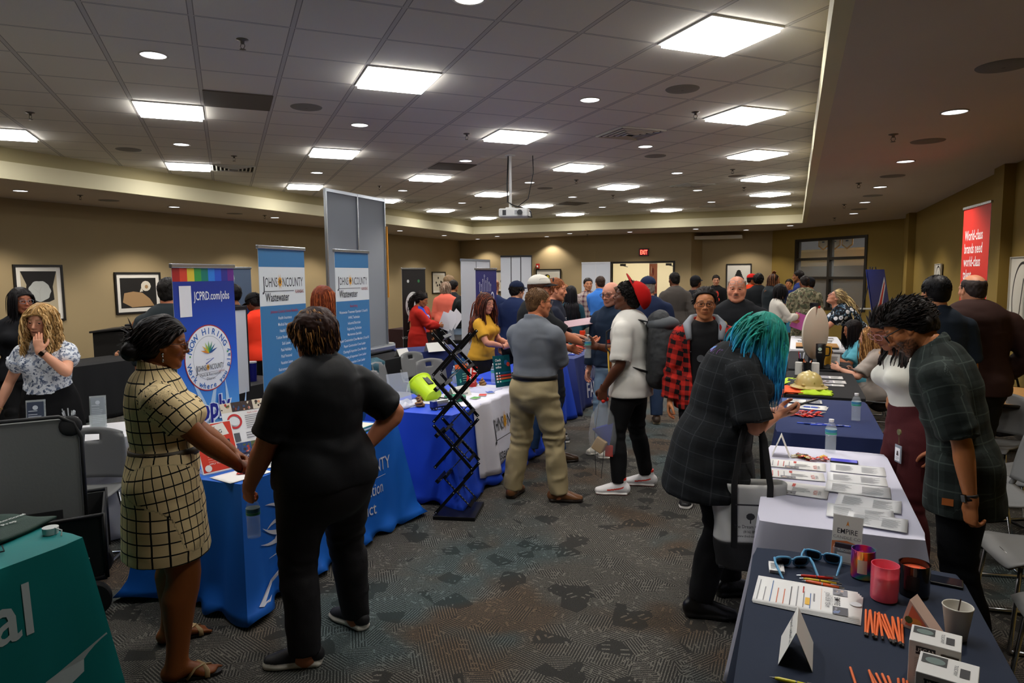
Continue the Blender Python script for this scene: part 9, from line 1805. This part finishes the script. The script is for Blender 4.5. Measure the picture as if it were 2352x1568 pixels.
c = person('curly blonde woman in pale floral blouse with a hand over her mouth',(-5.45,3.56),214,1.66,'f',lod=0,vh=.0029,bw=1.12,bd=1.12,bust=.8,belly=.2,skin='d89b7c',head=(-4,-8,-4),hs=1.1,smile=1,ra=dict(w=(.33,.10,.86),f=(.1,.2,-1),pn=(-.9,0,0),curl=.25),la=dict(w=(-.05,.24,1.33),hint=(-.8,.5,-1),f=(.12,-.12,1),pn=(.1,-1,0),curl=.15),
 hair=dict(c='94703f',c2='d2ae78',hl=.5,len=.33,n=1000,r=.0065,line='f',K=16,part=-.01,fall=.36,lift=.3,mess=.25,wave=.016,wf=52,t=.018),wear=[(skirt,dict(c='121214',ln=.45,wst=.15)),(shoes,{}),(wristband,dict(key='la',c='8a6a54',face='0a0a0c',off=.03)),(wristband,dict(key='ra',c='c9a05a',w=.003))])
top(c,mat=FLWHT,ln=.32,hem=.10,gr=.018,sfl=.03,amp=.014,name='blouse',neck=.035,neckl=.475)
c = person('woman with glasses and long black hair in black at the far left',(-7.0,4.35),232,1.79,'f',lod=1,vh=.004,bw=1.1,skin='b06a4c',head=(30,-4,0),hair=dict(c='120e10',len=.22,n=600,r=.007,line='f',K=10,part=0,fall=.45,t=.014),ra=dict(w=(.3,.1,.85)),wear=[(pants,dict(c='141416')),(shoes,{}),(glasses,dict(c='8a9098'))])
top(c,'15161a',ln=.9,hem=-.08,gr=.026,sfl=.02,name='black_tee'); chestprint(c,lambda p: p.rect(-.03,-.008,.03,.008,W_),.09,.4,dy=.035,name='name_tag')
c = person('seated older woman with short auburn hair near the left wall',(-9.2,7.45),200,1.62,'f',lod=2,skin=SK1,head=(0,-8,0),hair=dict(c='8a5a38',c2='b9855a',len=.06,n=400,line='f',t=.016,fall=.3),ra=dict(w=(.15,.4,.75),hint=(1,-1,-1)),la=dict(w=(-.15,.4,.75),hint=(-1,-1,-1)),wear=[(top,dict(c='262c30',ln=1.9,hem=0)),(pants,dict(c='22242a')),(shoes,{})],**SIT)
# --- far right background by the window
c = person('tall young man with short hair in profile by the window',(.12,16.6),75,1.92,'m',lod=2,skin=SK4,hair=dict(c='17100d',line='m',len=.015,n=300,t=.008),wear=[(top,dict(c='20306a',ln=.9)),(pants,dict(c='22242a')),(shoes,{})])
c = person('person in blue shirt with hand at chin by the window',(.32,15.5),80,1.76,'m',lod=2,skin=SK4,hair=dict(c='17100d',line='m',len=.03,n=300,t=.014),la=dict(w=(-.05,.22,1.42),hint=(-1,.2,-1)),wear=[(top,dict(c='24347a',ln=.9)),(pants,dict(c='22242a')),(shoes,{}),(cap,dict(c='15151a',brim='15151a'))])
c = person('smiling person with pulled back hair far behind the locs wearer',(-.12,17.6),170,1.72,'f',lod=2,skin=SK3,hair=dict(c='17100d',line='f',len=.04,n=200,t=.01),wear=[(top,dict(c='20306a',ln=.9)),(pants,dict(c='22242a')),(shoes,{})])
c = person('person in dark top standing beyond the young man with the red print',(-1.35,19.0),200,1.78,'m',lod=2,skin=SK4,hair=dict(c='17100d',line='m',len=.03,n=200,t=.014),wear=[(top,dict(c='5a2a2c',ln=.9)),(pants,dict(c='22242a')),(shoes,{})])
# ---------------------------------------------------------------- things people hold or carry
def wpos(ctx,key,off=(0,0,0),t=.09):
 """world position a little past the wrist along the hand"""
 sh,el,wr,f = ctx['J'][key]; hd = ctx['hands'][0 if key == 'ra' else 1]; p = wr+f*t+vn(np.array(hd[2],float))*.03+np.array(off); return ctx['root'].matrix_basis @ Vector(p)
b = wpos(PB,'la',t=.10); bottle('half full water bottle held low by the woman in the black polo',b.x-.004,b.y,b.z-.185,R(40),full=.6)
g1 = wpos(GH,'ra',t=.12); g2 = wpos(GH,'la',t=.12); m_ = (g1+g2)/2; phone('black phone held by the woman with turquoise hair',m_.x+.02,m_.y,m_.z+.012,0,rot=(R(18),R(-14),R(-72)))
# tote bag hanging from the forearm
sh,el,wr,f = GH['J']['ra']; tp = GH['root'].matrix_basis @ Vector(wr*.12+el*.88)
tb = empty('tote_bag','white and black canvas tote bag hanging from the forearm','bag',(tp.x-.03,tp.y-.03,0),R(14)); zb = .36; zt_ = .80; wv = M('cfcfcb',.8,bump=(500,.2)); bkm = M('151516',.8,bump=(300,.2))
def bagf(z0,z1,mt,nm,g=0):
 a = MB().mat(mt)
 def f(i,j):
  an = 2*math.pi*i; z = z0+(z1-z0)*j; k = .17-.012*math.cos(an*2)+.01*math.sin(an*3+z*9); q = (z-zb)/(zt_-zb); wx = (.165+.02*q)*(abs(math.cos(an))**.5)*math.copysign(1,math.cos(an)); wy = (.085-.03*q+g)*(abs(math.sin(an))**.7)*math.copysign(1,math.sin(an)); return (wx*(1+.03*math.sin(z*30)),wy+.008*math.sin(an*4+z*14),z)
 a.surf(f,48,14); return a.build(nm,parent=tb,smooth=True,solid=.003)
bagf(zb+.13,zt_,wv,'canvas_body'); bagf(zb,zb+.14,bkm,'black_base',.004); a = MB().mat(bkm); a.bb(-.155,.155,-.07,.07,zb,zb+.01); a.build('bottom',parent=tb)
topz = tp.z-.0
for s_ in (-1,1):
 a = MB().mat(bkm); y = s_*.068; a.tube([(-.085,y*1.25,zb+.12),(-.09,y*1.15,zt_),(-.05,y*.4,topz-.06),(-.02,y*.1,topz+.035),(.03,y*.1,topz+.035),(.06,y*.4,topz-.06),(.085,y*1.15,zt_),(.08,y*1.25,zb+.12)],.016,8,flat=.18,up=(0,1,0)); a.build('strap',parent=tb,smooth=True)
p = Print(.001); p.X = Matrix.Translation((-.01,-.098,zb+.2)) @ Matrix.Rotation(R(86),4,'X'); ink = M('26262a'); p.rect(-.075,.14,.08,.148,ink); p.disc(.0,.085,.022,ink,9,.018); p.rect(-.003,.05,.003,.08,ink); p.text('The Dream Center',0,.026,.024,ink,bold=.003,sx=.85); p.text('(816) 897',0,.002,.018,ink,bold=.005); p.text('www.thedreamcenter',0,-.02,.018,ink,bold=.005,sx=.8); p.build('lettering',parent=tb)
# drawstring gift bag held by the teenager
q = wpos(TEEN,'la',t=.09); gb = empty('gift_bag','clear drawstring bag with blue cone hat and red ribbon held by the teenager','bag',(q.x,q.y,q.z-.42),R(84)); clr = M('e4eaf0',.08,spec=.8,alpha=.2)
a = MB().mat(clr); a.lathe([(.03,-.1),(.11,-.05),(.125,.1),(.10,.27),(.03,.38),(.035,.42)],24,caps=False,sx=.62); a.build('clear_plastic',parent=gb,smooth=True)
a = MB().mat(M('2238a8',.4)); a.X = Matrix.Translation((0,0,.18)) @ Matrix.Rotation(R(160),4,'X'); a.lathe([(.10,0),(.06,.08),(.005,.17)],24,caps=False,sx=.55); a.build('blue_cone',parent=gb,smooth='a'); a = MB().mat(M('c0a070',.5)); a.X = Matrix.Translation((0,.02,.02)) @ Matrix.Rotation(.5,4,'X'); a.bb(-.045,.045,-.05,.05,-.06,.06); a.build('tan_card',parent=gb,bev=.01); a = MB().mat(M('c83a2a',.5)); a.X = Matrix.Translation((.02,-.05,-.03)); a.bb(-.02,.02,-.04,.03,-.05,.05); a.build('red_box',parent=gb,bev=.006)
a = MB().mat(M('d8281c',.4)); [a.ball((.03*math.cos(k*1.2),.035*math.sin(k*1.2),.40+.012*(k % 3)),.018,6) for k in range(6)]; a.build('red_ribbon',parent=gb,smooth=True); a = MB().mat(M('26262a',.6)); a.tube([(0,.03,.4),(.02,.08,.1),(.0,.06,-.25),(.02,.02,-.28),(.03,.0,-.05)],.003,6); a.build('cord',parent=gb,smooth=True)
q = wpos(TEEN,'ra',t=.06); bottle('small water bottle in the raised hand of the teenager in white',q.x,q.y,q.z-.13,full=.5)
# papers
q = wpos(WD,'ra',t=.12); a = MB().mat(M('c05aa0',.6)); a.bb(-.11,.11,-.001,.001,-.24,.04); tag(a.build('pink_sheet',loc=(q.x+.02,q.y,q.z),rot=(.1,.35,R(20))),'bright pink sheet held by the woman in the white dress','paper')
q = wpos(RC,'ra',t=.12)
for i in range(3): a = MB().mat(M('dcdce0',.6)); a.bb(-.11,.11,-.001,.001,-.02,.27); q_ = a.build('white_papers',loc=(q.x+.07*i-.02,q.y-.02+.02*i,q.z-.04+.03*i),rot=(-.15,.35+.15*i,R(5-12*i))); tag(q_,'white printed sheet held by the red cardigan woman, %s of three' % ['left','middle','right'][i],'paper','white papers held by the red cardigan woman')
a = MB().mat(M('a88890',.5)); a.bb(-.15,.15,-.11,.11,-.002,.002); tag(a.build('paper_folder',loc=(-2.12,6.98,1.36),rot=(.25,-.15,.3)),'pinkish folder held out towards the man with the white cap','folder')
q = wpos(LOC,'ra',t=.08); a = MB().mat(M('3a8ab0',.6)); a.bb(-.14,.14,-.05,.05,-.36,.0); tag(a.build('shopping_bag',loc=(q.x,q.y,q.z),bev=.01),'blue and yellow shopping bag held by the locs wearer','bag')
